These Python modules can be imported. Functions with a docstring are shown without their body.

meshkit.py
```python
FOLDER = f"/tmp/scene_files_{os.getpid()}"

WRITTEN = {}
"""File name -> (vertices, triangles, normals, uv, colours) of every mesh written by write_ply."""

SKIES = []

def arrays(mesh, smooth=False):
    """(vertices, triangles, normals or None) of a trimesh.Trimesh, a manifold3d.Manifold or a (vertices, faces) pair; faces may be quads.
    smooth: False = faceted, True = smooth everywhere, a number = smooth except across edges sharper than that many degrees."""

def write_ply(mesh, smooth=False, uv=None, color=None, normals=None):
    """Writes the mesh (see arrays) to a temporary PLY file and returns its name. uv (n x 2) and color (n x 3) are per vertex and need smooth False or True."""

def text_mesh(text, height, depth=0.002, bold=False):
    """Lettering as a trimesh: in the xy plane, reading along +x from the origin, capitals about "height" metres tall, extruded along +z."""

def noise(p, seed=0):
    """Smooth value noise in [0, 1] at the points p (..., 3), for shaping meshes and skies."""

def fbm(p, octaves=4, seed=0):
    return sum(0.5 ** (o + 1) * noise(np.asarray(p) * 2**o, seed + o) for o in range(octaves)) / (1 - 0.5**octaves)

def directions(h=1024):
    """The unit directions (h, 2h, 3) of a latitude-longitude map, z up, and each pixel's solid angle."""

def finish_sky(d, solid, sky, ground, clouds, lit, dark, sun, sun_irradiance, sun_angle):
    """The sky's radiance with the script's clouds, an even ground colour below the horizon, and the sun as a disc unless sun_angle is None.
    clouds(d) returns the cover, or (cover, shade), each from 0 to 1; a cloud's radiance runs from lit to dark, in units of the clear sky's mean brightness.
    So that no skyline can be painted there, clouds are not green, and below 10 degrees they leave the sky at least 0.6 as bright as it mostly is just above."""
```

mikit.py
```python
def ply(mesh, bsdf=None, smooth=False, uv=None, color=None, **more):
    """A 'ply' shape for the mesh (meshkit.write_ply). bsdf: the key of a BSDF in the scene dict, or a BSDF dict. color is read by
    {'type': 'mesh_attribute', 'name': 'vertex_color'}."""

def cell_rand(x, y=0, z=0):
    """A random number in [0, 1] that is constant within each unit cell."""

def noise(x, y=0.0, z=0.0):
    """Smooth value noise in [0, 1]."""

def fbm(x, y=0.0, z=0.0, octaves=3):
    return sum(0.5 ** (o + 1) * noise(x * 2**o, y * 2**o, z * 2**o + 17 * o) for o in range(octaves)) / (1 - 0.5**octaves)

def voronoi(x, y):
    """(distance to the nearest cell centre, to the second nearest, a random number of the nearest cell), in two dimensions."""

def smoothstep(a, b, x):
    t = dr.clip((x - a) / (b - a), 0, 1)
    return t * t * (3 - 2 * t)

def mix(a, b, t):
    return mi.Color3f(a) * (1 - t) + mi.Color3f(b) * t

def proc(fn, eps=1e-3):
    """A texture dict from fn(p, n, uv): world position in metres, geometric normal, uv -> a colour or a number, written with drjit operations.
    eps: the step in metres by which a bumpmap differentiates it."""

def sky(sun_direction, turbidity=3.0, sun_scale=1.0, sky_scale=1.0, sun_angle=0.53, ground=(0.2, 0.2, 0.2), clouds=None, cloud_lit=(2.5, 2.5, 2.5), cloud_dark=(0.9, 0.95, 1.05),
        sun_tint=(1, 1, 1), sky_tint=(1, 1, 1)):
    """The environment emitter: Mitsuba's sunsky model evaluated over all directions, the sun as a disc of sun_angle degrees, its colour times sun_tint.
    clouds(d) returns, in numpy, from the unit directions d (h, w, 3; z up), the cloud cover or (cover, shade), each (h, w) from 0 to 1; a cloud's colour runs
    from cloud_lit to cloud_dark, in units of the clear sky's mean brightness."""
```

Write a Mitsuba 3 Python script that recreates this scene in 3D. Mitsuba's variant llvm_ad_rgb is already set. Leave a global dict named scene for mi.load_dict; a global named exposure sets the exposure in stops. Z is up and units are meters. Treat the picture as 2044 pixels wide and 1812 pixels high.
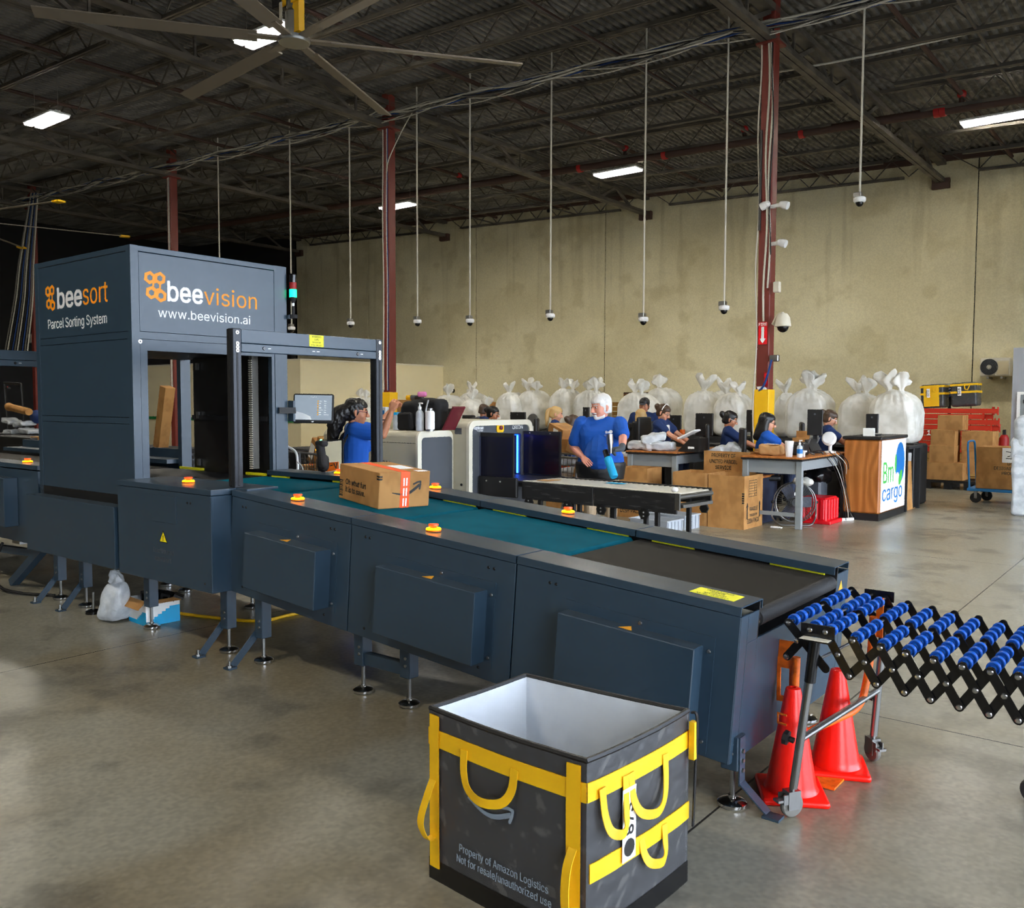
import math, random, numpy as np, trimesh, mitsuba as mi, drjit as dr, mikit, meshkit
import manifold3d as m3
from shapely.geometry import Polygon, LineString, Point
from shapely.ops import unary_union
from shapely import affinity
from mikit import noise, fbm, smoothstep, mix, cell_rand
random.seed(7); np.random.seed(7); RNG = np.random.default_rng(7)
T = mi.ScalarTransform4f
scene, labels = {}, {}

# ---------------------------------------------------------------- camera (phone lens, 60 degrees, eye height 1.65 m)
F_, CX, CY, H = 1765.0, 1022.0, 906.0, 1.65
CAM = np.array([[0.78448864, 0.03822497, -0.61896399], [0.62013711, -0.0439344, 0.78326224], [0.00274636, -0.99830287, -0.05817076]])
EYE = np.array([0, 0, H])
_f, _u = CAM[:, 2], -CAM[:, 1]
scene['camera'] = {'type': 'perspective', 'fov_axis': 'x', 'fov': 2 * math.degrees(math.atan(1022 / F_)), 'near_clip': 0.05, 'far_clip': 300.0,
                   'to_world': T().look_at(origin=EYE.tolist(), target=(EYE + _f).tolist(), up=_u.tolist())}
# ---------------------------------------------------------------- daylight: overcast sky that enters by the open dock side, right and behind the camera
scene['sky'] = mikit.sky([0.6, -0.5, 0.62], turbidity=4.0, sun_scale=0.0, sky_scale=31.0, ground=(0.25, 0.25, 0.24),
                         clouds=lambda d: np.full(d.shape[:2], 0.85), cloud_lit=(.93, 1.03, 1.2), cloud_dark=(0.9, 0.95, 1.0))
LAMP = 72.0
exposure = 1.35

def V(px, py, y):   # the world point that a line of sight meets in the upright plane at depth y
    d = CAM @ np.array([px - CX, py - CY, F_]); return EYE + d * (y / d[1])
def G(px, py, z):   # ... in the level plane at height z
    d = CAM @ np.array([px - CX, py - CY, F_]); return EYE + d * ((z - H) / d[2])
# ---------------------------------------------------------------- naming
def free(key):
    if key not in scene and key not in labels and key not in THINGS: return key
    n = 1
    while f'{key}_{n:03d}' in scene or f'{key}_{n:03d}' in labels or f'{key}_{n:03d}' in THINGS: n += 1
    return f'{key}_{n:03d}'
THINGS = set()
def thing(name, label, cat, group=None, kind=None):
    key = free(name); THINGS.add(key); labels[key] = {'label': label}
    if cat: labels[key]['category'] = cat
    if group: labels[key]['group'] = group
    if kind: labels[key]['kind'] = kind
    return key
def struct(name, label=None):
    key = free(name); THINGS.add(key); labels[key] = {'kind': 'structure'}
    if label: labels[key]['label'] = label
    return key
def put(key, mesh, mat, smooth=30, **kw):
    scene[key] = mikit.ply(mesh, mat, smooth, **kw); return key
def part(parent, name, mesh, mat, smooth=30, label=None, kind=None, **kw):
    key = free(parent + '__' + name)
    put(key, mesh, mat, smooth, **kw)
    if label or kind: labels[key] = {k: v for k, v in (('label', label), ('kind', kind)) if v}
    return key
def dup(root, M, label=None, group=None, name=None, mats=None):   # a copy of a thing with its parts, moved by the 4x4 matrix M
    src = labels[root]
    key = thing(name or root.rstrip('0123456789').rstrip('_'), label or src['label'], src.get('category'), group or src.get('group'))
    for k in [k for k in scene if k == root or k.startswith(root + '__')]:
        d = dict(scene[k]); base = np.array(d['to_world'].matrix) if 'to_world' in d else np.eye(4)
        d['to_world'] = T(np.asarray(M, float) @ base); scene[key + k[len(root):]] = d
        if mats:
            for a, b in mats.items():
                if d['bsdf'].get('id') == a: d['bsdf'] = {'type': 'ref', 'id': b}
        if k != root and k in labels: labels[key + k[len(root):]] = dict(labels[k])
    return key
# ---------------------------------------------------------------- matrices and meshes
def MT(x=0, y=0, z=0, rz=0, rx=0, ry=0, s=1):
    m = np.eye(4)
    for a, ax in ((rz, [0, 0, 1]), (ry, [0, 1, 0]), (rx, [1, 0, 0])):
        if a: m = m @ trimesh.transformations.rotation_matrix(math.radians(a), ax)
    m[:3, :3] *= s; m[:3, 3] = (x, y, z); return m
def X(mesh, M):
    m = mesh.copy(); m.apply_transform(M); return m
def cat(*ms):
    out = []
    for m in ms: out += list(m) if isinstance(m, (list, tuple)) else [m]
    return trimesh.util.concatenate(out)
def bx(x0, x1, y0, y1, z0, z1, b=0.0):
    x0, x1 = min(x0, x1), max(x0, x1); y0, y1 = min(y0, y1), max(y0, y1); z0, z1 = min(z0, z1), max(z0, z1)
    if not b:
        m = trimesh.creation.box((x1 - x0, y1 - y0, z1 - z0)); m.apply_translation(((x0 + x1) / 2, (y0 + y1) / 2, (z0 + z1) / 2)); return m
    h = np.array([x1 - x0, y1 - y0, z1 - z0]) / 2; b = min(b, *(h * .9)); pts = []
    for sx in (-1, 1):
        for sy in (-1, 1):
            for sz in (-1, 1):
                s = np.array([sx, sy, sz])
                for k in range(3):
                    q = h - b; q[k] = h[k]; pts.append(s * q)
    m = trimesh.convex.convex_hull(np.array(pts)); m.apply_translation(((x0 + x1) / 2, (y0 + y1) / 2, (z0 + z1) / 2)); return m
def cb(c, sx, sy, sz, b=0.0): return bx(c[0] - sx / 2, c[0] + sx / 2, c[1] - sy / 2, c[1] + sy / 2, c[2] - sz / 2, c[2] + sz / 2, b)
def tube(path, r, n=8, closed=False):
    p = np.asarray(path, float); t = np.gradient(p, axis=0) if not closed else np.roll(p, -1, 0) - np.roll(p, 1, 0)
    t /= np.linalg.norm(t, axis=1, keepdims=True) + 1e-12
    a = np.cross(t[0], [0, 0, 1.0]); a = np.cross(t[0], [1.0, 0, 0]) if np.linalg.norm(a) < 1e-3 else a
    A = []
    for k in range(len(p)):
        a = a - np.dot(a, t[k]) * t[k]; a /= np.linalg.norm(a) + 1e-12; A.append(a)
    A = np.array(A); B = np.cross(t, A); ang = np.arange(n) * 2 * np.pi / n
    rr = np.broadcast_to(np.asarray(r, float), (len(p),))
    v = p[:, None] + rr[:, None, None] * (np.cos(ang)[None, :, None] * A[:, None] + np.sin(ang)[None, :, None] * B[:, None])
    f, K = [], len(p)
    for i in range(K if closed else K - 1):
        for j in range(n):
            q = [i * n + j, i * n + (j + 1) % n, ((i + 1) % K) * n + (j + 1) % n, ((i + 1) % K) * n + j]
            f += [[q[0], q[1], q[2]], [q[0], q[2], q[3]]]
    v = v.reshape(-1, 3)
    if not closed:
        v = np.vstack([v, p[:1], p[-1:]]); c0, c1 = len(v) - 2, len(v) - 1
        for j in range(n):
            f += [[c0, (j + 1) % n, j], [c1, (K - 1) * n + j, (K - 1) * n + (j + 1) % n]]
    return trimesh.Trimesh(v, f, process=False)
def cyl(p0, p1, r, n=16): return tube([p0, p1], r, n)
def bend(pts, rad=0.05, k=5):   # a polyline with its corners rounded
    pts = [np.asarray(p, float) for p in pts]; out = [pts[0]]
    for a, b, c in zip(pts, pts[1:], pts[2:]):
        d0, d1 = a - b, c - b; l = min(rad, np.linalg.norm(d0) * .49, np.linalg.norm(d1) * .49)
        s, e = b + d0 / np.linalg.norm(d0) * l, b + d1 / np.linalg.norm(d1) * l
        for u in np.linspace(0, 1, k): out.append((1 - u) ** 2 * s + 2 * u * (1 - u) * b + u * u * e)
    return np.array(out + [pts[-1]])
def curve(pts, k=8):            # a smooth curve through the points
    p = np.asarray(pts, float); p = np.vstack([2 * p[0] - p[1], p, 2 * p[-1] - p[-2]]); out = []
    for i in range(1, len(p) - 2):
        for u in np.linspace(0, 1, k, endpoint=False):
            a, b, c, d = p[i - 1], p[i], p[i + 1], p[i + 2]
            out.append(.5 * (2 * b + (c - a) * u + (2 * a - 5 * b + 4 * c - d) * u * u + (3 * b - a - 3 * c + d) * u ** 3))
    return np.array(out + [p[-2]])
def lathe(prof, n=24):
    pr = np.asarray(prof, float); ang = np.arange(n) * 2 * np.pi / n; v, f = [], []
    for r, z in pr: v += [[max(r, 1e-5) * math.cos(a), max(r, 1e-5) * math.sin(a), z] for a in ang]
    for i in range(len(pr) - 1):
        for j in range(n):
            q = [i * n + j, i * n + (j + 1) % n, (i + 1) * n + (j + 1) % n, (i + 1) * n + j]; f += [[q[0], q[1], q[2]], [q[0], q[2], q[3]]]
    return trimesh.Trimesh(v, f, process=False)
def at(mesh, x, y, z, **k): return X(mesh, MT(x, y, z, **k))
def prism(poly, h):             # a polygon in the xy plane, raised by h along z
    if not hasattr(poly, 'exterior') and not hasattr(poly, 'geoms'): poly = Polygon(poly)
    return cat([trimesh.creation.extrude_polygon(g, h, engine='earcut') for g in getattr(poly, 'geoms', [poly])])
def frame(o, u, v):             # matrix that lays the local x along u and y along v, z out of the plane
    u, v = np.asarray(u, float), np.asarray(v, float); u = u / np.linalg.norm(u); w = np.cross(u, v); w /= np.linalg.norm(w); v = np.cross(w, u)
    m = np.eye(4); m[:3, 0], m[:3, 1], m[:3, 2], m[:3, 3] = u, v, w, o; return m
def text(s, h, o, u, v, depth=.0012, bold=False, width=None, align='l'):
    m = meshkit.text_mesh(s, h, depth, bold); e = m.bounds
    if width: m.apply_scale([width / (e[1][0] - e[0][0]), 1, 1]); e = m.bounds
    m.apply_translation([-e[0][0] if align == 'l' else -(e[0][0] + e[1][0]) / 2, 0, 0]); return X(m, frame(o, u, v))
def stroke(pts, w, depth=.0012): return prism(unary_union([LineString(p).buffer(w / 2, 4) for p in pts]), depth)
def bar(p0, p1, w, h=None):     # square bar between two points
    p0, p1 = np.asarray(p0, float), np.asarray(p1, float); d = p1 - p0; L = np.linalg.norm(d); d /= L
    up = np.array([0, 0, 1.0]) if abs(d[2]) < .95 else np.array([0, 1.0, 0]); s = np.cross(d, up); s /= np.linalg.norm(s); u = np.cross(s, d)
    m = np.eye(4); m[:3, 0], m[:3, 1], m[:3, 2], m[:3, 3] = d, s, u, (p0 + p1) / 2
    return X(trimesh.creation.box((L, w, h or w)), m)
def hullm(pts_r, seg=12):       # hull of spheres
    return m3.Manifold.batch_hull([m3.Manifold.sphere(r, seg).translate(tuple(p)) for p, r in pts_r])
def totri(man): m = man.to_mesh(); return trimesh.Trimesh(np.array(m.vert_properties[:, :3], float), np.array(m.tri_verts), process=False)
def soft(man, L, it=10, sm=True):
    t = totri(man.refine_to_length(L)); t.merge_vertices()
    if sm: trimesh.smoothing.filter_taubin(t, .5, .53, it)
    return t
def ico(c, r, sub=2):
    m = trimesh.creation.icosphere(sub, 1.0); m.apply_scale(r); m.apply_translation(c); return m
def rbox(sx, sy, sz, r, div=.04, amp=0., freq=3., seed=0):   # rounded soft box about the origin, z from 0
    r = min(r, sx / 2.1, sy / 2.1, sz / 2.1)
    pts = [((x * (sx / 2 - r), y * (sy / 2 - r), z * (sz / 2 - r) + sz / 2), r) for x in (-1, 1) for y in (-1, 1) for z in (-1, 1)]
    t = soft(hullm(pts, 16), div, 2)
    if amp:
        n = t.vertex_normals; q = meshkit.fbm(np.asarray(t.vertices) * freq, 4, seed) - .5; t.vertices = t.vertices + n * (q * 2 * amp)[:, None]
    return t
# ---------------------------------------------------------------- materials
def lin(c):
    c = np.asarray(c, float) / 255; return np.where(c < .04045, c / 12.92, ((c + .055) / 1.055) ** 2.4)
def mat(name, c, rough=.5, metal=0., spec=.5, coat=0., tex=None, bump=None, bscale=1., **kw):
    base = {'type': 'principled', 'base_color': mikit.proc(tex) if tex else {'type': 'rgb', 'value': lin(c).tolist()}, 'roughness': rough, 'metallic': metal, 'specular': spec}
    if coat: base['clearcoat'] = coat; base['clearcoat_gloss'] = .9
    base.update(kw)
    if bump: base = {'type': 'bumpmap', 'arbitrary': mikit.proc(bump, .004), 'scale': bscale, 'bsdf': base}
    scene[name] = {'type': 'twosided', 'bsdf': base}; return name
def C3(c): return mi.Color3f(*[float(x) for x in lin(c)])
def speck(c, amt=.12, sc=8., c2=None):
    a, b = C3(c), C3(c2 if c2 is not None else np.asarray(c) * .8)
    return lambda p, n, uv: mix(a, b, smoothstep(.3, .75, fbm(p.x * sc, p.y * sc, p.z * sc, 4)) * (1 if c2 is not None else amt * 4))
def floor_fn(p, n, uv):
    b = fbm(p.x * .55, p.y * .55, 3., 4); s = fbm(p.x * 3.1 + 40, p.y * 3.1, 1., 4); g = noise(p.x * 60, p.y * 60, 2.)
    c = mix(C3((108, 104, 90)), C3((136, 132, 118)), smoothstep(.3, .7, b))
    c = mix(c, C3((114, 100, 72)), smoothstep(.56, .75, fbm(p.x * .9 + 9, p.y * .7 + 4, 5., 3)) * .55)
    c = mix(c, C3((74, 70, 63)), smoothstep(.55, .8, s) * .45)
    c = c * (0.9 + .2 * g)
    c = mix(c, C3((150, 146, 134)), smoothstep(.6, .8, fbm(p.x * 34, p.y * 34, 8., 3)) * .12)
    jx = dr.abs(p.x + 1.52 + 4.2 * dr.floor((p.x + 1.52) / 4.2 + .5) * -1); jy = dr.abs(p.y - 10.2 - 5.4 * dr.floor((p.y - 10.2) / 5.4 + .5))
    j = 1 - smoothstep(.003, .007, dr.minimum(jx, jy))
    crack = dr.abs(p.y - (5.35 + .25 * fbm(p.x * 1.3, 3., 1., 4) + .12 * p.x)); j = dr.maximum(j, (1 - smoothstep(.001, .004, crack)) * .6)
    return mix(c, C3((45, 43, 40)), j)
def floor_rough(p, n, uv): return .2 + .22 * fbm(p.x * 2.2, p.y * 2.2, 6., 4)
def wall_fn(p, n, uv):
    b = fbm(p.x * .35, p.z * .5, 2., 4); d = fbm(p.x * 5., p.z * .35, 8., 3); s = fbm(p.x * 1.6, p.z * 1.8, 4., 4)
    c = mix(C3((190, 181, 148)), C3((206, 198, 166)), smoothstep(.3, .7, b))
    c = mix(c, C3((150, 138, 106)), smoothstep(.52, .8, d) * .35 * smoothstep(2.5, 7.5, p.z))
    c = mix(c, C3((168, 156, 118)), smoothstep(.55, .8, s) * .4)
    return c * (.93 + .14 * noise(p.x * 40, p.z * 40, 1.))
def wood_fn(p, n, uv):
    w = fbm(p.x * 3. + p.y * 3., p.z * .8, 3., 3); r = .5 + .5 * dr.sin((p.x + p.y) * 60 + w * 26)
    return mix(C3((150, 88, 38)), C3((186, 118, 58)), r * (.4 + .6 * noise(p.x * 90 + p.y * 90, p.z * 5., 1.)))
def card_fn(p, n, uv): return mix(C3((176, 130, 78)), C3((158, 112, 64)), smoothstep(.35, .7, fbm(p.x * 9., p.y * 9., p.z * 5., 4)))
def deck_fn(p, n, uv): return mix(C3((78, 77, 73)), C3((108, 106, 101)), smoothstep(.35, .7, fbm(p.x * 1.2, p.y * 6., 1., 4)))
def steel_fn(p, n, uv): return mix(C3((62, 58, 52)), C3((84, 78, 68)), smoothstep(.4, .7, fbm(p.x * 3, p.y * 3, p.z * 9, 3)))
def dust_fn(p, n, uv):
    top = smoothstep(.8, .98, n.z)      # settled dust on level sheet metal
    return mix(C3((43, 61, 76)), C3((58, 62, 64)), top * (.2 + .5 * fbm(p.x * 5, p.y * 18, 1., 3)))
def tote_fn(p, n, uv):
    a = .5 + .5 * dr.sin((p.x + p.y) * 1500) * dr.sin(p.z * 1500)
    c = mix(C3((44, 45, 47)), C3((70, 70, 72)), a)
    s = smoothstep(.62, .72, fbm(p.x * 26 + p.z * 9, p.y * 26 - p.z * 22, p.z * 12, 4))
    return mix(c, C3((120, 118, 114)), s * .3)
def slat_fn(p, n, uv): return mix(C3((30, 30, 31)), C3((70, 70, 70)), smoothstep(.55, .7, noise(p.x * 5, p.y * 5, p.z * 160)) * smoothstep(.5, .7, fbm(p.x * 7, p.y * 7, p.z * 30, 3)))
mat('m_floor', 0, tex=floor_fn, rough=mikit.proc(floor_rough), spec=.35)
mat('m_concrete', 0, tex=wall_fn, rough=.85, spec=.25)
mat('m_wood', 0, tex=wood_fn, rough=.35)
mat('m_card', 0, tex=card_fn, rough=.8, spec=.2)
mat('m_deck', 0, tex=deck_fn, rough=.6)
mat('m_steel', 0, tex=steel_fn, rough=.6)
mat('m_machine', 0, tex=dust_fn, rough=.33, spec=.6)
mat('m_tote', 0, tex=tote_fn, rough=.36, bump=lambda p, n, uv: fbm(p.x * 30 + p.z * 8, p.y * 30, p.z * 26, 3), bscale=.006)
mat('m_scuffed', 0, tex=slat_fn, rough=.5)
mat('m_black', (18, 18, 19), .5); mat('m_blackgloss', (14, 14, 15), .2); mat('m_rubber', (26, 26, 27), .7); mat('m_belt', (36, 34, 31), .6, spec=.06)
mat('m_teal', (10, 84, 98), .75, spec=.03, tex=speck((6, 70, 84), .1, 3., (10, 82, 96))); mat('m_seam', (16, 18, 20), .7)
mat('m_chrome', (205, 205, 205), .12, 1.); mat('m_zinc', (150, 150, 148), .35, 1.); mat('m_rollers', (176, 170, 154), .4); mat('m_alu', (120, 122, 126), .35, .8); mat('m_darkalu', (52, 54, 58), .35, .6)
mat('m_yellow', (230, 178, 10), .55); mat('m_warn', (246, 224, 20), .5); mat('m_lemon', (232, 222, 30), .5); mat('m_amber', (236, 160, 40), .5)
mat('m_white', (232, 232, 230), .5); mat('m_offwhite', (214, 208, 190), .45); mat('m_beige', (190, 183, 160), .45); mat('m_cream', (226, 214, 178), .7); mat('m_panelgrey', (70, 74, 80), .45)
mat('m_orangelogo', (246, 150, 12), .5); mat('m_logowhite', (245, 245, 245), .5); mat('m_print', (25, 25, 24), .6); mat('m_greyprint', (136, 148, 160), .6)
mat('m_conered', (250, 28, 14), .3); mat('m_orange', (226, 104, 14), .45, tex=speck((228, 108, 16), .3, 30., (190, 84, 14))); mat('m_tape', (238, 84, 22), .4)
mat('m_bluewheel', (18, 84, 178), .35); mat('m_column', (104, 38, 30), .5); mat('m_rust', (62, 42, 34), .7); mat('m_sprinkler', (150, 24, 22), .5)
mat('m_bag', (224, 222, 212), .35, tex=speck((232, 230, 222), .1, 5., (206, 203, 192))); mat('m_film', (214, 213, 204), .25); mat('m_poly', (190, 195, 200), .38, tex=speck((206, 210, 214), .1, 12., (176, 182, 188)))
mat('m_liner', (204, 208, 213), .45, bump=lambda p, n, uv: fbm(p.x * 9 + p.z * 4, p.y * 9, p.z * 7, 4), bscale=.02)
mat('m_shirt', (10, 74, 160), .85, sheen=.3); mat('m_navy', (16, 40, 86), .85); mat('m_blackcloth', (20, 20, 22), .9); mat('m_khaki', (196, 172, 140), .9); mat('m_jeans', (38, 48, 72), .9)
mat('m_skin', (206, 148, 118), .5); mat('m_skinrosy', (214, 146, 122), .5); mat('m_skintan', (178, 118, 86), .5); mat('m_lip', (168, 92, 84), .5)
mat('m_hairblack', (20, 17, 16), .4); mat('m_hairbrown', (66, 48, 34), .45); mat('m_hairwhite', (214, 210, 204), .6); mat('m_hairblond', (190, 154, 98), .45)
mat('m_glove', (70, 74, 78), .8); mat('m_cyan', (20, 158, 208), .4); mat('m_redplastic', (214, 16, 30), .4); mat('m_bluesteel', (34, 116, 176), .4); mat('m_crate', (168, 174, 180), .45)
mat('m_tablegrey', (134, 140, 142), .4); mat('m_rackred', (186, 44, 22), .45); mat('m_pallet', (172, 132, 70), .8); mat('m_navyboard', (40, 46, 64), .5); mat('m_paper', (238, 238, 234), .7); mat('m_kraft', (178, 134, 84), .75)
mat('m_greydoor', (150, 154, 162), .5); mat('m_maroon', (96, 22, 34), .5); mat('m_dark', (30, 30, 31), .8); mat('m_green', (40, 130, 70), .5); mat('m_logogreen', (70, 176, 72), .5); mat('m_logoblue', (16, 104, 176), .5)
mat('m_cablewhite', (186, 182, 170), .6); mat('m_cablegrey', (104, 102, 96), .6); mat('m_cableblue', (22, 58, 120), .6); mat('m_blade', (112, 104, 92), .4); mat('m_wire', (118, 114, 106), .4, .6); mat('m_pink', (196, 110, 160), .5)
def glow(name, c, k, base=None):
    return {'type': 'area', 'radiance': {'type': 'rgb', 'value': (np.asarray(c, float) * k).tolist()}}
def lit(parent, name, mesh, c, k, matname='m_white', smooth=False, label=None):
    key = part(parent, name, mesh, matname, smooth, label); scene[key]['emitter'] = glow('', c, k); return key
scene['m_clear'] = {'type': 'thindielectric', 'int_ior': 1.3}
scene['m_smoked'] = {'type': 'blendbsdf', 'weight': .78, 'a': {'type': 'thindielectric', 'int_ior': 1.4}, 'b': {'type': 'twosided', 'bsdf': {'type': 'principled', 'base_color': {'type': 'rgb', 'value': [.006, .005, .014]}, 'roughness': .35, 'specular': .25}}}
# ================================================================ the room
def zdeck(x): return 7.74 - .035 * (x + 4)
def zgird(x): return 7.08 - .033 * (x + 5.45)
put(struct('floor', 'polished grey concrete warehouse floor'), bx(-38, 12, -12, 24.3, -.2, 0), 'm_floor', False)
# corrugated steel deck, flutes running from front to back
xs, zs = [], []
x = -38.0
while x < 6.6:
    for dx, dz in ((0, 0), (.05, 0), (.065, .045), (.13, .045)): xs.append(x + dx); zs.append(zdeck(x + dx) + dz)
    x += .15
xs, zs = np.array(xs), np.array(zs); n = len(xs)
v = np.vstack([np.c_[xs, np.full(n, -9.7), zs], np.c_[xs, np.full(n, 24.3), zs]]); i = np.arange(n - 1)
f = np.vstack([np.c_[i, i + 1, i + n + 1], np.c_[i, i + n + 1, i + n]])
ceil = struct('ceiling', 'dark corrugated steel roof deck')
put(ceil, cat(trimesh.Trimesh(v, f, process=False), trimesh.Trimesh(np.array([[-38, -9.7, zdeck(-38) + .3], [6.6, -9.7, zdeck(6.6) + .3], [6.6, 24.3, zdeck(6.6) + .3], [-38, 24.3, zdeck(-38) + .3]]), [[0, 1, 2], [0, 2, 3]], process=False)), 'm_deck', False)
# concrete tilt-up wall, panel by panel, with recessed joints
wb = struct('wall_back', 'bare concrete tilt-up wall')
put(wb, bx(-38, 6.7, 24.12, 24.5, 0, 9.3), 'm_dark', False)
J = [V(u, 600, 24)[0] for u in (592, 735, 950, 1207, 1945)] + [2.6, 6.4]
segs = list(zip(J, J[1:]))
for a, b in segs:
    P = bx(a + .012, b - .012, 24.0, 24.16, 0, 8.9, .012)
    part(wb, 'panel', P, 'm_concrete', False)
for k, (a, b) in enumerate(segs[1:5]):                      # joint sealant and lifting-insert plugs
    part(wb, 'joint_filler', bx(b - .012, b + .012, 24.03, 24.1, 0, 8.6), 'm_seam' if k in (2, 3) else 'm_rust', False)
for u, vv in ((1095, 420), (905, 780), (1145, 780), (1003, 426), (1443, 781)):
    c = V(u, vv, 24.0); part(wb, 'insert_plug', at(lathe([(0, -.02), (.075, -.02), (.075, .006), (0, .006)], 16), *c, rx=90), 'm_seam', False)
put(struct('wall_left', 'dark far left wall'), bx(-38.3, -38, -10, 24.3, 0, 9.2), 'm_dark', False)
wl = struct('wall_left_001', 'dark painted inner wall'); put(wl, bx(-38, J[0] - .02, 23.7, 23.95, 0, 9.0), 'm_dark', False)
wp = struct('wall_partition', 'cream painted partition wall'); put(wp, cat(bx(-22.35, -22.2, 17.5, 24, 0, 2.95), bx(-38, -22.2, 17.5, 17.65, 0, 2.95)), 'm_cream', False)
part(wp, 'cap', cat(bx(-22.37, -22.17, 17.48, 24, 2.95, 2.99), bx(-38, -22.17, 17.48, 17.67, 2.95, 2.99)), 'm_offwhite', False)
part(wp, 'green_rail', cat(bx(-38, -22.2, 17.44, 17.5, 1.0, 1.1)), 'm_green', False)
# dock side: openings on the right and behind the camera, posts between doors
wr = struct('wall_right', 'dock wall with open doors')
put(wr, cat(bx(6.4, 6.7, -10, 24.3, 5.8, 8.6), bx(6.4, 6.7, 15.4, 24.3, 0, 5.8), bx(6.4, 6.7, 9.0, 9.5, 0, 5.8), bx(6.4, 6.7, -10, -4.5, 0, 5.8), bx(6.4, 6.7, 0.5, 2.6, 0, 5.8)), 'm_cream', False)
wf = struct('wall_front', 'front wall with open dock doors')
put(wf, cat(bx(-38, 6.7, -9.6, -9.3, 4.3, 9.2), bx(-38, 6.7, -9.6, -9.3, 0, 4.3)), 'm_tablegrey', False)
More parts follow.
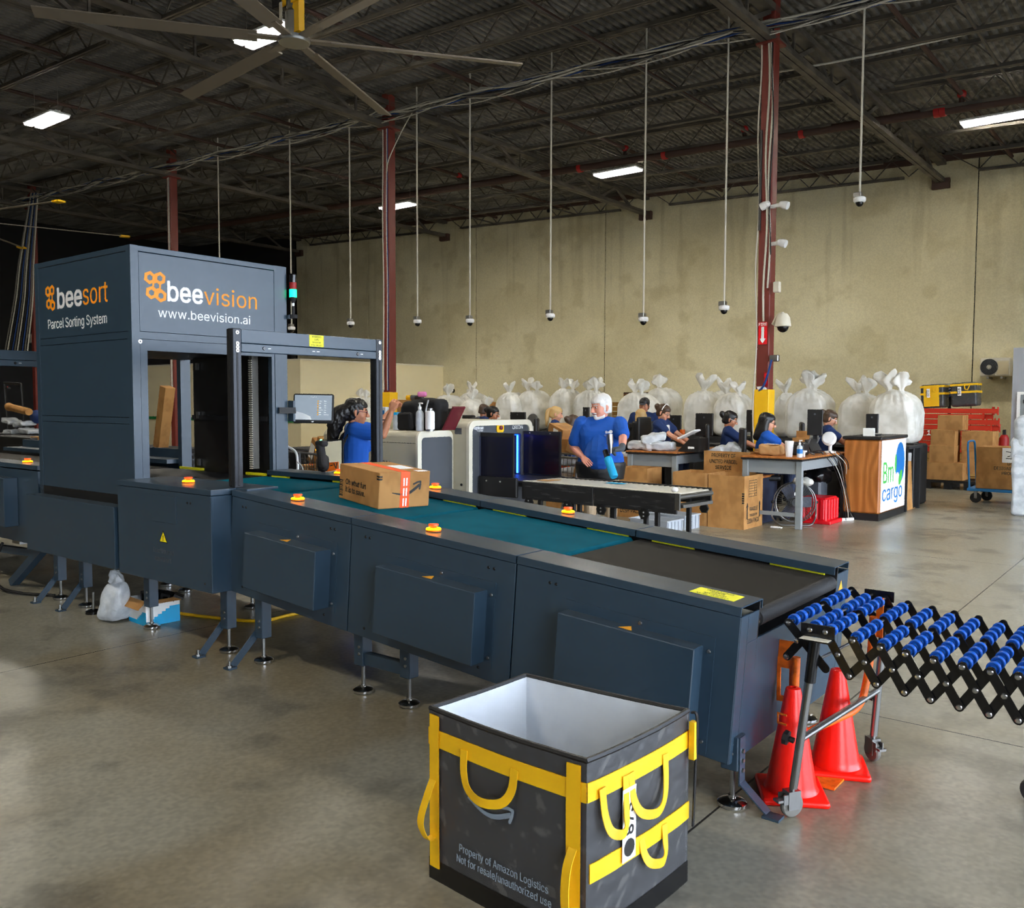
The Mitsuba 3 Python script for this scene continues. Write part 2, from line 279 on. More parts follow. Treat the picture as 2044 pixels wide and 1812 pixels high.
# ---------------------------------------------------------------- steel frame
GX = [2.85, -5.45, -13.75, -22.05, -30.35]
def girder(x, y0, y1, where):
    t = thing('roof_girder', f'dark steel truss girder {where}', 'girder', None)
    zb, zt = zgird(x), zdeck(x) - .17
    for s in (-1, 1):
        part(t, 'bottom_chord', bx(x + s * .055 - .045, x + s * .055 + .045, y0, y1, zb, zb + .1), 'm_steel', False)
    part(t, 'top_chord', bx(x - .1, x + .1, y0, y1, zt - .1, zt), 'm_steel', False)
    k = 0; y = 24.0 - .45
    pitch = 1.8
    for yy in np.arange(13.2 - pitch * 12, 24.1, pitch):
        a, b = yy - pitch / 2, yy + pitch / 2
        if a < y0 or b > y1: continue
        part(t, 'web_member', bar((x, a, zb + .05), (x, yy, zt - .05), .07), 'm_steel', False)
        part(t, 'web_member', bar((x, yy, zt - .05), (x, b, zb + .05), .07), 'm_steel', False)
        part(t, 'web_post', bar((x, a, zb + .05), (x, a, zt - .05), .04), 'm_steel', False)
    if y1 > 23: part(t, 'seat_plate', bx(x - .2, x + .2, 23.86, 24.0, zb - .14, zb + .1), 'm_rust', False)
    return t
for x, w in zip(GX, ('beyond the right edge', 'over the column with the dome camera', 'over the column behind the touch screen', 'over the column behind the tower', 'at the dark far left')):
    girder(x, -9, 23.98, w)
# open-web joists: one bay built once, then copied
def joist(x0, x1):
    L = x1 - x0 - .2; D = .5; zz = lambda s: -.035 * s
    t = thing('roof_joist', 'dark open-web steel joist under the corrugated deck', 'joist', 'open-web roof joists')
    part(t, 'top_chord', cat(bar((0, -.035, -.03), (L, -.035, zz(L) - .03), .05, .06), bar((0, .035, -.03), (L, .035, zz(L) - .03), .05, .06)), 'm_steel', False)
    part(t, 'bottom_chord', cat(bar((.75, -.03, -D + zz(.75)), (L - .75, -.03, -D + zz(L - .75)), .045, .06), bar((.75, .03, -D + zz(.75)), (L - .75, .03, -D + zz(L - .75)), .045, .06)), 'm_steel', False)
    pts, n = [(0.1, 0, -.05)], 0
    for s in np.arange(.75, L - .5, .42):
        pts.append((s, 0, -D + zz(s) + .02 if n % 2 == 0 else zz(s) - .05)); n += 1
    pts.append((L - .1, 0, zz(L) - .05))
    part(t, 'web', cat(*[bar(a, b, .022) for a, b in zip(pts, pts[1:])]), 'm_steel', False)
    return t
JY = [24.0 - 1.8 * k - .15 for k in range(18)]
first = None
for x1, x0 in zip(GX, GX[1:]):
    for y in JY:
        M = MT(x0 + .1, y, zdeck(x0) - .01)
        if first is None:
            first = joist(x0, x1)
            for k in [k for k in scene if k.startswith(first + '__')]: scene[k]['to_world'] = T(M)
            M0 = M
        else: dup(first, M @ np.linalg.inv(M0))
for x0, x1 in zip(GX[1:], GX):                                # bridging rods between joists
    for fr in (.3, .7):
        xx = x0 + fr * 8.3; b = thing('joist_bridging', 'thin steel bridging rod tying the joists together', 'rod', 'joist bridging rods')
        put(b, bar((xx, -8, zdeck(xx) - .5), (xx, 23.9, zdeck(xx) - .5), .035), 'm_steel', False)
led = thing('wall_ledger', 'rust brown ledger angle along the top of the concrete wall', 'ledger'); put(led, bar((-30.8, 23.93, zdeck(-30.8) - .12), (6.3, 23.93, zdeck(6.3) - .12), .12, .14), 'm_rust', False)
# sprinkler main and branches
pipe = thing('sprinkler_main', 'rusty brown sprinkler main pipe with red couplings above the hanging lamps', 'pipe')
def zp(x): return 7.31 - .03 * (x + 8)
part(pipe, 'pipe', cyl((-34, 18.5, zp(-34)), (6.3, 18.5, zp(6.3)), .085, 14), 'm_rust')
for px_ in (1158, 1327, 1600, 1868, 1880): 
    c = V(px_, 300, 18.5); part(pipe, 'coupling', cyl((c[0] - .05, 18.5, zp(c[0])), (c[0] + .05, 18.5, zp(c[0])), .11, 14), 'm_sprinkler', label='red pipe coupling')
for x in (-1.2, -3.9, -8.2, -11.2, -16.5, -19.5):
    b = thing('sprinkler_branch', 'rusty sprinkler branch pipe running front to back under the deck', 'pipe', 'sprinkler branch pipes')
    part(b, 'pipe', cyl((x, -8, zdeck(x) - .3), (x, 23.8, zdeck(x) - .3), .04, 8), 'm_rust'); part(b, 'riser', cyl((x, 18.5, zp(x)), (x, 18.5, zdeck(x) - .28), .05, 8), 'm_rust')
    part(b, 'elbow', ico((x, 18.5, zdeck(x) - .3), .085, 1), 'm_sprinkler', label='red pipe fitting')
# columns
def column(x, y, lab):
    t = thing('steel_column', lab, 'column')
    part(t, 'shaft', cat(bx(x - .1, x + .1, y - .1, y + .1, 0, zdeck(x) - .02, .012)), 'm_column', False)
    part(t, 'base_plate', bx(x - .19, x + .19, y - .19, y + .19, 0, .025), 'm_column', False)
    part(t, 'cap_plate', bx(x - .17, x + .17, y - .17, y + .17, zgird(x) - .03, zgird(x)), 'm_column', False)
    return t
c2 = column(-5.45, 13.2, 'red-brown steel column with cameras, cables and a yellow base wrap')
c1 = column(-13.75, 13.2, 'red-brown steel column rising behind the woman at the touch screen')
c0 = column(-22.05, 13.2, 'red-brown steel column rising behind the scanner tower')
c_1 = column(-30.35, 13.2, 'red-brown steel column at the far left beside hanging grey cables')
part(c2, 'yellow_wrap', bx(-5.57, -5.33, 13.08, 13.32, .03, 1.86, .01), 'm_yellow', False, label='yellow plastic guard round the column base')
part(c1, 'yellow_wrap', bx(-13.87, -13.63, 13.08, 13.32, .03, 1.86, .01), 'm_yellow', False, label='yellow plastic guard round the column base')
for k, (dx, r, m_) in enumerate(((-.112, .012, 'm_cablewhite'), (.02, .016, 'm_cablewhite'), (.075, .014, 'm_cablewhite'), (.095, .01, 'm_seam'))):
    pts = [(-5.45 + dx + .02 * math.sin(3 * z + k), 13.2 - .115 - .006 * k, z) for z in np.linspace(1.0 if k == 0 else 2.4 + .5 * k, 7.25, 24)]
    part(c2, 'cable', tube(pts, r, 6), m_, label='cable run down the column')
for dx, r, m_ in ((-.06, .014, 'm_cablewhite'), (.055, .012, 'm_cablewhite'), (.075, .007, 'm_cableblue')):
    part(c1, 'cable', tube([(-13.75 + dx + .01 * math.sin(2 * z), 13.085, z) for z in np.linspace(1.9, 7.45, 20)], r, 6), m_, label='cable run down the column')
part(c1, 'cable', tube(curve([(-13.69, 13.08, 6.4), (-13.6, 13.07, 6.7), (-13.2, 13.06, 7.2), (-12.9, 13.05, 7.5)]), .012, 6), 'm_cablewhite', label='cable run down the column')
for dx in (-.02, .03): part(c0, 'cable', tube([(-22.05 + dx, 13.085, z) for z in np.linspace(2, 7.7, 8)], .013, 6), 'm_cablewhite', label='cable run down the column')
# signs and boxes on the column
y_ = 13.095; s0 = V(1527, 665, y_); sg = thing('fire_sign', 'red FIRE arrow sign pointing down on the brown column', 'sign')
part(sg, 'plate', bx(-5.52, -5.38, y_ - .005, y_, s0[2] - .17, s0[2] + .17), 'm_redplastic', False)
part(sg, 'arrow', X(prism([(-.022, .1), (.022, .1), (.022, -.08), (.05, -.08), (0, -.155), (-.05, -.08), (-.022, -.08)], .003), frame((-5.45, y_ - .005, s0[2]), (1, 0, 0), (0, 0, 1))), 'm_logowhite', False)
part(sg, 'lettering', cat(text('FIRE', .045, (-5.45, y_ - .005, s0[2] + .115), (1, 0, 0), (0, 0, 1), .003, True, align='c')), 'm_logowhite', False)
sg = thing('notice_sticker', 'small red and orange sticker on the column above its yellow wrap', 'sticker'); s1 = V(1540, 755, y_)
part(sg, 'plate', bx(-5.42, -5.35, y_ - .004, y_, s1[2] - .13, s1[2] + .1), 'm_sprinkler', False); part(sg, 'mark', cat(bx(-5.41, -5.36, y_ - .006, y_, s1[2] + .01, s1[2] + .08), bx(-5.41, -5.36, y_ - .006, y_, s1[2] - .1, s1[2] - .02)), 'm_redplastic', False)
s2 = V(1532, 778, y_); sg = thing('torn_paper', 'torn white paper left on the column just above the yellow wrap', 'paper'); put(sg, X(prism([(-.09, .05), (.03, .06), (.07, .02), (.05, -.06), (-.02, -.03), (-.06, -.04)], .004), frame((-5.44, y_, s2[2]), (1, 0, 0), (0, 0, 1))), 'm_paper', False)
jb = thing('junction_box', 'cream junction box on the right side of the column', 'junction box'); put(jb, cb(V(1551, 573, 13.1), .1, .08, .16, .01), 'm_offwhite', False)
jb = thing('outlet_box', 'grey outlet box with dangling wires on the column below the fire sign', 'outlet box'); put(jb, cb(V(1546, 715, 13.1), .14, .08, .1, .01), 'm_zinc', False)
hs = thing('blue_hose', 'blue hose hanging on the front of the column', 'hose'); put(hs, tube(curve([V(1540, 718, 13.0), V(1533, 745, 13.02), V(1524, 770, 13.06), V(1513, 782, 13.1)]), .016, 6), 'm_cableblue')
db = thing('downrod', 'black rod hanging on the left of the column at the wall camera height', 'rod'); put(db, cyl(V(1520, 260, 13.05), V(1516, 460, 13.05), .02, 8), 'm_black')
# turret cameras on the column
def turret(px, py, dirx, lab):
    c = V(px, py, 13.05); t = thing('turret_camera', lab, 'camera')
    M = frame(c, (0, -dirx, 0), (0, 0, 1)) @ MT(rx=-20)
    part(t, 'bracket', bar((c[0], 13.05, c[2]), (-5.45 + .09 * dirx, 13.11, c[2]), .05), 'm_white', False); part(t, 'base', X(lathe([(0, -.09), (.06, -.09), (.062, -.03), (.05, 0), (0, 0)], 18), M), 'm_white'); part(t, 'ball', X(ico((0, 0, .01), .05), M), 'm_white'); part(t, 'lens', X(lathe([(0, .05), (.03, .05), (.032, .03)], 14), M), 'm_blackgloss')
turret(1530, 408, -1, 'white turret camera on the left side of the column'); turret(1562, 408, 1, 'upper white turret camera on the right side of the column'); turret(1558, 484, 1, 'lower white turret camera on the right side of the column')
c = V(1563, 642, 13.0); t = thing('dome_camera', 'large white dome camera on a curved arm fixed to the column', 'camera')
part(t, 'arm', tube(curve([(c[0] - .2, 13.12, c[2] - .02), (c[0] - .1, 13.05, c[2] + .1), (c[0], 13, c[2] + .12)]), .028, 10), 'm_offwhite')
part(t, 'housing', at(lathe([(0, .13), (.06, .12), (.1, .06), (.115, -.03), (.12, -.07), (.1, -.075), (0, -.075)], 24), *c), 'm_offwhite'); part(t, 'dome', ico((c[0], c[1], c[2] - .075), (.085, .085, .085)), 'm_blackgloss')
# cameras hanging on rods from the cable line
HC = [(435, 320, 437, 530, 'first'), (578, 290, 580.5, 655, 'thin rod right beside the signal light'), (697, 257, 700, 645, 'rod left of the gate post'), (832, 240, 838, 641, 'rod just right of the column behind the woman'), (938, 190, 939, 640, 'rod right over the two-part X-ray machine'), (1101, 145, 1095, 630, 'rod left of the standing man'), (1290, 130, 1283, 637, 'rod right of the standing man'), (1454, 90, 1447, 614, 'rod just left of the camera-laden column'), (1725, 35, 1718, 398, 'short rod right of the camera-laden column')]
for a, b, cc, d, w in HC:
    p = V(a, b, 13.0); z = V(cc, d, 13.0)[2]; x = p[0]; top = zdeck(x) - .1
    t = thing('hanging_camera', f'white dome camera hanging on a {w}' if w != 'first' else 'white dome camera on a rod hanging behind the top of the scanner tower', 'camera')
    part(t, 'rod', cyl((x, 13, z + .05), (x, 13, top), .016, 8), 'm_cablewhite'); part(t, 'mount_box', bx(x - .075, x + .03, 12.95, 13.05, z + .03, z + .1, .006), 'm_zinc', False)
    part(t, 'housing', at(lathe([(0, .035), (.07, .035), (.085, .02), (.085, -.02), (.07, -.04), (0, -.04)], 20), x, 13, z), 'm_white'); part(t, 'dome', ico((x, 13, z - .045), (.052, .052, .055)), 'm_blackgloss')
# cable bundle strung along the column line
cbn = thing('cable_bundle', 'bundle of white, grey and blue cables sagging along the joist above the columns', 'cables')
for k in range(12):
    m_ = ('m_cablewhite', 'm_cablegrey', 'm_cablewhite', 'm_cableblue', 'm_seam', 'm_cablewhite', 'm_cablegrey')[k % 7]; pts = []
    for x in np.arange(-33, 4, .35):
        s = ((x + 33 + .7 * (k % 3)) % 2.75) / 2.75; sag = (.05 + .035 * (k * 7 % 5)) * (4 * s * (1 - s))
        pts.append((x, 12.86 + .035 * (k % 4) + .03 * math.sin(x * 1.7 + k), zdeck(x) - .5 - sag + .025 * (k // 4)))
    part(cbn, 'cable', tube(pts, .011 + .006 * (k % 3 == 0), 5), m_)
yc = thing('stray_cable', 'pale cable strung under the joists behind the camera-laden column', 'cable'); put(yc, tube([(x, 14.9, zdeck(x) - .52 - .03 * math.sin(x)) for x in np.arange(-8, 6, .5)], .018, 6), 'm_cablewhite')
# grey cables hanging at far left
hb = thing('hanging_cables', 'bundle of grey cables hanging down at the far left column', 'cables')
for k in range(10):
    a = V(62 + k * 1.5, 385, 12.9); b = V(38 + 3.3 * k, 520, 12.9); c = V(10 + 5 * k, 700, 12.9)
    part(hb, 'cable', tube(curve([a, b, V((38 + 3.3 * k + 10 + 5 * k) / 2 + 4, 600, 12.9), c]), .022, 5), ('m_cablegrey', 'm_cablewhite', 'm_seam', 'm_cableblue')[k % 4])
# duct boards behind the left gate
wd = thing('white_duct', 'dirty white ducting in the dark behind the hanging grey cables', 'duct'); a, b = V(-60, 620, 16), V(62, 676, 16); a[0] = -37.5
part(wd, 'lower_duct', bx(a[0], b[0], 16, 16.5, b[2] - .15, b[2] + .2), 'm_offwhite', False); part(wd, 'upper_duct', bx(a[0], b[0] - 1.5, 16.6, 17.1, a[2] - .1, a[2] + .3), 'm_offwhite', False)
# lamps
def lamp(x, y, z, lab, vis=True):
    t = thing('ceiling_lamp', lab, 'lamp')
    part(t, 'housing', cat(bx(x - .6, x + .6, y - .2, y + .2, z + .02, z + .06, .01), bx(x - .5, x + .5, y - .05, y + .05, z + .06, z + .11)), 'm_white', False)
    for s in (-1, 1): part(t, 'hanger_wire', cyl((x + .5 * s, y, z + .06), (x + .5 * s, y, zdeck(x) - .05), .006, 5), 'm_wire')
    for s in (-1, 1): lit(t, 'tube_panel', bx(x - .58, x + .58, y + s * .1 - .075, y + s * .1 + .075, z - .015, z + .019), (1, .93, .78), LAMP)
for x, y, w in ((-18.35, 8.3, 'lit twin-panel lamp at upper left over the scanner tower'), (-11.5, 8.5, 'lit twin-panel lamp behind the big ceiling fan'), (-18.4, 18.0, 'lit lamp half hidden by the column behind the woman'), (-11.5, 18.65, 'lit lamp hanging over the row of seated workers'), (-3.55, 19.7, 'lit lamp at the right edge below the sprinkler pipe'),
                (-4.6, 8.4, 'lit lamp above the infeed, just out of view'), (-4.6, -1.6, 'lit lamp behind the photographer to the right'), (-11.5, -1.6, 'lit lamp behind the photographer to the left'), (-25.3, 8.3, 'lit lamp far left beyond the tower, out of view')):
    lamp(x, y, 7.2, w)
# big ceiling fan
fx, fy, fz = -8.25, 6.47, 5.7
t = thing('ceiling_fan', 'huge six-blade ceiling fan hanging on a yellow strut at the top of the view', 'fan')
part(t, 'hub', at(lathe([(0, -.03), (.17, -.03), (.18, -.01), (.18, .02), (.1, .05), (0, .05)], 28), fx, fy, fz), 'm_zinc')
part(t, 'motor', at(lathe([(0, .05), (.09, .05), (.1, .09), (.1, .3), (.07, .34), (.085, .36), (.085, .7), (0, .7)], 24), fx, fy, fz), 'm_zinc')
part(t, 'strut', cat(bx(fx + .05, fx + .16, fy - .06, fy + .02, fz + .06, 7.5), bx(fx - .12, fx + .26, fy - .075, fy - .06, fz + .38, fz + .46)), 'm_yellow', False)
part(t, 'strut', bx(fx - .12, fx - .09, fy + .03, fy + .12, fz + .06, 7.5), 'm_yellow', False)
part(t, 'control_box', bx(fx - .34, fx - .17, fy - .05, fy + .08, fz + .42, fz + .95, .01), 'm_black', False); part(t, 'tag', bx(fx - .1, fx - .05, fy - .125, fy - .12, fz + .15, fz + .4), 'm_offwhite', False)
blade = cat(bx(.17, .5, -.05, .05, -.012, .012), X(prism(unary_union([Point(-.085, 0).buffer(.012), Polygon([(-.09, -.012), (.09, -.006), (.09, .006), (-.09, .012)])]), 2.25), frame((.4, 0, 0), (0, .97, .2), (0, -.2, .97))))
for k in range(6): part(t, 'blade', X(blade, MT(fx, fy, fz + .01, rz=54 + 60 * k)), 'm_blade', False)
# a second fan far left: only two blade tips reach into the frame
t = thing('ceiling_fan', 'second ceiling fan at the far left edge with yellow blade tips', 'fan'); qx, qy, qz = -23.9, 8.3, 6.0
part(t, 'hub', at(lathe([(0, -.03), (.18, -.03), (.18, .05), (.09, .06), (.09, .5), (0, .5)], 24), qx, qy, qz), 'm_zinc'); part(t, 'strut', bx(qx - .05, qx + .05, qy - .05, qy + .05, qz + .4, 8.3), 'm_yellow', False)
for k in range(6):
    part(t, 'blade', X(blade, MT(qx, qy, qz + .01, rz=13 + 60 * k) @ np.diag([1.5, 1, 1, 1])), 'm_blade', False); part(t, 'blade_tip', X(bx(3.97, 4.2, -.09, .09, -.02, .02), MT(qx, qy, qz, rz=13 + 60 * k)), 'm_yellow', False, label='yellow blade tip')
# ================================================================ the parcel sorter
MACH = 'm_machine'
def chev(o, u, v, s, m_=None):                                # warning triangle label
    tri = prism([(-s, -s * .6), (s, -s * .6), (0, s)], .0012); ins = prism([(-s * .8, -s * .48), (s * .8, -s * .48), (0, s * .76)], .0018)
    return X(tri, frame(o, u, v)), X(ins, frame(o, u, v)), X(cat(prism([(-.07 * s, .35 * s), (.07 * s, .35 * s), (.04 * s, -.12 * s), (-.04 * s, -.12 * s)], .0024), at(prism(Point(0, -.28 * s).buffer(.07 * s), .0024), 0, 0, 0)), frame(o, u, v))
def estop(parent, c, n=(0, 0, 1), lab='lit orange and red emergency stop button'):
    M = MT(*c); k = part(parent, 'stop_button', X(lathe([(0, 0), (.04, 0), (.041, .006), (.036, .016), (.0, .016)], 24), M), 'm_orange', label=lab)
    lit(parent + '__' + k.rpartition('__')[2], 'ring', X(lathe([(.0, .008), (.0405, .008), (.0415, .012), (.036, .0185), (.0, .0185)], 24), M), (1, .36, .0), 2.6, 'm_orange', 30)
    lit(parent + '__' + k.rpartition('__')[2], 'cap', X(lathe([(0, .0185), (.018, .0185), (.02, .026), (.028, .031), (.026, .038), (0, .04)], 24), M), (1, .06, .01), .75, 'm_conered', 30)
def foot(parent, x, y, ztop, out=None, name='leg', s=.075):
    L = part(parent, name, bx(x - s / 2, x + s / 2, y - s / 2, y + s / 2, .16, ztop, .004), 'm_machine', False)
    part(L, 'screw', cyl((x, y, .02), (x, y, .18), .011, 10), 'm_zinc'); part(L, 'foot', at(lathe([(0, 0), (.052, 0), (.06, .006), (.06, .018), (.042, .03), (.016, .034), (.016, .045), (0, .045)], 24), x, y, 0), 'm_chrome', label='chrome levelling foot')
    for dz in (.02, .06): part(L, 'bolt', at(lathe([(0, 0), (.009, 0), (.008, .006), (0, .007)], 10), x + .01, y - s / 2, .21 + dz, rx=90), 'm_zinc')
    if out is not None:
        dx, dy = out; part(L, 'floor_strap', cat(bar((x + dx * .2, y + dy * .2 - s / 2 - .004, .3), (x + dx * .2, y + dy * .2 - s / 2 - .004, .17), .05, .006) if dy == 0 else bar((x - s / 2 - .004, y, .34), (x - s / 2 - .004, y, .2), .006, .05),
                                              bar((x - s / 2 - .004, y, .2), (x - s / 2 - .004 + dx, y + dy, .012), .006, .05), bx(x - s / 2 + dx - .03, x - s / 2 + dx + .03, y + dy - .05, y + dy + .01, 0, .012)), 'm_machine', False)
        part(L, 'anchor_bolt', cat(cyl((x - s / 2 + dx, y + dy - .025, .0), (x - s / 2 + dx, y + dy - .025, .05), .008, 8), at(lathe([(0, 0), (.018, 0), (.018, .01), (0, .01)], 6), x - s / 2 + dx, y + dy - .025, .012)), 'm_zinc')
    return L
# -------- inclined infeed: three belt sections
A0 = np.array([-4.853, 0, 1.093]); ang = math.atan(.0734)
INC = MT(*A0) @ trimesh.transformations.rotation_matrix(ang, [0, 1, 0])     # local x down the belt, z off the belt, y as in the room
YN, YF = 3.28, 4.595
def I(m): return X(m, INC)
SEC = [(0, 1.13), (1.13, 2.30), (2.30, 3.437)]
labs = ['upper inclined belt section with a teal belt carrying the taped carton', 'middle inclined belt section with a teal belt between two seams', 'lowest inclined belt section with a black belt and end roller']
secs = []
for k, ((a, b), lb) in enumerate(zip(SEC, labs)):
    t = thing('belt_conveyor', lb, 'conveyor'); secs.append(t); e = .004
    part(t, 'side_panel', I(bx(a + e, b - e, YN, YN + .02, -.652, -.04, .002)), MACH, False); part(t, 'side_panel', I(bx(a + e, b - e, YF - .02, YF, -.652, -.04, .002)), MACH, False)
    part(t, 'rail_cover', I(cat(bx(a + e, b - e, YN - .003, YN + .212, -.006, 0, .002), bx(a + e, b - e, YN - .003, YN + .003, -.037, -.002), bx(a + e, b - e, YN + .206, YN + .212, -.04, -.002))), MACH, False)
    part(t, 'rail_cover', I(cat(bx(a + e, b - e, YF - .212, YF + .003, -.006, 0, .002), bx(a + e, b - e, YF - .212, YF - .206, -.04, -.002), bx(a + e, b - e, YF - .003, YF + .003, -.037, -.002))), MACH, False)
    part(t, 'inner_skirt', I(cat(bx(a, b, YN + .17, YN + .18, -.3, -.006), bx(a, b, YF - .18, YF - .17, -.3, -.006))), 'm_black', False)
    part(t, 'belt', I(bx(a + .012, b - .012, YN + .185, YF - .185, -.11, -.05, .02)), 'm_belt' if k == 2 else 'm_teal', 40)
    part(t, 'bed', I(bx(a + .01, b - .01, YN + .03, YF - .03, -.64, -.16)), 'm_black', False)
    for u0, u1 in ((a + .1, a + .36), (b - .34, b - .06)):
        part(t, 'yellow_strip', I(bx(u0, u1, YF - .2, YF - .168, -.054, -.036)), 'm_lemon', False, label='bright yellow edge strip')
    g0, g1, w0, w1, yb = ((.3, .97, -.55, -.21, .115), (.31 + 1.13, 1.005 + 1.13, -.565, -.2, .1), (2.3 + .31, 2.3 + .985, -.62, -.19, .085))[k]
    gp = part(t, 'motor_guard', I(bx(g0, g1, YN - yb, YN, w0, w1, .004)), MACH, False)
    part(t + '__' + gp.rpartition('__')[2], 'flange', I(cat(bx(g0 - .015, g1 + .05, YN - .004, YN, w0 - .02, w1 + .045))), MACH, False)
    for uu, ww in ((g1 + .026, w1 - .02), (g1 + .026, w0 + .03), ((g0 + g1) / 2 + .04, w1 + .024)): part(t + '__' + gp.rpartition('__')[2], 'screw', I(at(lathe([(0, 0), (.009, 0), (.007, .006), (0, .007)], 10), uu, YN - .004, ww, rx=90)), 'm_zinc')
    tr = chev(((g0 + g1) / 2, YN - yb / 2, w1 + .0005), (1, 0, 0), (0, 1, 0), .034)
    wl_ = part(t + '__' + gp.rpartition('__')[2], 'warning_label', I(cat(tr[0])), 'm_amber', False); 
    for uu in (a + .12, a + .155, b - .17, b - .135) if k < 2 else (a + .2, a + .235): part(t, 'rivet', I(at(lathe([(0, 0), (.008, 0), (.006, .004), (0, .004)], 10), uu, YN, -.09, rx=90)), 'm_black')
    for uu in (a + .14, b - .2): part(t, 'rivet', I(at(lathe([(0, 0), (.008, 0), (.006, .004), (0, .004)], 10), uu, YN, -.6, rx=90)), 'm_black')
    if k < 2:
        for vv, uu in ((YN + .1, a + .53), (YF - .1, a + .62)):
            p = INC @ np.array([uu, vv, .0, 1]); estop(t, p[:3])
t = secs[2]
part(t, 'end_roller', I(cat(cyl((3.41, YN + .2, -.086), (3.41, YF - .2, -.086), .036, 20))), 'm_rubber'); part(t, 'roller_shaft', I(cat(cyl((3.41, YN + .175, -.086), (3.41, YN + .2, -.086), .03, 16), cyl((3.41, YF - .2, -.086), (3.41, YF - .175, -.086), .03, 16))), 'm_chrome', label='bright roller bearing')
part(t, 'bearing_plate', I(cat(bx(3.36, 3.43, YN + .168, YN + .176, -.16, -.05), bx(3.36, 3.43, YF - .176, YF - .168, -.16, -.05))), 'm_offwhite', False)
part(t, 'end_panel', I(cat(bx(3.425, 3.437, YN + .075, YF - .075, -.652, -.16, .002))), MACH, False); part(t, 'end_corner', I(bx(3.425, 3.437, YN + .002, YN + .07, -.652, -.04, .002)), MACH, False); part(t, 'end_corner', I(bx(3.425, 3.437, YF - .07, YF - .002, -.652, -.04, .002)), MACH, False)
part(t, 'end_corner', I(cat(bx(3.43, 3.437, YN + .07, YN + .17, -.16, -.04), bx(3.43, 3.437, YF - .17, YF - .07, -.16, -.04))), MACH, False)
tr = chev((3.4375, YF - .11, -.11), (0, 1, 0), (0, 0, 1), .03); part(t, 'warning_label', I(tr[0]), 'm_amber', False)
st = part(t, 'caution_label', I(bx(3.17, 3.37, YN + .06, YN + .17, 0, .0012)), 'm_lemon', False)
for k, (s, h) in enumerate((('WARNING', .018), ('35KG', .018), ('MAXIMUM', .014), ('RATED CAPACITY', .012))):
    part(t + '__' + st.rpartition('__')[2], 'lettering', I(text(s, h, (3.27, YN + .142 - k * .025, .0012), (1, 0, 0), (0, 1, 0), .0006, align='c')), 'm_print', False)
# legs of the inclined run
L0 = secs[0]; foot(L0, -5.04, 3.365, .5, (.0, -.18)); foot(L0, -4.665, 3.365, .5, (.0, -.2)); foot(L0, -4.84, 4.5, .5)
L1 = secs[1]; foot(L1, -3.735, 3.365, .42); foot(L1, -3.367, 3.365, .42); foot(L1, -3.6, 4.5, .4)
part(L1, 'cross_rail', cat(bx(-3.70, -3.40, 3.34, 3.39, .33, .41), bx(-3.70, -3.40, 3.34, 3.39, .17, .235)), MACH, False)
L2 = secs[2]; lg = foot(L2, -1.485, 3.345, .3); foot(L2, -1.6, 4.5, .25)
part(lg, 'floor_strap', cat(bx(-1.447, -1.441, 3.315, 3.365, .1, .3), bar((-1.444, 3.34, .11), (-1.33, 3.34, .015), .05, .006), bx(-1.345, -1.275, 3.31, 3.37, .0, .01)), MACH, False)
for z in (.16, .2, .24): part(lg, 'bolt', at(lathe([(0, 0), (.01, 0), (.008, .007), (0, .007)], 10), -1.441, 3.34, z, ry=90), 'm_zinc')
# -------- level section with the near cabinet
t = thing('infeed_section', 'level infeed section with yellow exclamation warning on its near cabinet', 'conveyor section'); x0, x1 = -6.02, -4.872
part(t, 'cabinet', bx(x0, x1, 3.14, 3.5, .445, 1.06, .004), MACH, False); part(t, 'lid', cat(bx(x0 - .003, x1 + .003, 3.137, 3.56, 1.063, 1.10, .003), bx(x1 - .1, x1 + .12, 3.32, 3.56, 1.085, 1.1, .002)), MACH, False)
part(t, 'access_plate', bx(-5.62, -5.265, 3.135, 3.14, .85, 1.03, .001), MACH, False)
tr = chev((-5.43, 3.1395, .745), (1, 0, 0), (0, 0, 1), .052)
tr0 = part(t, 'warning_sign', tr[0], 'm_print', False, label='yellow exclamation triangle'); part(t + '__' + tr0.rpartition('__')[2], 'field', tr[1], 'm_warn', False); part(t + '__' + tr0.rpartition('__')[2], 'mark', tr[2], 'm_print', False)
part(t, 'lettering', cat(text('Do not lean or put', .035, (-5.555, 3.1395, .64), (1, 0, 0), (0, 0, 1), .001, width=.25), text('hands or feet over it', .035, (-5.54, 3.1395, .585), (1, 0, 0), (0, 0, 1), .001, width=.2)), 'm_panelgrey', False)
for xx, zz in ((-5.1, 1.0), (-5.135, 1.0), (-4.95, .5)): part(t, 'rivet', at(lathe([(0, 0), (.008, 0), (.006, .004), (0, .004)], 10), xx, 3.14, zz, rx=90), 'm_black')
part(t, 'far_rail', cat(bx(x0 + .02, x1 + .02, 4.383, 4.597, 1.058, 1.096, .003), bx(x0, x1, 4.577, 4.597, .45, 1.06)), MACH, False)
part(t, 'belt', bx(x0 - .02, x1 - .005, 3.56, 4.41, .98, 1.044, .02), 'm_teal', 40); part(t, 'bed', bx(x0, x1, 3.5, 4.55, .5, .96), 'm_black', False)
for a, b in ((-5.95, -5.75), (-5.2, -4.95)): part(t, 'yellow_strip', bx(a, b, 4.39, 4.42, 1.042, 1.06), 'm_lemon', False, label='bright yellow edge strip')
estop(t, (-5.43, 3.33, 1.10)); estop(t, (-5.25, 4.5, 1.096)); foot(t, -6.03 + .02, 3.37, .5); foot(t, -5.98, 4.21, .5)
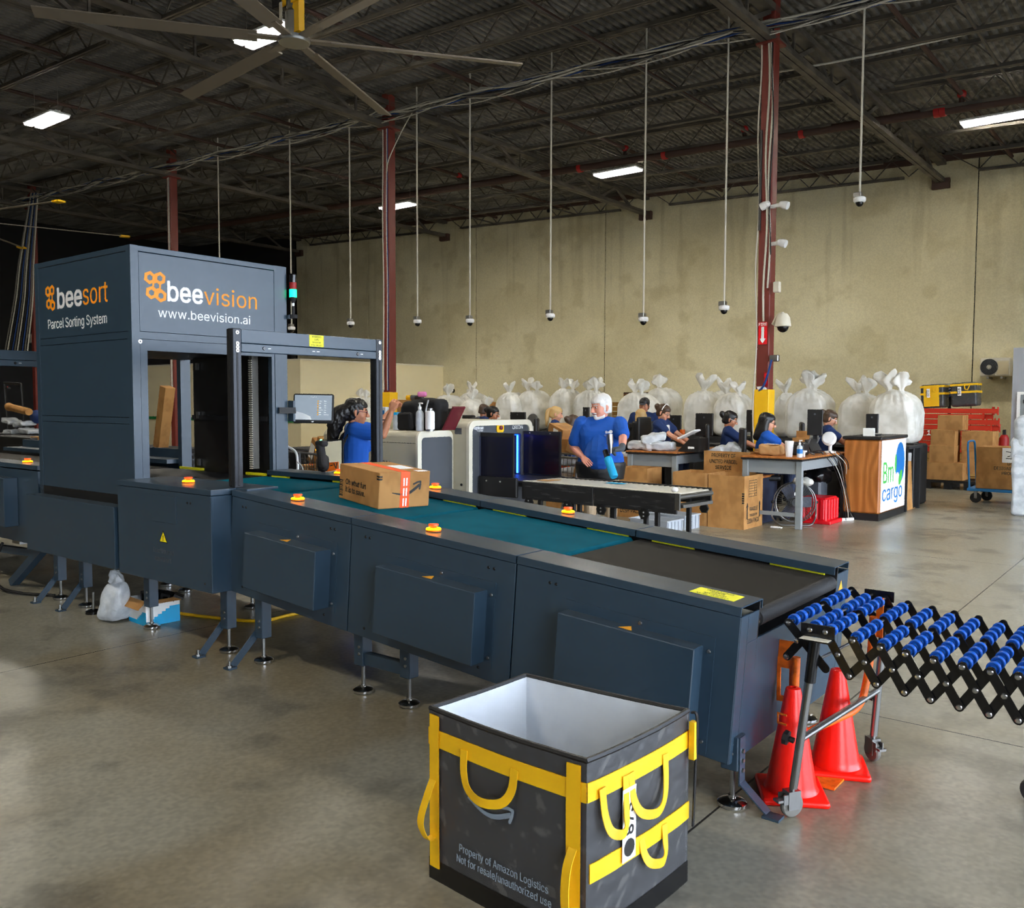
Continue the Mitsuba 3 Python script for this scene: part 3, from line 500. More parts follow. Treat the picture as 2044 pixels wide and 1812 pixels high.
# -------- scanner tower
t = thing('scanner_tower', 'tall dark grey scanning tower with beesort and beevision lettering', 'scanning tower'); X0, X1, Y0, Y1, Z1 = -7.48, -5.99, 3.255, 4.59, 2.75
part(t, 'frame', cat(bx(X0, X0 + .06, Y0, Y0 + .06, .45, Z1), bx(X1 - .06, X1, Y0, Y0 + .06, .45, Z1), bx(X0, X0 + .06, Y1 - .1, Y1, .45, Z1), bx(X1 - .06, X1, Y1 - .12, Y1, .45, Z1),
                     bx(X0, X1, Y0, Y1, Z1 - .04, Z1, .003), bx(X0, X1, Y0 + .002, Y0 + .05, 2.095, 2.145), bx(X0, X1, Y0 + .002, Y0 + .05, 1.49, 1.533), bx(X0, X1, Y0 + .002, Y0 + .05, .9, .955),
                     bx(X1 - .05, X1 - .002, Y0, Y1, 2.095, 2.145), bx(X0 + .002, X0 + .05, Y0, Y1, 2.095, 2.145)), MACH, False)
for a, b in ((2.148, Z1 - .043), (1.536, 2.092), (.958, 1.487)): part(t, 'side_panel', bx(X0 + .063, X1 - .063, Y0 + .004, Y0 + .03, a, b, .002), MACH, False)
part(t, 'front_panel', bx(X1 - .03, X1 - .004, Y0 + .063, Y1 - .09, 2.148, Z1 - .043, .002), MACH, False); part(t, 'back_panel', bx(X0 + .004, X0 + .03, Y0 + .063, Y1 - .09, 2.148, Z1 - .043), MACH, False)
part(t, 'door_frame', cat(bx(X1 - .05, X1 - .004, Y0 + .064, 3.372, .45, 2.092), bx(X1 - .05, X1 - .004, 4.44, Y1 - .123, .45, 2.092), bx(X1 - .05, X1 - .004, Y0 + .064, Y1 - .123, 2.014, 2.092)), MACH, False)
part(t, 'far_side', cat(bx(X0 + .3, X1 - .06, Y1 - .12, Y1 - .1, 1.02, 2.1)), 'm_black', False); part(t, 'ceiling', bx(X0 + .05, X1 - .05, Y0 + .03, Y1 - .05, 2.03, 2.09), 'm_black', False)
part(t, 'near_lining', bx(X0 + .06, X1 - .06, Y0 + .035, Y0 + .05, 1.0, 2.05), 'm_black', False); part(t, 'mid_rail', bx(X0 + .3, X1 - .1, Y1 - .14, Y1 - .12, 1.49, 1.53), 'm_dark', False)
part(t, 'rack_strip', bx(X1 - .2, X1 - .16, 4.36, 4.42, 1.1, 2.02), 'm_cablegrey', False, label='pale toothed strip beside the tunnel mouth')
part(t, 'rack_teeth', cat(*[bx(X1 - .2, X1 - .158, 4.352, 4.36, z, z + .008) for z in np.arange(1.1, 2.0, .018)]), 'm_offwhite', False, kind='stuff')
part(t, 'belt', bx(X0 - .02, X1 - .02, 3.45, 4.41, .98, 1.043, .02), 'm_black', 40); part(t, 'deck', bx(X0, X1, Y0, Y1, .5, .97), 'm_black', False)
for a, b in ((-7.3, -6.95), (-6.3, -6.05)): part(t, 'yellow_strip', bx(a, b, 4.39, 4.42, 1.045, 1.065), 'm_lemon', False, label='bright yellow edge strip')
for x, z in ((-7.1, 1.93), (-7.1, 1.5), (-7.1, 1.08)): part(t, 'hinge', bx(x, x + .03, 4.44, 4.465, z, z + .06), 'm_zinc', False, label='small bright hinge')
part(t, 'ring_bolt', at(lathe([(.006, 0), (.014, 0), (.014, .006), (.006, .006)], 16), X1, 3.315, 2.075, ry=90), 'm_chrome')
part(t, 'base_box', bx(-7.482, -6.075, 3.14, 3.3, .455, .902, .004), MACH, False)
for x in (-7.49, -7.05): foot(t, x, 3.4, .5, (.03, -.18))
foot(t, -7.31, 4.25, .5); foot(t, -6.96, 4.22, .5)
# lettering on the tower
def hexes(s):                                                 # five linked hexagon outlines
    R = s; out = []
    cs = [(-.62, .95), (.62, 1.0), (.2, .1), (-.45, -.75), (.72, -1.0)]
    def hx(c, r): return Polygon([(c[0] + r * math.cos(math.radians(60 * k + 24)), c[1] + r * math.sin(math.radians(60 * k + 24))) for k in range(6)])
    P = unary_union([hx(c, .78 if i != 2 else .62) for i, c in enumerate(cs)]).difference(unary_union([hx(c, .36) for c in cs]))
    return affinity.scale(P, s, s, origin=(0, 0))
def two(parent, parts_, o, u, v):
    for nm, m, mt in parts_: part(parent, nm, X(m, frame(o, u, v)), mt, False)
def txt(s, h, bold=False, width=None, x=0, y=0):
    m = meshkit.text_mesh(s, h, .0015, bold); e = m.bounds; m.apply_translation([-e[0][0], 0, 0])
    if width: m.apply_scale([width / (e[1][0] - e[0][0]), 1, 1])
    m.apply_translation([x, y, 0]); return m
logo = affinity.translate(hexes(.058), .065, 0)
two(t, [('logo', prism(logo, .0015), 'm_orangelogo'), ('lettering', txt('bee', .155, True, .4, .185, -.085), 'm_logowhite'), ('lettering', txt('sort', .155, False, .37, .6, -.085), 'm_orangelogo'), ('lettering', txt('Parcel Sorting System', .075, False, .93, .02, -.24), 'm_logowhite')], (-7.29, Y0 + .004, 2.46), (1, 0, 0), (0, 0, 1))
two(t, [('logo', prism(affinity.translate(hexes(.062), .08, .0), .0015), 'm_orangelogo'), ('lettering', txt('bee', .14, True, .29, .175, -.09), 'm_logowhite'), ('lettering', txt('vision', .125, False, .47, .475, -.09), 'm_orangelogo'), ('lettering', txt('www.beevision.ai', .065, False, .78, .1, -.215), 'm_logowhite')], (X1 - .004, 3.36, 2.475), (0, 1, 0), (0, 0, 1))
# signal light
sl = thing('signal_light', 'stacked signal light glowing green at the tower corner', 'signal light'); sx, sy = -5.955, 4.63
part(sl, 'base', at(lathe([(0, 0), (.035, 0), (.035, .03), (.012, .032), (.012, .1), (0, .1)], 20), sx, sy, 2.335), 'm_dark'); part(sl, 'pole', cyl((sx, sy, 2.36), (sx, sy, 2.47), .011, 12), 'm_white'); part(sl, 'collar', at(lathe([(0, 0), (.012, 0), (.03, .045), (0, .045)], 20), sx, sy, 2.46), 'm_dark')
lit(sl, 'green_lens', at(lathe([(0, 0), (.03, 0), (.03, .065), (0, .065)], 20), sx, sy, 2.505), (.0, 1, .25), 2.2, 'm_green', 30); part(sl, 'red_lens', at(lathe([(0, 0), (.029, 0), (.029, .055), (0, .055)], 20), sx, sy, 2.572), 'm_sprinkler'); part(sl, 'cap', at(lathe([(0, 0), (.029, 0), (.029, .06), (.02, .07), (0, .07)], 20), sx, sy, 2.628), 'm_blackgloss')
part(sl, 'bracket', bx(X1 - .05, sx, sy - .045, sy - .02, 2.33, 2.36), MACH, False)
# -------- gate with the sensor beam
def gate(x, lab, full=True):
    g = thing('sensor_gate', lab, 'gate')
    for y in (3.345, 4.57):
        p = part(g, 'post', cat(bx(x - .03, x + .03, y - .032, y + .032, 1.1 if y < 4 else 1.06, 2.115, .004)), 'm_darkalu', False)
        part(p, 'groove', cat(bx(x - .032, x + .0, y - .034, y - .03, 1.11, 2.11), bx(x + .028, x + .0325, y - .006, y + .006, 1.11, 1.96)), 'm_black', False)
        for z in (2.09, 2.02, 1.997, 1.975): part(p, 'bolt', at(lathe([(.005, 0), (.012, 0), (.012, .006), (.005, .006)], 14), x + .03, y + .004 * 0, z, ry=90), 'm_chrome')
    b = part(g, 'beam', cat(bx(x - .03, x + .028, 3.377, 4.54, 2.025, 2.112, .003), bx(x - .03, x + .028, 3.377, 4.54, 1.968, 2.022, .003)), MACH, False)
    for y in (3.55, 4.36):
        part(b, 'lens', at(lathe([(0, 0), (.013, 0), (.011, .004), (0, .004)], 16), x + .028, y, 1.997, ry=90), 'm_blackgloss')
    part(b, 'marking', cat(*[bx(x + .028, x + .0292, y, y + .024, 1.995, 2.0) for y in (3.58, 4.385, 3.945, 3.985)]), 'm_logowhite', False)
    c = part(b, 'caution_label', bx(x + .028, x + .0295, 3.92, 4.045, 2.03, 2.11), 'm_lemon', False)
    for k, (s, h) in enumerate((('WARNING', .012), ('35KG', .012), ('MAXIMUM', .010), ('RATED CAPACITY', .008))):
        part(b, 'lettering', text(s, h, (x + .0295, 3.9825, 2.092 - k * .0185), (0, 1, 0), (0, 0, 1), .0006, align='c'), 'm_print', False)
    return g
gate(-4.9, 'dark sensor gate standing over the belt before the tower'); gate(-8.62, 'second sensor gate beyond the far side of the tower')
# -------- outfeed beyond the tower
t = thing('outfeed_conveyor', 'outfeed conveyor leaving the far side of the tower at the left edge', 'conveyor')
part(t, 'side_panel', bx(-11, -7.58, 3.28, 3.3, .45, 1.07, .002), MACH, False); part(t, 'rail_cover', bx(-11, -7.575, 3.277, 3.49, 1.08, 1.118, .002), MACH, False); part(t, 'far_rail', cat(bx(-11, -7.5, 4.385, 4.6, 1.08, 1.118), bx(-11, -7.5, 4.58, 4.6, .45, 1.08)), MACH, False)
part(t, 'belt', bx(-11, -7.5, 3.46, 4.4, 1.0, 1.05), 'm_belt', False); part(t, 'bed', bx(-11, -7.6, 3.32, 4.57, .5, .98), 'm_black', False); gp = part(t, 'motor_guard', bx(-9.0, -7.96, 3.165, 3.28, .585, 1.0, .004), MACH, False)
estop(t, (-8.02, 3.39, 1.118)); part(t, 'far_board', bx(-11, -7.5, 4.6, 4.63, 1.118, 1.2), MACH, False)
part(t, 'bracket', bx(-8.4, -8.25, 3.4, 3.5, .38, .47), 'm_zinc', False); part(t, 'cross_frame', cat(bar((-9.2, 3.4, .28), (-7.9, 3.4, .34), .06), bar((-8.4, 3.4, .02), (-7.75, 3.4, .42), .07)), MACH, False); foot(t, -8.9, 3.37, .5)
cb_ = thing('floor_cable', 'black cable looping under the outfeed conveyor at the far left', 'cable'); put(cb_, tube(curve([(-8.35, 3.3, .4), (-8.4, 3.25, .2), (-8.2, 3.2, .05), (-7.9, 3.25, .02), (-7.6, 3.4, .015)]), .012, 8), 'm_black')
# -------- touch screen
t = thing('touch_screen', 'lit touch screen on an arm at the tower beside the woman', 'screen')
c = V(625, 815, 4.8); M = frame(c, (.79, .61, -.015), (-.01, .02, 1)) @ MT(rx=-6)
part(t, 'bezel', X(bx(-.17, .17, -.125, .125, -.03, 0, .012), M), 'm_dark', False)
glass = lit(t, 'display', X(bx(-.157, .157, -.098, .112, 0, .0015), M), (.5, .62, .74), .2, 'm_panelgrey')
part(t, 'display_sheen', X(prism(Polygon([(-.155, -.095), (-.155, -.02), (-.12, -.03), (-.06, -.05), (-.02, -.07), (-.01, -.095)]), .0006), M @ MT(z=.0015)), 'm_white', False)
for r in range(7):
    yy = .062 - r * .019
    part(t, 'icon', X(prism(Point(.04, yy).buffer(.006), .0006), M @ MT(z=.0016)), 'm_amber', False); part(t, 'readout', X(cat(bx(.05, .068 + .012 * (r == 4), yy - .003, yy + .003, 0, .0006), bx(.092, .11 + .02 * (r == 6), yy - .003, yy + .003, 0, .0006)), M @ MT(z=.0016)), 'm_logowhite', False)
part(t, 'lettering', X(text('Dimension', .008, (-.0, .092, 0), (1, 0, 0), (0, 1, 0), .0006, align='c'), M @ MT(z=.0016)), 'm_logowhite', False)
part(t, 'button', X(bx(-.01, .008, -.116, -.108, 0, .0015), M), 'm_logowhite', False)
part(t, 'arm', cat(bar((-5.99, 4.5, 1.58), (-5.93, 4.62, 1.58), .05), X(bx(-.1, -.05, -.09, .09, -.1, -.03), M @ MT(x=-.06))), 'm_black', False); part(t, 'mount_plate', bx(-6.0, -5.93, 4.6, 4.62, 1.49, 1.66), MACH, False)
# -------- things left under the machine
t = thing('plastic_sack', 'knotted white plastic sack slumped on the floor under the sorter', 'sack'); M = MT(-6.43, 3.3, 0, rz=15)
sk = rbox(.26, .2, .3, .08, .02, .03, 9, 3); vv = sk.vertices; k_ = np.clip((vv[:, 2]) / .3, 0, 1); vv[:, 0] *= 1 - .35 * k_; vv[:, 1] *= 1 - .4 * k_; vv[:, 0] += .05 * k_; sk.vertices = vv
part(t, 'body', X(sk, M), 'm_poly', 40); kn = X(rbox(.1, .08, .13, .04, .012, .03, 22, 5), M @ MT(.05, 0, .27, ry=-14)); part(t, 'knot', kn, 'm_poly', 40)
t = thing('open_carton', 'open white and blue carton of black parts under the sorter', 'carton'); M = MT(-6.2, 3.5, 0, rz=-4); w, d, h = .28, .26, .185
part(t, 'wall', X(cat(bx(-w / 2, w / 2, -d / 2, -d / 2 + .005, 0, h), bx(-w / 2, w / 2, d / 2 - .005, d / 2, 0, h), bx(-w / 2, -w / 2 + .005, -d / 2, d / 2, 0, h), bx(w / 2 - .005, w / 2, -d / 2, d / 2, 0, h), bx(-w / 2, w / 2, -d / 2, d / 2, 0, .005)), M), 'm_white', False)
st_ = [bx(-w / 2, w / 2, -d / 2 - .0015, -d / 2, 0, .03), bx(w / 2, w / 2 + .0015, -d / 2, d / 2, 0, .03)] + [bx(w / 2, w / 2 + .0015, -d / 2 + .03 * k, d / 2, .03, .03 + .016 * k) for k in range(1, 7)] + [bx(-.02 + .02 * k, w / 2, -d / 2 - .0015, -d / 2, .03, .03 + .014 * k) for k in range(1, 6)]
part(t, 'blue_print', X(cat(*st_), M), 'm_cyan', False); part(t, 'flap', X(bar((-w / 2 - .04, -d / 2 - .0, h - .05), (-w / 2 - .01, -d / 2, h), .01, .004), M), 'm_card', False)
part(t, 'flap', X(cat(bar((w / 2 + .03, -.0, h - .02), (w / 2, 0, h), d, .004)), M), 'm_card', False); part(t, 'flap', X(cat(bar((0, -d / 2 - .06, h - .055), (0, -d / 2, h), w, .004)), M), 'm_card', False)
for k in range(4): 
    b = thing('black_bracket', 'black plastic bracket poking out of the open carton under the sorter', 'bracket', 'black brackets in the carton'); put(b, X(cat(bx(-.01, .01, -.05, .05, 0, .16), bx(-.01, .06, -.05, .05, .14, .16)), M @ MT(-.08 + .05 * k, .02 * k, .06, ry=12 * k - 10, rz=20 * k)), 'm_black', False)
t = thing('spare_foot', 'loose black levelling foot lying beside the white sack', 'foot'); part(t, 'disc', at(lathe([(0, 0), (.055, 0), (.055, .02), (.02, .035), (0, .035)], 20), -6.78, 3.32, .0), 'm_blackgloss'); part(t, 'screw', cyl((-6.78, 3.32, .03), (-6.77, 3.32, .17), .01, 8), 'm_zinc')
t = thing('yellow_hose', 'yellow air hose lying on the floor behind the sorter legs', 'hose'); put(t, tube(curve([(-6.6, 3.62, .012), (-5.9, 3.8, .012), (-5.53, 3.97, .012), (-5.5, 4.3, .012), (-5.3, 5.2, .012), (-5.6, 6.0, .012)]), .012, 8), 'm_yellow')
# -------- taped carton on the belt
t = thing('parcel_box', 'cardboard parcel with orange tape and curved arrow riding on the teal belt', 'box')
u = np.array([.08032, .37363, -.0059]); u /= np.linalg.norm(u); vx_ = np.array([-.4747, .0895, .0348]); vx_ /= np.linalg.norm(vx_)
pc = np.array([-4.039, 3.772, .984]); W, D, Hh = .384, .484, .228; M = frame(pc, -vx_, u); M = M @ MT(); nz = M[:3, 2]     # x to the near corner side, y away along the near end face
# local: x from -D (back) to 0 (face towards +x), y 0..W, z 0..H
part(t, 'body', X(bx(-D, 0, 0, W, 0, Hh, .004), M), 'm_card', False); part(t, 'seam', X(bx(-D - .0005, .0008, W / 2 - .004, W / 2 + .004, Hh, Hh + .0005), M), 'm_print', False)
part(t, 'tape', X(cat(bx(-D, .0015, W / 2 - .035, W / 2 + .035, Hh, Hh + .0012), bx(.0, .0012, W / 2 - .035, W / 2 + .035, 0, Hh + .001)), M), 'm_tape', False)
part(t, 'tape_print', X(cat(*[bx(.0012, .0018, W / 2 - .006 + dy, W / 2 + .004 + dy, z, z + .05) for z in (.01, .075, .14) for dy in (-.008, .012)]), M), 'm_logowhite', False)
def smile(w):                                                 # curved arrow, like a smile from left to right
    tt = np.linspace(0, 1, 24); xx = (tt - .5) * w; yy = -.17 * w * np.sin(np.pi * (tt * .92 + .04)) ** 1.2; th = w * (.022 + .1 * tt * (1.15 - tt * .75) ** .6)
    top = np.c_[xx, yy + th * .6]; bot = np.c_[xx, yy - th * .6]
    body = Polygon(np.vstack([top, bot[::-1]])).buffer(0)
    hd = LineString([(.3 * w, .06 * w), (.46 * w, .085 * w), (.55 * w, .075 * w), (.53 * w, -.03 * w), (.48 * w, -.14 * w)]).buffer(.028 * w, 4)
    return unary_union([body, hd])
part(t, 'printed_arrow', X(prism(affinity.rotate(smile(.21), 12), .0008), frame(M[:3, 3] + M[:3, :3] @ np.array([.0004, W / 2 + .01, .125]), M[:3, 1], M[:3, 2])), 'm_print', False)
o = lambda a, b: M[:3, 3] + M[:3, :3] @ np.array([a, -.0004, b])
part(t, 'lettering', cat(text('Oh what fun', .034, o(-D + .085, .105), M[:3, 0], M[:3, 2], .001, True, width=.245), text('it is to save.', .034, o(-D + .085, .055), M[:3, 0], M[:3, 2], .001, True, width=.235)), 'm_print', False)
part(t, 'barcode', X(cat(*[bx(-D + .008, -D + .05, -.0012, 0, .02 + k * .011, .02 + k * .011 + (.004 if k % 3 else .007)) for k in range(10)], bx(-D + .006, -D + .009, -.0012, 0, .018, .13)), M), 'm_print', False)
part(t, 'corner_print', X(cat(bx(-.03, .0, -.0012, 0, Hh - .03, Hh - .02), bx(-.03, 0, -.0012, 0, Hh - .046, Hh - .036), bx(0, .0012, 0, .02, Hh - .03, Hh - .02), bx(0, .0012, 0, .02, Hh - .046, Hh - .036)), M), 'm_print', False)
part(t, 'label', X(bx(-.3, -.14, W / 2 + .05, W / 2 + .16, Hh, Hh + .001), M), 'm_paper', False); part(t, 'label', X(bx(-.05, .0, W - .1, W - .02, Hh, Hh + .001), M), 'm_paper', False)
# ================================================================ foreground: tote, cones, wheel conveyor, hand truck
TC = [np.array(c) for c in ((-1.397, 2.126), (-2.076, 2.171), (-2.04, 2.672), (-1.362, 2.706))]     # corners: near, left, back, right
t = thing('delivery_tote', 'black fabric tote with yellow straps, open and empty, in the foreground', 'tote bag')
ZT = .6
def side(a, b, N=14, K=12, bulge=.012, off=0.0, inset=.0, z0=0.0, z1=ZT, seed=0):   # a soft fabric wall between two corners
    d = b - a; L = np.linalg.norm(d); d = d / L; nrm = np.array([d[1], -d[0]]); P = np.zeros((K + 1, N + 1, 3))
    cen = sum(TC) / 4
    if np.dot((a + b) / 2 - cen, nrm) < 0: nrm = -nrm
    for i in range(K + 1):
        for j in range(N + 1):
            s, zz = j / N, z0 + (z1 - z0) * i / K; q = a + d * (inset + (L - 2 * inset) * s)
            n_ = bulge * 4 * s * (1 - s) * (.5 + .5 * math.sin(math.pi * zz / ZT)) + .006 * (meshkit.fbm(np.array([q[0] * 9, q[1] * 9, zz * 9 + seed]), 3) - .5) * min(1, 12 * s * (1 - s))
            sag = -.006 * 4 * s * (1 - s) * (i / K) ** 3 if z1 == ZT else 0
            P[i, j] = [*(q + nrm * (n_ + off)), zz + sag]
    return P, nrm
def sheet(P):
    K, N = P.shape[0] - 1, P.shape[1] - 1; idx = np.arange((K + 1) * (N + 1)).reshape(K + 1, N + 1); f = []
    for i in range(K):
        for j in range(N): f += [[idx[i, j], idx[i, j + 1], idx[i + 1, j + 1]], [idx[i, j], idx[i + 1, j + 1], idx[i + 1, j]]]
    return trimesh.Trimesh(P.reshape(-1, 3), f, process=False)
def thick(P, nrm, th):
    Q = P - np.array([*nrm, 0]) * th; a, b = sheet(P), sheet(Q); b.invert(); return a, b
SD = [(TC[1], TC[0]), (TC[0], TC[3]), (TC[3], TC[2]), (TC[2], TC[1])]; outs, ins = [], []
for k, (a, b) in enumerate(SD):
    P, nr = side(a, b, seed=k); o_, i_ = thick(P, nr, .012); outs.append(o_); ins.append(i_)
    rim = P[-1]; part(t, 'rim_binding', tube(rim - np.array([*nr, 0]) * .005, .009, 6), 'm_black', 30)
part(t, 'shell', cat(*outs, trimesh.Trimesh([[*c, .004] for c in TC], [[0, 1, 2], [0, 2, 3]], process=False)), 'm_tote', 40)
cn = sum(TC) / 4; part(t, 'liner', cat(*ins, trimesh.Trimesh([[*(cn + (c - cn) * .985), .012] for c in TC], [[0, 2, 1], [0, 3, 2]], process=False)), 'm_liner', 40, label='white inner liner')
part(t, 'base_band', cat(*[sheet(side(a, b, off=.002, z1=.075, K=2, seed=k)[0]) for k, (a, b) in enumerate(SD)]), 'm_blackgloss', 40)
def band(a, b, s0, s1, z0, z1, off, seed, name='strap'):
    N = max(3, int(26 * (s1 - s0))); P, nr = side(a, b, N=N, K=4, off=off, z0=z0, z1=z1 - 1e-6, seed=seed)
    d = b - a; Q = np.zeros_like(P)
    for i in range(P.shape[0]):
        for j in range(P.shape[1]):
            s = s0 + (s1 - s0) * j / N; zz = P[i, j, 2]; q = a + d * s
            n_ = .012 * 4 * s * (1 - s) * (.5 + .5 * math.sin(math.pi * zz / ZT)) + .006 * (meshkit.fbm(np.array([q[0] * 9, q[1] * 9, zz * 9 + seed]), 3) - .5) * min(1, 12 * s * (1 - s))
            Q[i, j] = [*(q + nr * (n_ + off)), zz - .005 * 4 * s * (1 - s) * (zz / ZT) ** 3]
    return Q, nr
def strap(k, s0, s1, z0, z1, off=.004):
    Q, nr = band(*SD[k], s0, s1, z0, z1, off, k); a, b = thick(Q, nr, .003); part(t, 'strap', cat(a, b), 'm_yellow', 40, label='yellow webbing strap')
strap(0, 0, 1, .475, .535); strap(1, 0, 1, .475, .535); strap(0, .015, .085, .05, .585, .008); strap(0, .9, .975, .05, .585, .008); strap(1, .02, 1, .225, .285)
def handle(k, s0, s1, zt, drop, out=.05, w=.03, vertical=False):
    a, b = SD[k]; _, nr = side(a, b, N=2, K=1); d = b - a
    if vertical: ctr = [(s0, zt, .012), (s0, zt - .05, .04), (s0, zt - .13, out), (s0, zt - .2, .04), (s0, zt - drop, .012)]
    else: ctr = [(s0, zt, .014), (s0 + .01, zt - drop * .55, .022), (s0 + .18 * (s1 - s0), zt - drop * .9, out * .7), ((s0 + s1) / 2, zt - drop, out), (s1 - .18 * (s1 - s0), zt - drop * .9, out * .7), (s1 - .01, zt - drop * .55, .022), (s1, zt, .014)]
    pts = curve([[*(a + d * s + nr * n_), z] for s, z, n_ in ctr], 6); tg = np.gradient(pts, axis=0); tg /= np.linalg.norm(tg, axis=1, keepdims=True)
    n3 = np.array([*nr, 0.0]); sd = np.cross(tg, n3); sd /= np.linalg.norm(sd, axis=1, keepdims=True)
    v = np.concatenate([pts + sd * w / 2 + n3 * .0015, pts - sd * w / 2 + n3 * .0015, pts - sd * w / 2 - n3 * .0015, pts + sd * w / 2 - n3 * .0015]); K = len(pts); f = []
    for i in range(K - 1):
        for q in range(4):
            A, B = q * K, ((q + 1) % 4) * K; f += [[A + i, B + i, B + i + 1], [A + i, B + i + 1, A + i + 1]]
    m = trimesh.Trimesh(v, f, process=False); part(t, 'handle', m, 'm_yellow', 40, label='yellow webbing handle')
handle(0, .27, .6, .505, .13); handle(1, .1, .31, .505, .15); handle(1, .36, .7, .505, .15); handle(1, .47, .7, .27, .09, .05); handle(0, .045, 0, .36, .2, .07, vertical=True); handle(0, .94, 0, .33, .2, .05, vertical=True)
a, b = SD[0]; d0 = np.array([*(b - a), 0]); d0 /= np.linalg.norm(d0); _, nr = side(a, b, N=2, K=1); n0 = np.array([*nr, 0])
def on(k, s, z, off): a, b = SD[k]; _, nr = side(a, b, N=2, K=1); return np.array([*(a + (b - a) * s + nr * (off + .012 * 4 * s * (1 - s) * (.5 + .5 * math.sin(math.pi * z / ZT)))), z])
part(t, 'printed_arrow', X(prism(smile(.19), .001), frame(on(0, .44, .355, .005), d0, (0, 0, 1))), 'm_greyprint', False)
part(t, 'lettering', cat(text('Property of Amazon Logistics', .026, on(0, .24, .155, .0075), d0, (0, 0, 1), .001, width=.385), text('Not for resale/unauthorized use', .026, on(0, .22, .115, .0075), d0, (0, 0, 1), .001, width=.41)), 'm_greyprint', False)
a, b = SD[1]; d1 = np.array([*(b - a), 0]); d1 /= np.linalg.norm(d1)
tg_ = part(t, 'number_tag', X(bx(-.115, .115, -.036, .036, 0, .0015), frame(on(1, .335, .35, .008), (0, 0, 1), -d1)), 'm_paper', False, label='white tag reading 873')
part(t + '__' + tg_.rpartition('__')[2], 'lettering', X(cat(txt('873', .042, True, .1, -.035, -.021), at(prism(Point(-.075, 0).buffer(.028, 8), .0015), 0, 0, 0)), frame(on(1, .335, .35, .0095), (0, 0, 1), -d1)), 'm_print', False)
part(t, 'zip_cord', tube(curve([on(1, .99, .6, .01), on(1, 1.0, .58, .03), on(1, 1.005, .4, .025), on(1, 1.0, .2, .02)]), .005, 6), 'm_black'); part(t, 'zip_pull', bx(*np.sort([on(1, .985, .5, .01)[0], on(1, .985, .5, .03)[0]]), on(1, .985, .5, .01)[1] - .012, on(1, .985, .5, .01)[1] + .012, .44, .57), 'm_yellow', False)
# -------- cones
def cone(x, y, rz, h, lab):
    t = thing('traffic_cone', lab, 'traffic cone'); s = .135
    part(t, 'base', X(rbox(2 * s, 2 * s, .03, .014, .03), MT(x, y, 0, rz=rz)), 'm_conered', 40)
    part(t, 'body', X(lathe([(.118, .025), (.108, .035), (.1, .06), (.034, h - .02), (.03, h - .004), (.022, h), (.012, h), (.012, h - .03)], 36), MT(x, y, 0)), 'm_conered', 40)
    return t
k1 = cone(-1.335, 3.6, 30, .46, 'front red traffic cone by the orange hand truck'); cone(-1.275, 3.98, 25, .46, 'rear red traffic cone against the belt end')
part(k1, 'tag_slot', X(cat(bx(-.022, .022, -.0, .004, .31, .318), bx(-.022, .022, 0, .004, .35, .358), bx(-.022, -.016, 0, .004, .31, .358)), MT(-1.36, 3.6 - .058, .0, rz=-10)), 'm_orange', False)
# -------- orange hand truck parts standing between the cones
t = thing('hand_truck', 'worn orange tubular hand truck tucked behind the cones', 'hand truck')
part(t, 'frame_tube', tube(bend([(-1.36, 3.70, .56), (-1.37, 3.70, .2), (-1.18, 4.02, .29), (-1.16, 4.07, .5), (-1.15, 4.06, .7)], .07, 8), .0165, 12), 'm_orange'); part(t, 'slot_plate', cat(bx(-1.45, -1.38, 3.71, 3.72, .5, .62), bx(-1.45, -1.435, 3.71, 3.72, .36, .5), bx(-1.395, -1.38, 3.71, 3.72, .36, .5), bx(-1.45, -1.38, 3.71, 3.72, .35, .375)), 'm_orange', False)
part(t, 'slot_plate', bx(-1.15, -1.12, 4.1, 4.11, .6, .78), 'm_orange', False); part(t, 'toe_plate', bx(-1.42, -1.2, 3.74, 3.95, .002, .012), 'm_orange', False)
part(t, 'stem', bar((-1.4, 3.74, .01), (-1.4, 3.74, .4), .02), 'm_orange', False)
# -------- expandable wheel conveyor
wc = thing('wheel_conveyor', 'expandable conveyor of blue skate wheels on black scissor links', 'conveyor')
AX = [(-1.29, .79), (-1.2, .78), (-1.14, .772), (-1.04, .76), (-.94, .75), (-.85, .742), (-.755, .735), (-.66, .73), (-.57, .729), (-.485, .728), (-.395, .728), (-.3, .73), (-.2, .733)]
YA, YM, YB = 3.42, 3.82, 4.2
wheel = lathe([(.006, -.012), (.012, -.013), (.013, -.007), (.019, -.006), (.02, -.013), (.0235, -.012), (.024, -.005), (.0225, 0), (.024, .005), (.0235, .012), (.02, .013), (.019, .006), (.013, .007), (.012, .013), (.006, .012)], 20)
wd_ = mikit.ply(X(wheel, MT(rx=90)), 'm_bluewheel', 40)
bolt = X(lathe([(0, -.004), (.011, -.004), (.011, .001), (.008, .005), (0, .006)], 12), MT(rx=90))
bd_ = mikit.ply(bolt, 'm_chrome', 30)
for i, (x, z) in enumerate(AX):
    part(wc, 'axle', cyl((x, YA - .01, z - .012), (x, YB + .01, z - .012), .005, 8), 'm_zinc')
    for j in range(8):
        y = YA + .05 + j * .083 + (.05 if j > 3 else 0); k_ = free(wc + '__wheel'); scene[k_] = {**wd_, 'to_world': T().translate([x, y, z - .012])}
def link(p, q, y):
    p, q = np.asarray(p), np.asarray(q); d = q - p; L = np.linalg.norm(d); d /= L
    poly = LineString([(0, 0), (L, 0)]).buffer(.0165, 6); return X(prism(poly, .005), frame((p[0], y, p[1]), (d[0], 0, d[1]), (-d[1], 0, d[0])))
BN = {}
for i in range(2, len(AX) - 1): BN[i] = (AX[i][0] + .09, AX[i][1] - .162)
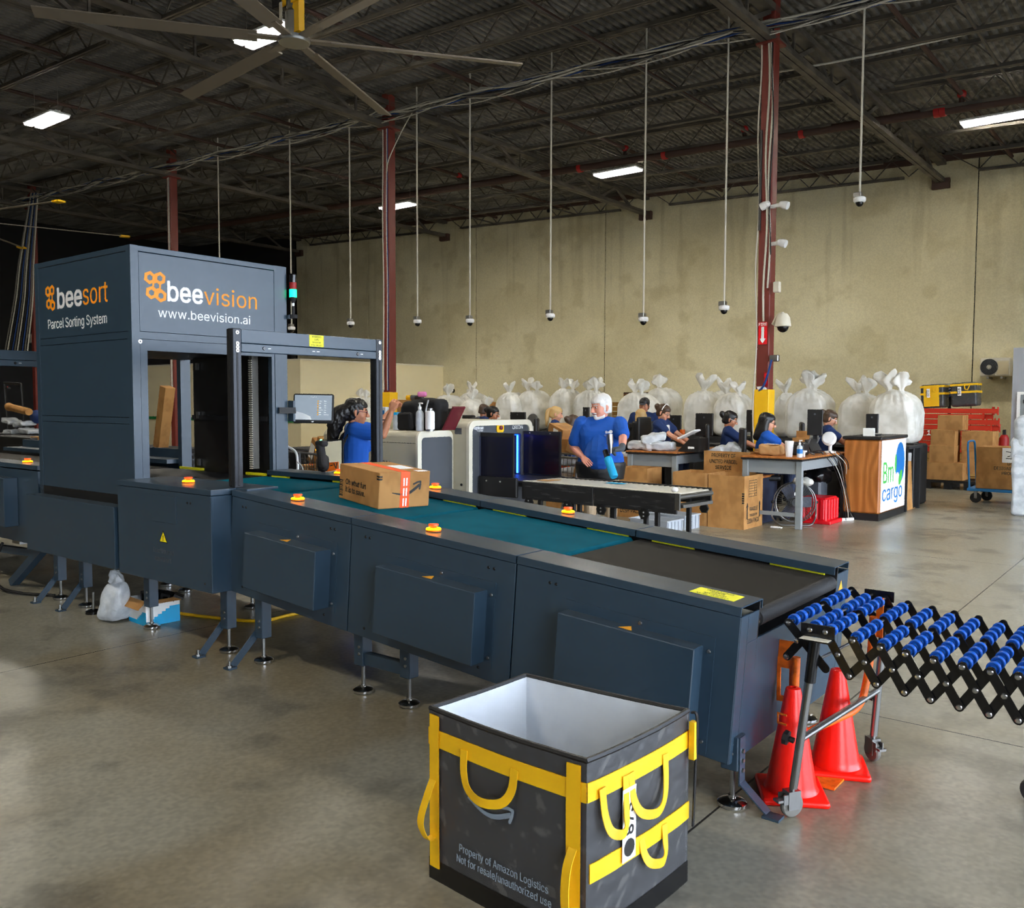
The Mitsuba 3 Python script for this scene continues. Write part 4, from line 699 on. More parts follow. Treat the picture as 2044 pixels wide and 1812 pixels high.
for y, nm in ((YA, 0), (YM, 1), (YB, 2)):
    dy = -.006 if y == YA else .0
    L_ = [((AX[0][0], AX[0][1] - .012), (AX[1][0] + .06, AX[1][1] - .16)), ((AX[0][0] - .005, .64), (AX[1][0] - .01, AX[1][1] - .03))]
    for i in BN:
        L_.append(((AX[i][0], AX[i][1] - .012), BN[i]))
    for n_, (p, q) in enumerate(L_): 
        if n_ != 1: part(wc, 'link', link(p, q, y + dy), 'm_blackgloss', False)
    part(wc, 'link', link(*L_[1], y + dy + .008), 'm_blackgloss', False)
    for i in BN:
        if i + 2 < len(AX): part(wc, 'link', link(BN[i], (AX[i + 2][0], AX[i + 2][1] - .012), y + dy + .009), 'm_blackgloss', False)
    if y == YA:
        for i, (x, z) in enumerate(AX):
            k_ = free(wc + '__bolt'); scene[k_] = {**bd_, 'to_world': T().translate([x, y - .012, z - .012])}
        for i, (x, z) in BN.items():
            k_ = free(wc + '__bolt'); scene[k_] = {**bd_, 'to_world': T().translate([x, y - .012, z])}; k_ = free(wc + '__bolt'); scene[k_] = {**bd_, 'to_world': T().translate([(x + AX[i][0]) / 2, y - .012, (z + AX[i][1] - .012) / 2])}
        for x, z in ((-1.295, .64), (-1.255, .712)): k_ = free(wc + '__bolt'); scene[k_] = {**bd_, 'to_world': T().translate([x, y - .012, z])}
sk_ = part(wc, 'spec_sticker', X(bx(-.03, .03, -.016, .016, 0, .0012), frame(((AX[5][0] + BN[5][0]) / 2 - .022, YA - .0065, (AX[5][1] + BN[5][1]) / 2 + .035), (.485, 0, -.874), (.874, 0, .485))), 'm_offwhite', False)
part(wc + '__' + sk_.rpartition('__')[2], 'lettering', X(cat(bx(-.026, -.008, -.008, .01, 0, .0006), *[bx(.0, .026, -.011 + .005 * k, -.009 + .005 * k, 0, .0006) for k in range(5)]), frame(((AX[5][0] + BN[5][0]) / 2 - .022, YA - .0078, (AX[5][1] + BN[5][1]) / 2 + .035), (.485, 0, -.874), (.874, 0, .485))), 'm_print', False)
part(wc, 'lettering', text('GLOBAL', .014, (AX[6][0] + .022, YA - .0075, AX[6][1] - .05), (.485, 0, -.874), (.874, 0, .485), .0008, True), 'm_cablegrey', False)
# support legs with casters
def leg(x, y, lean, out, nm):
    g = part(wc, 'support_leg', cyl((x + lean * .55, y, .12), (x, y, .72), .0165, 14), 'm_zinc', label='steel support leg on a caster')
    part(g, 'sleeve', cat(cyl((x + lean * .12, y, .56), (x, y, .725), .0215, 14)), 'm_blackgloss'); part(g, 'stub', cyl((x + lean * .6, y, .1), (x + lean * .5, y, .2), .011, 12), 'm_zinc')
    cx, cy_ = x + lean * .6, y; M = MT(cx, cy_, 0, rz=out)
    part(g, 'caster_fork', X(cat(bx(-.028, .028, -.022, -.018, .035, .1), bx(-.028, .028, .018, .022, .035, .1), bx(-.028, .028, -.022, .022, .095, .11), bx(.03, .075, -.018, .018, .07, .08), bx(.028, .05, -.02, -.016, .06, .1), bx(.028, .05, .016, .02, .06, .1)), M), 'm_zinc', False)
    part(g, 'caster_wheel', X(at(lathe([(0, -.014), (.035, -.014), (.046, -.012), (.05, -.006), (.05, .006), (.046, .012), (.035, .014), (0, .014)], 28), 0, 0, .05, rx=90), M), 'm_cablegrey'); part(g, 'hub', X(at(lathe([(0, -.016), (.014, -.016), (.016, .016), (0, .016)], 16), 0, 0, .05, rx=90), M), 'm_black')
    part(g, 'knob', cat(at(lathe([(0, 0), (.012, 0), (.012, .02), (.03, .024), (.031, .04), (.02, .045), (0, .045)], 8), x + lean * .45 - .015, y, .31 - .02 * nm, ry=-80)), 'm_black')
leg(-1.18, 3.4, -.13, 238, 0); leg(-1.13, 4.18, -.07, -38, 1)
part(wc, 'cross_bar', cyl((-1.225, 3.4, .325), (-1.155, 4.18, .335), .014, 12), 'm_zinc'); part(wc, 'cross_rod', cyl((-1.2, 3.42, .63), (-1.13, 4.18, .64), .006, 8), 'm_zinc')
part(wc, 'end_bracket', cat(bx(-1.235, -1.105, YA - .022, YA - .014, .742, .79), bx(-1.23, -1.11, YA - .07, YA - .014, .733, .738)), 'm_blackgloss', False); part(wc, 'bracket_label', bx(-1.225, -1.115, YA - .068, YA - .02, .738, .7395), 'm_offwhite', False); part(wc, 'end_bracket', bx(-1.235, -1.105, YB + .01, YB + .018, .742, .79), 'm_blackgloss', False)
for x in (-1.2, -1.14): k_ = free(wc + '__bolt'); scene[k_] = {**bd_, 'to_world': T().translate([x, YA - .024, .768])}
gk = thing('rubber_caster', 'black rubber wheel just entering at the right edge', 'caster'); c = G(2048, 1600, 0); put(gk, at(lathe([(0, -.02), (.05, -.02), (.055, 0), (.05, .02), (0, .02)], 24), c[0] + .03, c[1], .055, rx=90, rz=0), 'm_rubber')
# ================================================================ the X-ray machine and its roller table
t = thing('xray_machine', 'cream X-ray parcel machine with a blue-lit tunnel and ORION lettering', 'X-ray machine')
def rrect(w, h, r, x=0, y=0): return affinity.translate(Polygon([(r, r), (w - r, r), (w - r, h - r), (r, h - r)]).buffer(r, 6), x, y)
def rprism(y0, y1, z0, z1, x0, x1, r, holes=None):           # rounded in the yz plane, long in x
    p = unary_union([rrect(y1 - y0, z1 - z0, r), Polygon([(0, 0), (y1 - y0, 0), (y1 - y0, r), (0, r)])])
    if holes is not None: p = p.difference(holes)
    return X(prism(p, x1 - x0), frame((x0, y0, z0), (0, 1, 0), (0, 0, 1)))
AX1, AY0, AY1, AZ = -6.73, 6.87, 7.45, 1.335
part(t, 'console_body', rprism(AY0 + .01, AY1, .1, AZ - .005, -8.3, AX1 - .03, .08), 'm_beige', 30)
part(t, 'console_frame', rprism(AY0, AY1 - .01, .1, AZ, AX1 - .03, AX1, .08, rrect(AY1 - AY0 - .08, AZ - .1 - .12, .05, .06, .05)), 'm_offwhite', 30)
part(t, 'console_panel', bx(AX1 - .02, AX1 - .008, AY0 + .055, AY1 - .02, .14, AZ - .06), 'm_panelgrey', False); part(t, 'console_seam', bx(-8.3, AX1 - .03, AY0 + .007, AY0 + .012, AZ - .135, AZ - .131), 'm_seam', False)
BX1, BY0, BY1, BZ = -6.5, 7.45, 8.63, 1.445
part(t, 'tunnel_body', rprism(BY0 + .01, BY1 - .01, .1, BZ - .005, -8.6, BX1 - .03, .09, rrect(.8, .54, .03, .18, .65)), 'm_beige', 30)
part(t, 'tunnel_frame', rprism(BY0, BY1, .1, BZ, BX1 - .04, BX1, .1, rrect(BY1 - BY0 - .12, BZ - .1 - .1, .07, .06, .04)), 'm_offwhite', 30)
hole = rrect(.78, .52, .03, .2, .66)
part(t, 'fascia', X(prism(rrect(BY1 - BY0 - .1, BZ - .1 - .09, .06, .05, .04).difference(hole), .012), frame((BX1 - .03, BY0, .1), (0, 1, 0), (0, 0, 1))), 'm_panelgrey', False)
part(t, 'tunnel_lining', cat(bx(-8.0, BX1 - .03, BY0 + .2, BY0 + .21, .76, 1.28), bx(-8.0, BX1 - .03, BY0 + .97, BY0 + .98, .76, 1.28), bx(-8, BX1 - .03, BY0 + .2, BY0 + .98, 1.27, 1.28), bx(-8, -7.98, BY0 + .2, BY0 + .98, .76, 1.28)), 'm_navyboard', False)
for k in range(7): part(t, 'curtain_strip', bx(BX1 - .12, BX1 - .115, BY0 + .21 + .109 * k, BY0 + .21 + .109 * k + .104, .79, 1.27), 'm_navyboard', False)
lit(t, 'blue_light', cyl((BX1 - .06, BY0 + .955, .8), (BX1 - .06, BY0 + .955, 1.26), .012, 10), (.02, .13, 1), 3.5, 'm_bluesteel'); lit(t, 'blue_light', cyl((BX1 - .05, BY0 + .5, 1.262), (BX1 - .05, BY0 + .95, 1.262), .006, 8), (.0, .012, 1), 9, 'm_bluesteel'); lit(t, 'blue_light', cyl((BX1 - .2, BY0 + .9, .8), (BX1 - .2, BY0 + .9, 1.26), .01, 8), (.0, .006, 1), 14, 'm_bluesteel')
part(t, 'side_guard', bx(BX1, -6.02, BY0 + .2, BY0 + .205, .8, 1.3), 'm_smoked', False, label='smoked clear guard panel'); part(t, 'side_guard', bx(BX1, -5.95, BY0 + 1.0, BY0 + 1.005, .8, 1.3), 'm_smoked', False, label='smoked clear guard panel')
for y, x1 in ((BY0 + .2, -6.02), (BY0 + 1.0, -5.95)): part(t, 'guard_rim', cat(bx(BX1, x1, y - .006, y + .012, 1.265, 1.31), bx(x1 - .02, x1, y - .006, y + .012, .8, 1.3)), 'm_dark', False)
for p in ((BX1 + .1, 1.288), (-6.1, 1.286)): part(t, 'rivet', ico((p[0], BY0 + .99, p[1]), .008, 1), 'm_chrome')
sp = part(t, 'stop_plate', X(prism(rrect(.13, .11, .03), .012), frame((BX1 - .018, BY0 + .5, 1.30), (0, 1, 0), (0, 0, 1))), 'm_yellow', False, label='yellow emergency stop plate'); part(t + '__' + sp.rpartition('__')[2], 'button', at(lathe([(0, 0), (.024, 0), (.024, .02), (0, .025)], 16), BX1 - .006, BY0 + .565, 1.355, ry=90), 'm_maroon')
part(t, 'lettering', text('ORION', .042, (BX1 - .017, BY0 + .8, 1.335), (0, 1, 0), (0, 0, 1), .002, width=.2), 'm_logowhite', False); part(t, 'lettering', cat(text('Rapiscan', .036, (BX1 - .017, BY0 + .1, 1.345), (0, 1, 0), (0, 0, 1), .002, True, width=.17), text('SYSTEMS', .014, (BX1 - .017, BY0 + .16, 1.32), (0, 1, 0), (0, 0, 1), .002, width=.1)), 'm_logowhite', False)
part(t, 'lettering', text('ORION', .075, (-7.5, AY0 + .0095, .92), (1, 0, 0), (0, 0, 1), .002, width=.33), 'm_panelgrey', False)
part(t, 'vent', bx(-6.72, -6.62, BY0 + .006, BY0 + .012, 1.29, 1.36), 'm_panelgrey', False); part(t, 'key_switch', at(lathe([(0, 0), (.014, 0), (.014, .01), (0, .01)], 14), -6.62, BY0 + .01, .72, rx=90), 'm_black')
part(t, 'maroon_band', bx(-6.74, BX1 + .002, BY0 - .004, BY0 + .3, .5, .58), 'm_maroon', False); part(t, 'plinth', bx(-8.5, BX1 - .05, AY0 + .05, BY1 - .05, .0, .12), 'm_dark', False)
part(t, 'out_belt', bx(-8.0, -5.9, BY0 + .24, BY0 + .96, .72, .785, .02), 'm_black', 40)
part(t, 'belt_cheek', cat(bx(BX1 + .0, -5.95, BY0 + .16, BY0 + .2, .6, .82, .01), bx(BX1, -5.95, BY0 + 1.0, BY0 + 1.04, .6, .8, .01)), 'm_black', False); 
for x in (-6.38, -6.18): part(t, 'rivet', ico((x, BY0 + .158, .77), .01, 1), 'm_chrome')
# roller table leading off to the right
r = thing('roller_table', 'scuffed black roller table leading right from the X-ray tunnel', 'roller conveyor'); RM = MT(-5.93, 7.70, .78, rz=-4.2)
Lr, Wr = 1.98, .62
for s, (a, b) in enumerate(((0, .98), (.99, Lr))):
    part(r, 'side_rail', X(bx(a, b, -.02, 0, -.19, .006, .004), RM), 'm_scuffed', False); part(r, 'side_rail', X(bx(a, b, Wr, Wr + .02, -.145, .02, .004), RM), 'm_black', False)
    part(r, 'wear_strip', X(bx(a, b, .0, .055, .004, .011), RM), 'm_offwhite', False, label='pale edge strip along the rollers')
for k in range(30):
    x = .04 + k * .0655
    part(r, 'roller', X(cyl((x, .035, -.012), (x, Wr - .005, -.012), .021, 12), RM), 'm_rollers')
part(r, 'end_roller', X(cyl((Lr + .0, .0, -.03), (Lr + .0, Wr, -.03), .026, 14), RM), 'm_zinc'); part(r, 'end_corner', X(cat(bx(Lr - .02, Lr + .03, -.024, -.02, -.15, .01), bx(Lr + .02, Lr + .03, -.02, .0, -.15, .01)), RM), 'm_zinc', False)
part(r, 'cross_plate', X(bx(Lr - .06, Lr + .05, .02, Wr - .05, -.13, -.1), RM), 'm_zinc', False)
for x in (.12, .66, 1.1, 1.62):
    part(r, 'hex_bracket', X(X(prism([(.06 * math.cos(math.radians(60 * q)), .06 * math.sin(math.radians(60 * q))) for q in range(6)], .02), frame((x, -.024, -.215), (1, 0, 0), (0, 0, 1))), RM), 'm_black', False)
    for dz in (-.2, -.235): part(r, 'bolt', X(ico((x, -.046, dz), .01, 1), RM), 'm_zinc')
    for y in (.02, Wr - .02): 
        L = part(r, 'leg', X(bx(x + .12 - .02, x + .12 + .02, y - .02, y + .02, -.77, -.1), RM), 'm_black', False); part(L, 'foot', X(bx(x + .08, x + .16, y - .04, y + .04, -.78, -.765), RM), 'm_dark', False)
part(r, 'end_bracket', X(X(prism([(.05 * math.cos(math.radians(60 * q)), .05 * math.sin(math.radians(60 * q))) for q in range(6)], .02), frame((Lr + .02, Wr * .75, -.17), (1, 0, 0), (0, 0, 1))), RM), 'm_black', False)
put(thing('crumpled_paper', 'crumpled white paper ball on the end of the roller table', 'paper'), X(rbox(.07, .05, .045, .02, .015, .012, 40, 4), RM @ MT(Lr - .1, .1, .008)), 'm_paper', False)
put(thing('cardboard_scrap', 'torn tan cardboard scraps where the rollers begin', 'cardboard'), X(cat(bx(.1, .26, .12, .26, .01, .014), X(bx(0, .12, 0, .1, 0, .004), MT(.2, .2, .014, rz=25))), RM), 'm_kraft', False)
put(thing('blue_film', 'strip of blue plastic film lying on the rollers', 'film'), X(X(bx(0, .2, 0, .09, 0, .003), MT(.85, .38, .011, rz=8)), RM), 'm_cyan', False)
# -------- things standing on the console
def lathe_thing(name, lab, catg, prof, x, y, z, m_, grp=None, cap=None, n=20):
    k = thing(name, lab, catg, grp); part(k, 'body', at(lathe(prof, n), x, y, z), m_)
    if cap: part(k, 'cap', at(lathe(cap[0], n), x, y, z), cap[1])
    return k
p = V(838, 858, 7.0); k = thing('sanitizer_bottle', 'clear hand sanitizer bottle with a white pump on top of the X-ray machine', 'bottle')
part(k, 'body', at(lathe([(0, 0), (.042, 0), (.045, .01), (.045, .19), (.035, .215), (.017, .23), (.017, .24), (0, .24)], 20), p[0], p[1], AZ), 'm_poly'); part(k, 'pump', cat(at(lathe([(0, .235), (.019, .235), (.019, .265), (.008, .27), (.008, .3), (0, .3)], 14), p[0], p[1], AZ), bx(p[0] - .012, p[0] + .045, p[1] - .01, p[1] + .01, AZ + .295, AZ + .31, .004)), 'm_white')
p = V(858.5, 858, 7.02); lathe_thing('flask', 'white insulated flask beside the sanitizer bottle', 'flask', [(0, .02), (.05, .02), (.052, .04), (.052, .2), (.04, .222), (0, .222)], p[0], p[1], AZ, 'm_white', cap=([(0, .0), (.048, .0), (.048, .022), (.02, .022), (.02, .222), (.03, .224), (.03, .25), (0, .25)], 'm_zinc'))
p = V(793, 858, 7.1); k = thing('wipes_tub', 'blue and white wipes tub behind the raised arm', 'tub'); part(k, 'body', at(lathe([(0, 0), (.05, 0), (.05, .17), (0, .17)], 20), p[0], p[1], AZ), 'm_poly'); part(k, 'lid', at(lathe([(0, .17), (.05, .17), (.048, .2), (0, .2)], 20), p[0], p[1], AZ), 'm_cyan')
p = V(770, 858, 7.12); k = thing('wipes_carton', 'white and blue wipes carton behind the gate post', 'carton'); part(k, 'body', bx(p[0] - .06, p[0] + .04, p[1] - .04, p[1] + .04, AZ, AZ + .26, .004), 'm_white', False); part(k, 'blue_print', bx(p[0] - .03, p[0] + .02, p[1] - .0415, p[1] - .04, AZ + .1, AZ + .22), 'm_logoblue', False)
k = thing('backpack', 'black backpack on the X-ray machine behind the flask', 'bag'); p = V(822, 858, 7.2)
part(k, 'body', at(rbox(.34, .2, .34, .09, .03, .02, 7, 9), p[0] + .02, 7.22, AZ - .005), 'm_blackcloth', 40); part(k, 'pocket', at(rbox(.22, .08, .2, .035, .03, .01, 9, 2), p[0] + .0, 7.1, AZ), 'm_blackcloth', 40)
k = thing('duffel_bag', 'black duffel bag with a webbing strap at the right end of the console', 'bag'); part(k, 'body', at(rbox(.5, .22, .36, .07, .03, .02, 6, 4), -6.98, 7.3, AZ - .005), 'm_blackcloth', 40); part(k, 'strap', tube(curve([(-6.86, 7.17, AZ + .34), (-6.88, 7.15, AZ + .2), (-6.83, 7.15, AZ + .06), (-6.86, 7.17, AZ)]), .012, 6), 'm_zinc')
k = thing('document_holder', 'tilted dark wood holder with a white sheet beside the duffel bag', 'document holder'); dx_ = -6.5 - .36; part(k, 'board', X(bx(-.01, .01, -.1, .1, 0, .3), MT(-7.0 + .3, 7.33, BZ - .1, ry=32)), 'm_maroon', False); part(k, 'sheet', X(bx(-.013, -.0105, -.09, .09, .03, .28), MT(-7.0 + .3, 7.33, BZ - .1, ry=32)), 'm_paper', False)
p = V(822, 802, 9.6); k = thing('sunglasses_box', 'open cardboard box heaped with goggles behind the backpack', 'box'); part(k, 'body', bx(p[0] - .22, p[0] + .22, 9.5, 9.85, p[2] - .3, p[2] + .03), 'm_card', False)
for n_, (dx, c_) in enumerate(((-.1, 'm_yellow'), (.0, 'm_panelgrey'), (.1, 'm_black'), (.16, 'm_pink'))):
    g_ = thing('goggles', ('yellow-framed goggles at the left of the cardboard box', 'grey goggles in the middle of the cardboard box', 'black goggles at the right of the cardboard box', 'pink-rimmed goggles on top in the cardboard box')[n_], 'goggles'); put(g_, X(rbox(.14, .08, .08, .03, .03), MT(p[0] + dx, 9.66, p[2] + .025 + .05 * (n_ == 3), rz=10 * n_)), c_, 40)
stn = thing('storage_cabinet', 'dark cabinet under the box of goggles', 'cabinet'); put(stn, bx(p[0] - .4, p[0] + .5, 9.4, 10.0, 0, p[2] - .3, .01), 'm_dark', False)
# -------- tables
def table(x0, x1, y0, y1, lab, zt=.94):
    k = thing('work_table', lab, 'table')
    part(k, 'top', bx(x0, x1, y0, y1, zt - .022, zt, .004), 'm_wood', False); part(k, 'edge', bx(x0, x1, y0, y1, zt - .045, zt - .022), 'm_black', False)
    part(k, 'apron', bx(x0 + .06, x1 - .06, y0 + .05, y0 + .065, zt - .22, zt - .045), 'm_tablegrey', False); part(k, 'apron', bx(x1 - .075, x1 - .06, y0 + .08, y1 - .08, zt - .18, zt - .045), 'm_tablegrey', False)
    for x in (x0 + .05, x1 - .05):
        for y in (y0 + .06, y1 - .06): part(k, 'leg', bx(x - .042, x + .042, y - .03, y + .03, 0, zt - .045, .006), 'm_tablegrey', False)
    part(k, 'stretcher', bx(x0 + .07, x1 - .07, y0 + .04, y0 + .07, .16, .21), 'm_tablegrey', False)
    return k
table(-4.98, -4.14, 11.3, 13.22, 'grey-legged work table nearest the wood lectern with an aluminium laptop rail on it')
c = G(1350, 903, .94); TB = (c[0] - .84, c[0], c[1], c[1] + 1.9); table(*TB, 'grey-legged work table holding silver mailer bags and a black tray behind the standing man')
def seg_table(px, py, y, w, lab):
    c = V(px, py, y); k = thing('desk', lab, 'desk'); part(k, 'top', bx(c[0] - w / 2, c[0] + w / 2, y, y + .8, c[2] - .04, c[2]), 'm_dark', False); part(k, 'panel', bx(c[0] - w / 2 + .03, c[0] + w / 2 - .03, y + .05, y + .09, 0, c[2] - .04), 'm_dark', False)
    for sx in (-1, 1): part(k, 'leg', bx(c[0] + sx * (w / 2 - .04) - .03, c[0] + sx * (w / 2 - .04) + .03, y + .7, y + .76, 0, c[2] - .04), 'm_dark', False)
    return c[2]
D1 = seg_table(1462, 888, 13.4, 1.1, 'black desk in front of the typing woman with the dark bun'); D2 = seg_table(1700, 888, 14.2, 1.7, 'black desk behind the lectern in front of the woman with white glasses'); D3 = seg_table(1180, 884, 12.3, 2.0, 'black desk behind the standing man'); D4 = seg_table(1040, 878, 13.0, 1.6, 'black desk behind the blue-lit tunnel'); D5 = seg_table(905, 868, 12.2, .9, 'black desk end behind the document holder'); D6 = seg_table(1350, 884, 14.5, .7, 'dark desk behind the woman with the headband')
# -------- boxes
def carton(x0, x1, y0, y1, z0, z1, lab, open_=True, name='cardboard_box', texts=(), tape=True, m_='m_card', rz=0):
    k = thing(name, lab, 'box'); M = MT((x0 + x1) / 2, (y0 + y1) / 2, z0, rz=rz); w, d, h = x1 - x0, y1 - y0, z1 - z0; th = .008
    ms = [bx(-w / 2, w / 2, -d / 2, -d / 2 + th, 0, h), bx(-w / 2, w / 2, d / 2 - th, d / 2, 0, h), bx(-w / 2, -w / 2 + th, -d / 2, d / 2, 0, h), bx(w / 2 - th, w / 2, -d / 2, d / 2, 0, h), bx(-w / 2, w / 2, -d / 2, d / 2, 0, th)]
    if not open_: ms = [bx(-w / 2, w / 2, -d / 2, d / 2, 0, h, .004)]
    part(k, 'body', X(cat(*ms), M), m_, False)
    if tape and not open_: part(k, 'tape', X(cat(bx(-w / 2 - .001, w / 2 + .001, -.03, .03, h - .09, h + .001)), M), 'm_kraft', False)
    for face, s, hh, cx_, cz_, wd2 in texts:
        o_, u_ = ((cx_, -d / 2 - .0005, cz_), (1, 0, 0)) if face == 'f' else ((w / 2 + .0005, cx_, cz_), (0, 1, 0))
        part(k, 'lettering', X(text(s, hh, o_, u_, (0, 0, 1), .0012, True, wd2, 'c'), M), 'm_print', False)
    return k, M, w, d, h
k, M, w, d, h = carton(-5.23, -4.72, 10.84, 11.44, 0, .7, 'open cardboard box printed FRAGILE and DISH PACK at the right end of the roller table', texts=(('s', 'FRAGILE', .05, 0, .23, .26), ('s', 'THIS SIDE UP', .03, 0, .16, .24), ('s', 'DISH PACK', .06, 0, .07, .38)))
for y in (-.2, .2): part(k, 'arrow', X(X(prism([(-.015, 0), (.015, 0), (.015, .16), (.03, .16), (0, .22), (-.03, .16), (-.015, .16)], .0012), frame((w / 2 + .0005, y, .13), (0, 1, 0), (0, 0, 1))), M), 'm_print', False)
part(k, 'printed_table', X(X(cat(*[bx(0, .26, z, z + .006, 0, .0012) for z in np.arange(0, .22, .035)], bx(0, .006, 0, .215, 0, .0012), bx(.19, .196, 0, .215, 0, .0012), bx(.256, .262, 0, .215, 0, .0012)), frame((w / 2 + .0005, -.16, .42), (0, 1, 0), (0, 0, 1))), M), 'm_print', False)
part(k, 'edge_marks', X(cat(*[bx(w / 2 - .03, w / 2 + .0012, -d / 2 - .0012, -d / 2, z, z + .02) for z in (.34, .37, .4, .43, .46)]), M), 'm_print', False)
k, M, w, d, h = carton(-5.77, -5.25, 10.86, 11.4, 0, .71, 'open cardboard box with a taped corner left of the box printed DISH PACK'); part(k, 'tape', X(bx(w / 2 - .04, w / 2 + .002, -d / 2 - .002, -d / 2, 0, h), M), 'm_kraft', False)
c = G(1291, 1036, 0); k, M, w, d, h = carton(c[0] - .5, c[0], c[1], c[1] + .42, 0, .72, 'cardboard dish-pack box partly hidden by the roller table beside the standing man', texts=(('f', 'DISH PACK', .06, -.02, .07, .34), ('f', 'THIS BOX UP', .035, -.02, .17, .26)))
k, M, w, d, h = carton(-5.68, -4.98, 11.62, 12.0, .66, .97, 'brown box lettered PROPERTY OF UNITED PARCEL SERVICE full of grey mailers', texts=(('f', 'PROPERTY OF', .052, -.05, .225, .36), ('f', 'UNITED PARCEL', .052, -.05, .14, .42), ('f', 'SERVICE', .052, -.05, .055, .24)))
cb2 = thing('navy_cabinet', 'navy cabinet with a wood edge under the box of grey mailers', 'cabinet'); part(cb2, 'body', bx(-5.75, -4.78, 11.56, 12.1, 0, .63, .004), 'm_navyboard', False); part(cb2, 'top', bx(-5.77, -4.76, 11.54, 12.12, .63, .66), 'm_wood', False)
c = V(1272, 925, 11.8); k, M, w, d, h = carton(c[0] - .62, c[0], 11.8, 12.2, .42, .82, 'brown lettered box holding a white mailer just right of the standing man', texts=(('f', 'PARCEL', .06, .1, .2, .36),)); cb3 = thing('low_stand', 'low dark stand under the brown box right of the standing man', 'stand'); put(cb3, bx(c[0] - .7, c[0] + .05, 11.75, 12.25, 0, .42), 'm_dark', False)
def mailer(x, y, z, sx, sy, sz, lab, rz=0, ry=0, rx=0, m_='m_poly', name='mailer_bag', grp=None, amp=.035):
    k = thing(name, lab, 'mailer', grp); put(k, X(rbox(sx, sy, sz, min(sx, sy, sz) * .3, .025, amp, 9, int(abs(x * 100)) % 50), MT(x, y, z, rz, rx, ry)), m_, 40); return k
for n_, (dx, dy, dz, ry, w_) in enumerate(((-.2, 0, .16, -20, 'leftmost grey mailer in the lettered brown box'), (.02, .02, .2, -55, 'upright grey mailer in the lettered brown box'), (.16, 0, .17, 25, 'rightmost white mailer in the lettered brown box'))): mailer(-5.36 + dx, 11.8 + dy, .72 + dz, .3, .2, .12, w_, ry=ry)
mailer(c[0] - .3, 12.0, .74, .5, .3, .14, 'white mailer on the brown box right of the standing man')
for n_, (px, py, s, w_) in enumerate(((1283, 893, .42, 'left silver mailer on the work table behind the standing man'), (1318, 893, .42, 'right silver mailer with a shipping label on the work table'), (1305, 878, .38, 'silver mailer lying on top of two others on the work table'))): 
    p = V(px, py, TB[2] + .25); mailer(p[0], p[1], max(.945, p[2] - .06) if n_ < 2 else 1.06, s, .26, .13, w_, rz=15 * n_, ry=(-8 if n_ == 2 else 0))
tr_ = thing('black_tray', 'black plastic sorting tray tilted on the work table', 'tray'); p = V(1385, 890, TB[2] + .35); tp = V(1352, 895, TB[2] + .2)
part(tr_, 'bin', X(prism([(0, 0), (.34, 0), (.34, .2), (.2, .2)], .3), frame((tp[0], TB[2] + .35, .945), (1, 0, 0), (0, 0, 1)) @ MT(z=-.15)), 'm_black', False); part(tr_, 'label', bx(tp[0] + .17, tp[0] + .27, TB[2] + .198, TB[2] + .2, .99, 1.02), 'm_paper', False); part(tr_, 'papers', X(bx(0, .3, 0, .2, 0, .02), MT(tp[0] - .05, TB[2] + .3, 1.12, ry=-25)), 'm_paper', False)
# monitors
def monitor(px, py, y, w, h, lab, zb, rz=0):
    c = V(px, py, y); k = thing('monitor', lab, 'monitor'); M = MT(c[0], c[1], c[2], rz=rz)
    part(k, 'panel', X(bx(-w / 2, w / 2, -.02, .02, -h / 2, h / 2, .006), M), 'm_black', False); part(k, 'stand', X(cat(bx(-.03, .03, .02, .05, zb - c[2] + .01, 0), bx(-.1, .1, -.08, .1, zb - c[2] + .001, zb - c[2] + .016)), M), 'm_dark', False)
    part(k, 'badge', X(at(lathe([(0, 0), (.014, 0), (.014, .002), (0, .002)], 14), 0, -.02, h * .32, rx=90), M), 'm_panelgrey', False); return k
monitor(1406, 847, 13.1, .3, .36, 'black monitor seen from behind, left of the typing woman', .94); monitor(1501, 840, 13.75, .18, .36, 'narrow black monitor just left of the yellow column wrap', D1); monitor(1627, 843, 12.6, .21, .37, 'portrait monitor in front of the woman with white glasses', .94, rz=8)
monitor(1034, 836, 13.3, .36, .26, 'black monitor above the blue-lit tunnel', D4); monitor(902, 828, 12.4, .28, .24, 'black monitor behind the document holder', D5); monitor(1170, 830, 12.75, .12, .3, 'dark monitor edge left of the standing man', D3); monitor(1741, 845, 13.35, .17, .28, 'black monitor standing on the wood lectern', 1.185); monitor(1345, 850, 14.8, .3, .4, 'black screen behind the woman with the headband', D6)
# -------- lectern with the painted panel
k = thing('lectern', 'wood-grain lectern with a white Bm cargo panel and black top', 'lectern'); lx0, lx1, ly0, ly1 = -4.1, -3.6, 12.83, 14.15
part(k, 'body', bx(lx0, lx1, ly0, ly1, .1, 1.14, .02), 'm_wood', False); part(k, 'kick', bx(lx0 + .004, lx1 - .004, ly0 + .004, ly1 - .004, 0, .1), 'm_black', False); part(k, 'top', bx(lx0 - .02, lx1 + .02, ly0 - .02, ly1 + .02, 1.14, 1.185, .01), 'm_black', False)
part(k, 'panel', bx(lx1, lx1 + .006, ly0 + .06, ly1 - .03, .12, 1.13), 'm_white', False)
o_ = (lx1 + .0065, ly0 + .14, 0)
lt = part(k, 'lettering', text('Bm', .3, (lx1 + .0065, ly0 + .15, .52), (0, 1, 0), (0, 0, 1), .002, width=.5), 'm_logogreen', False, label='green Bm lettering'); part(k, 'lettering', text('cargo', .22, (lx1 + .0065, ly0 + .12, .27), (0, 1, 0), (0, 0, 1), .002, width=1.02), 'm_logoblue', False, label='blue cargo lettering')
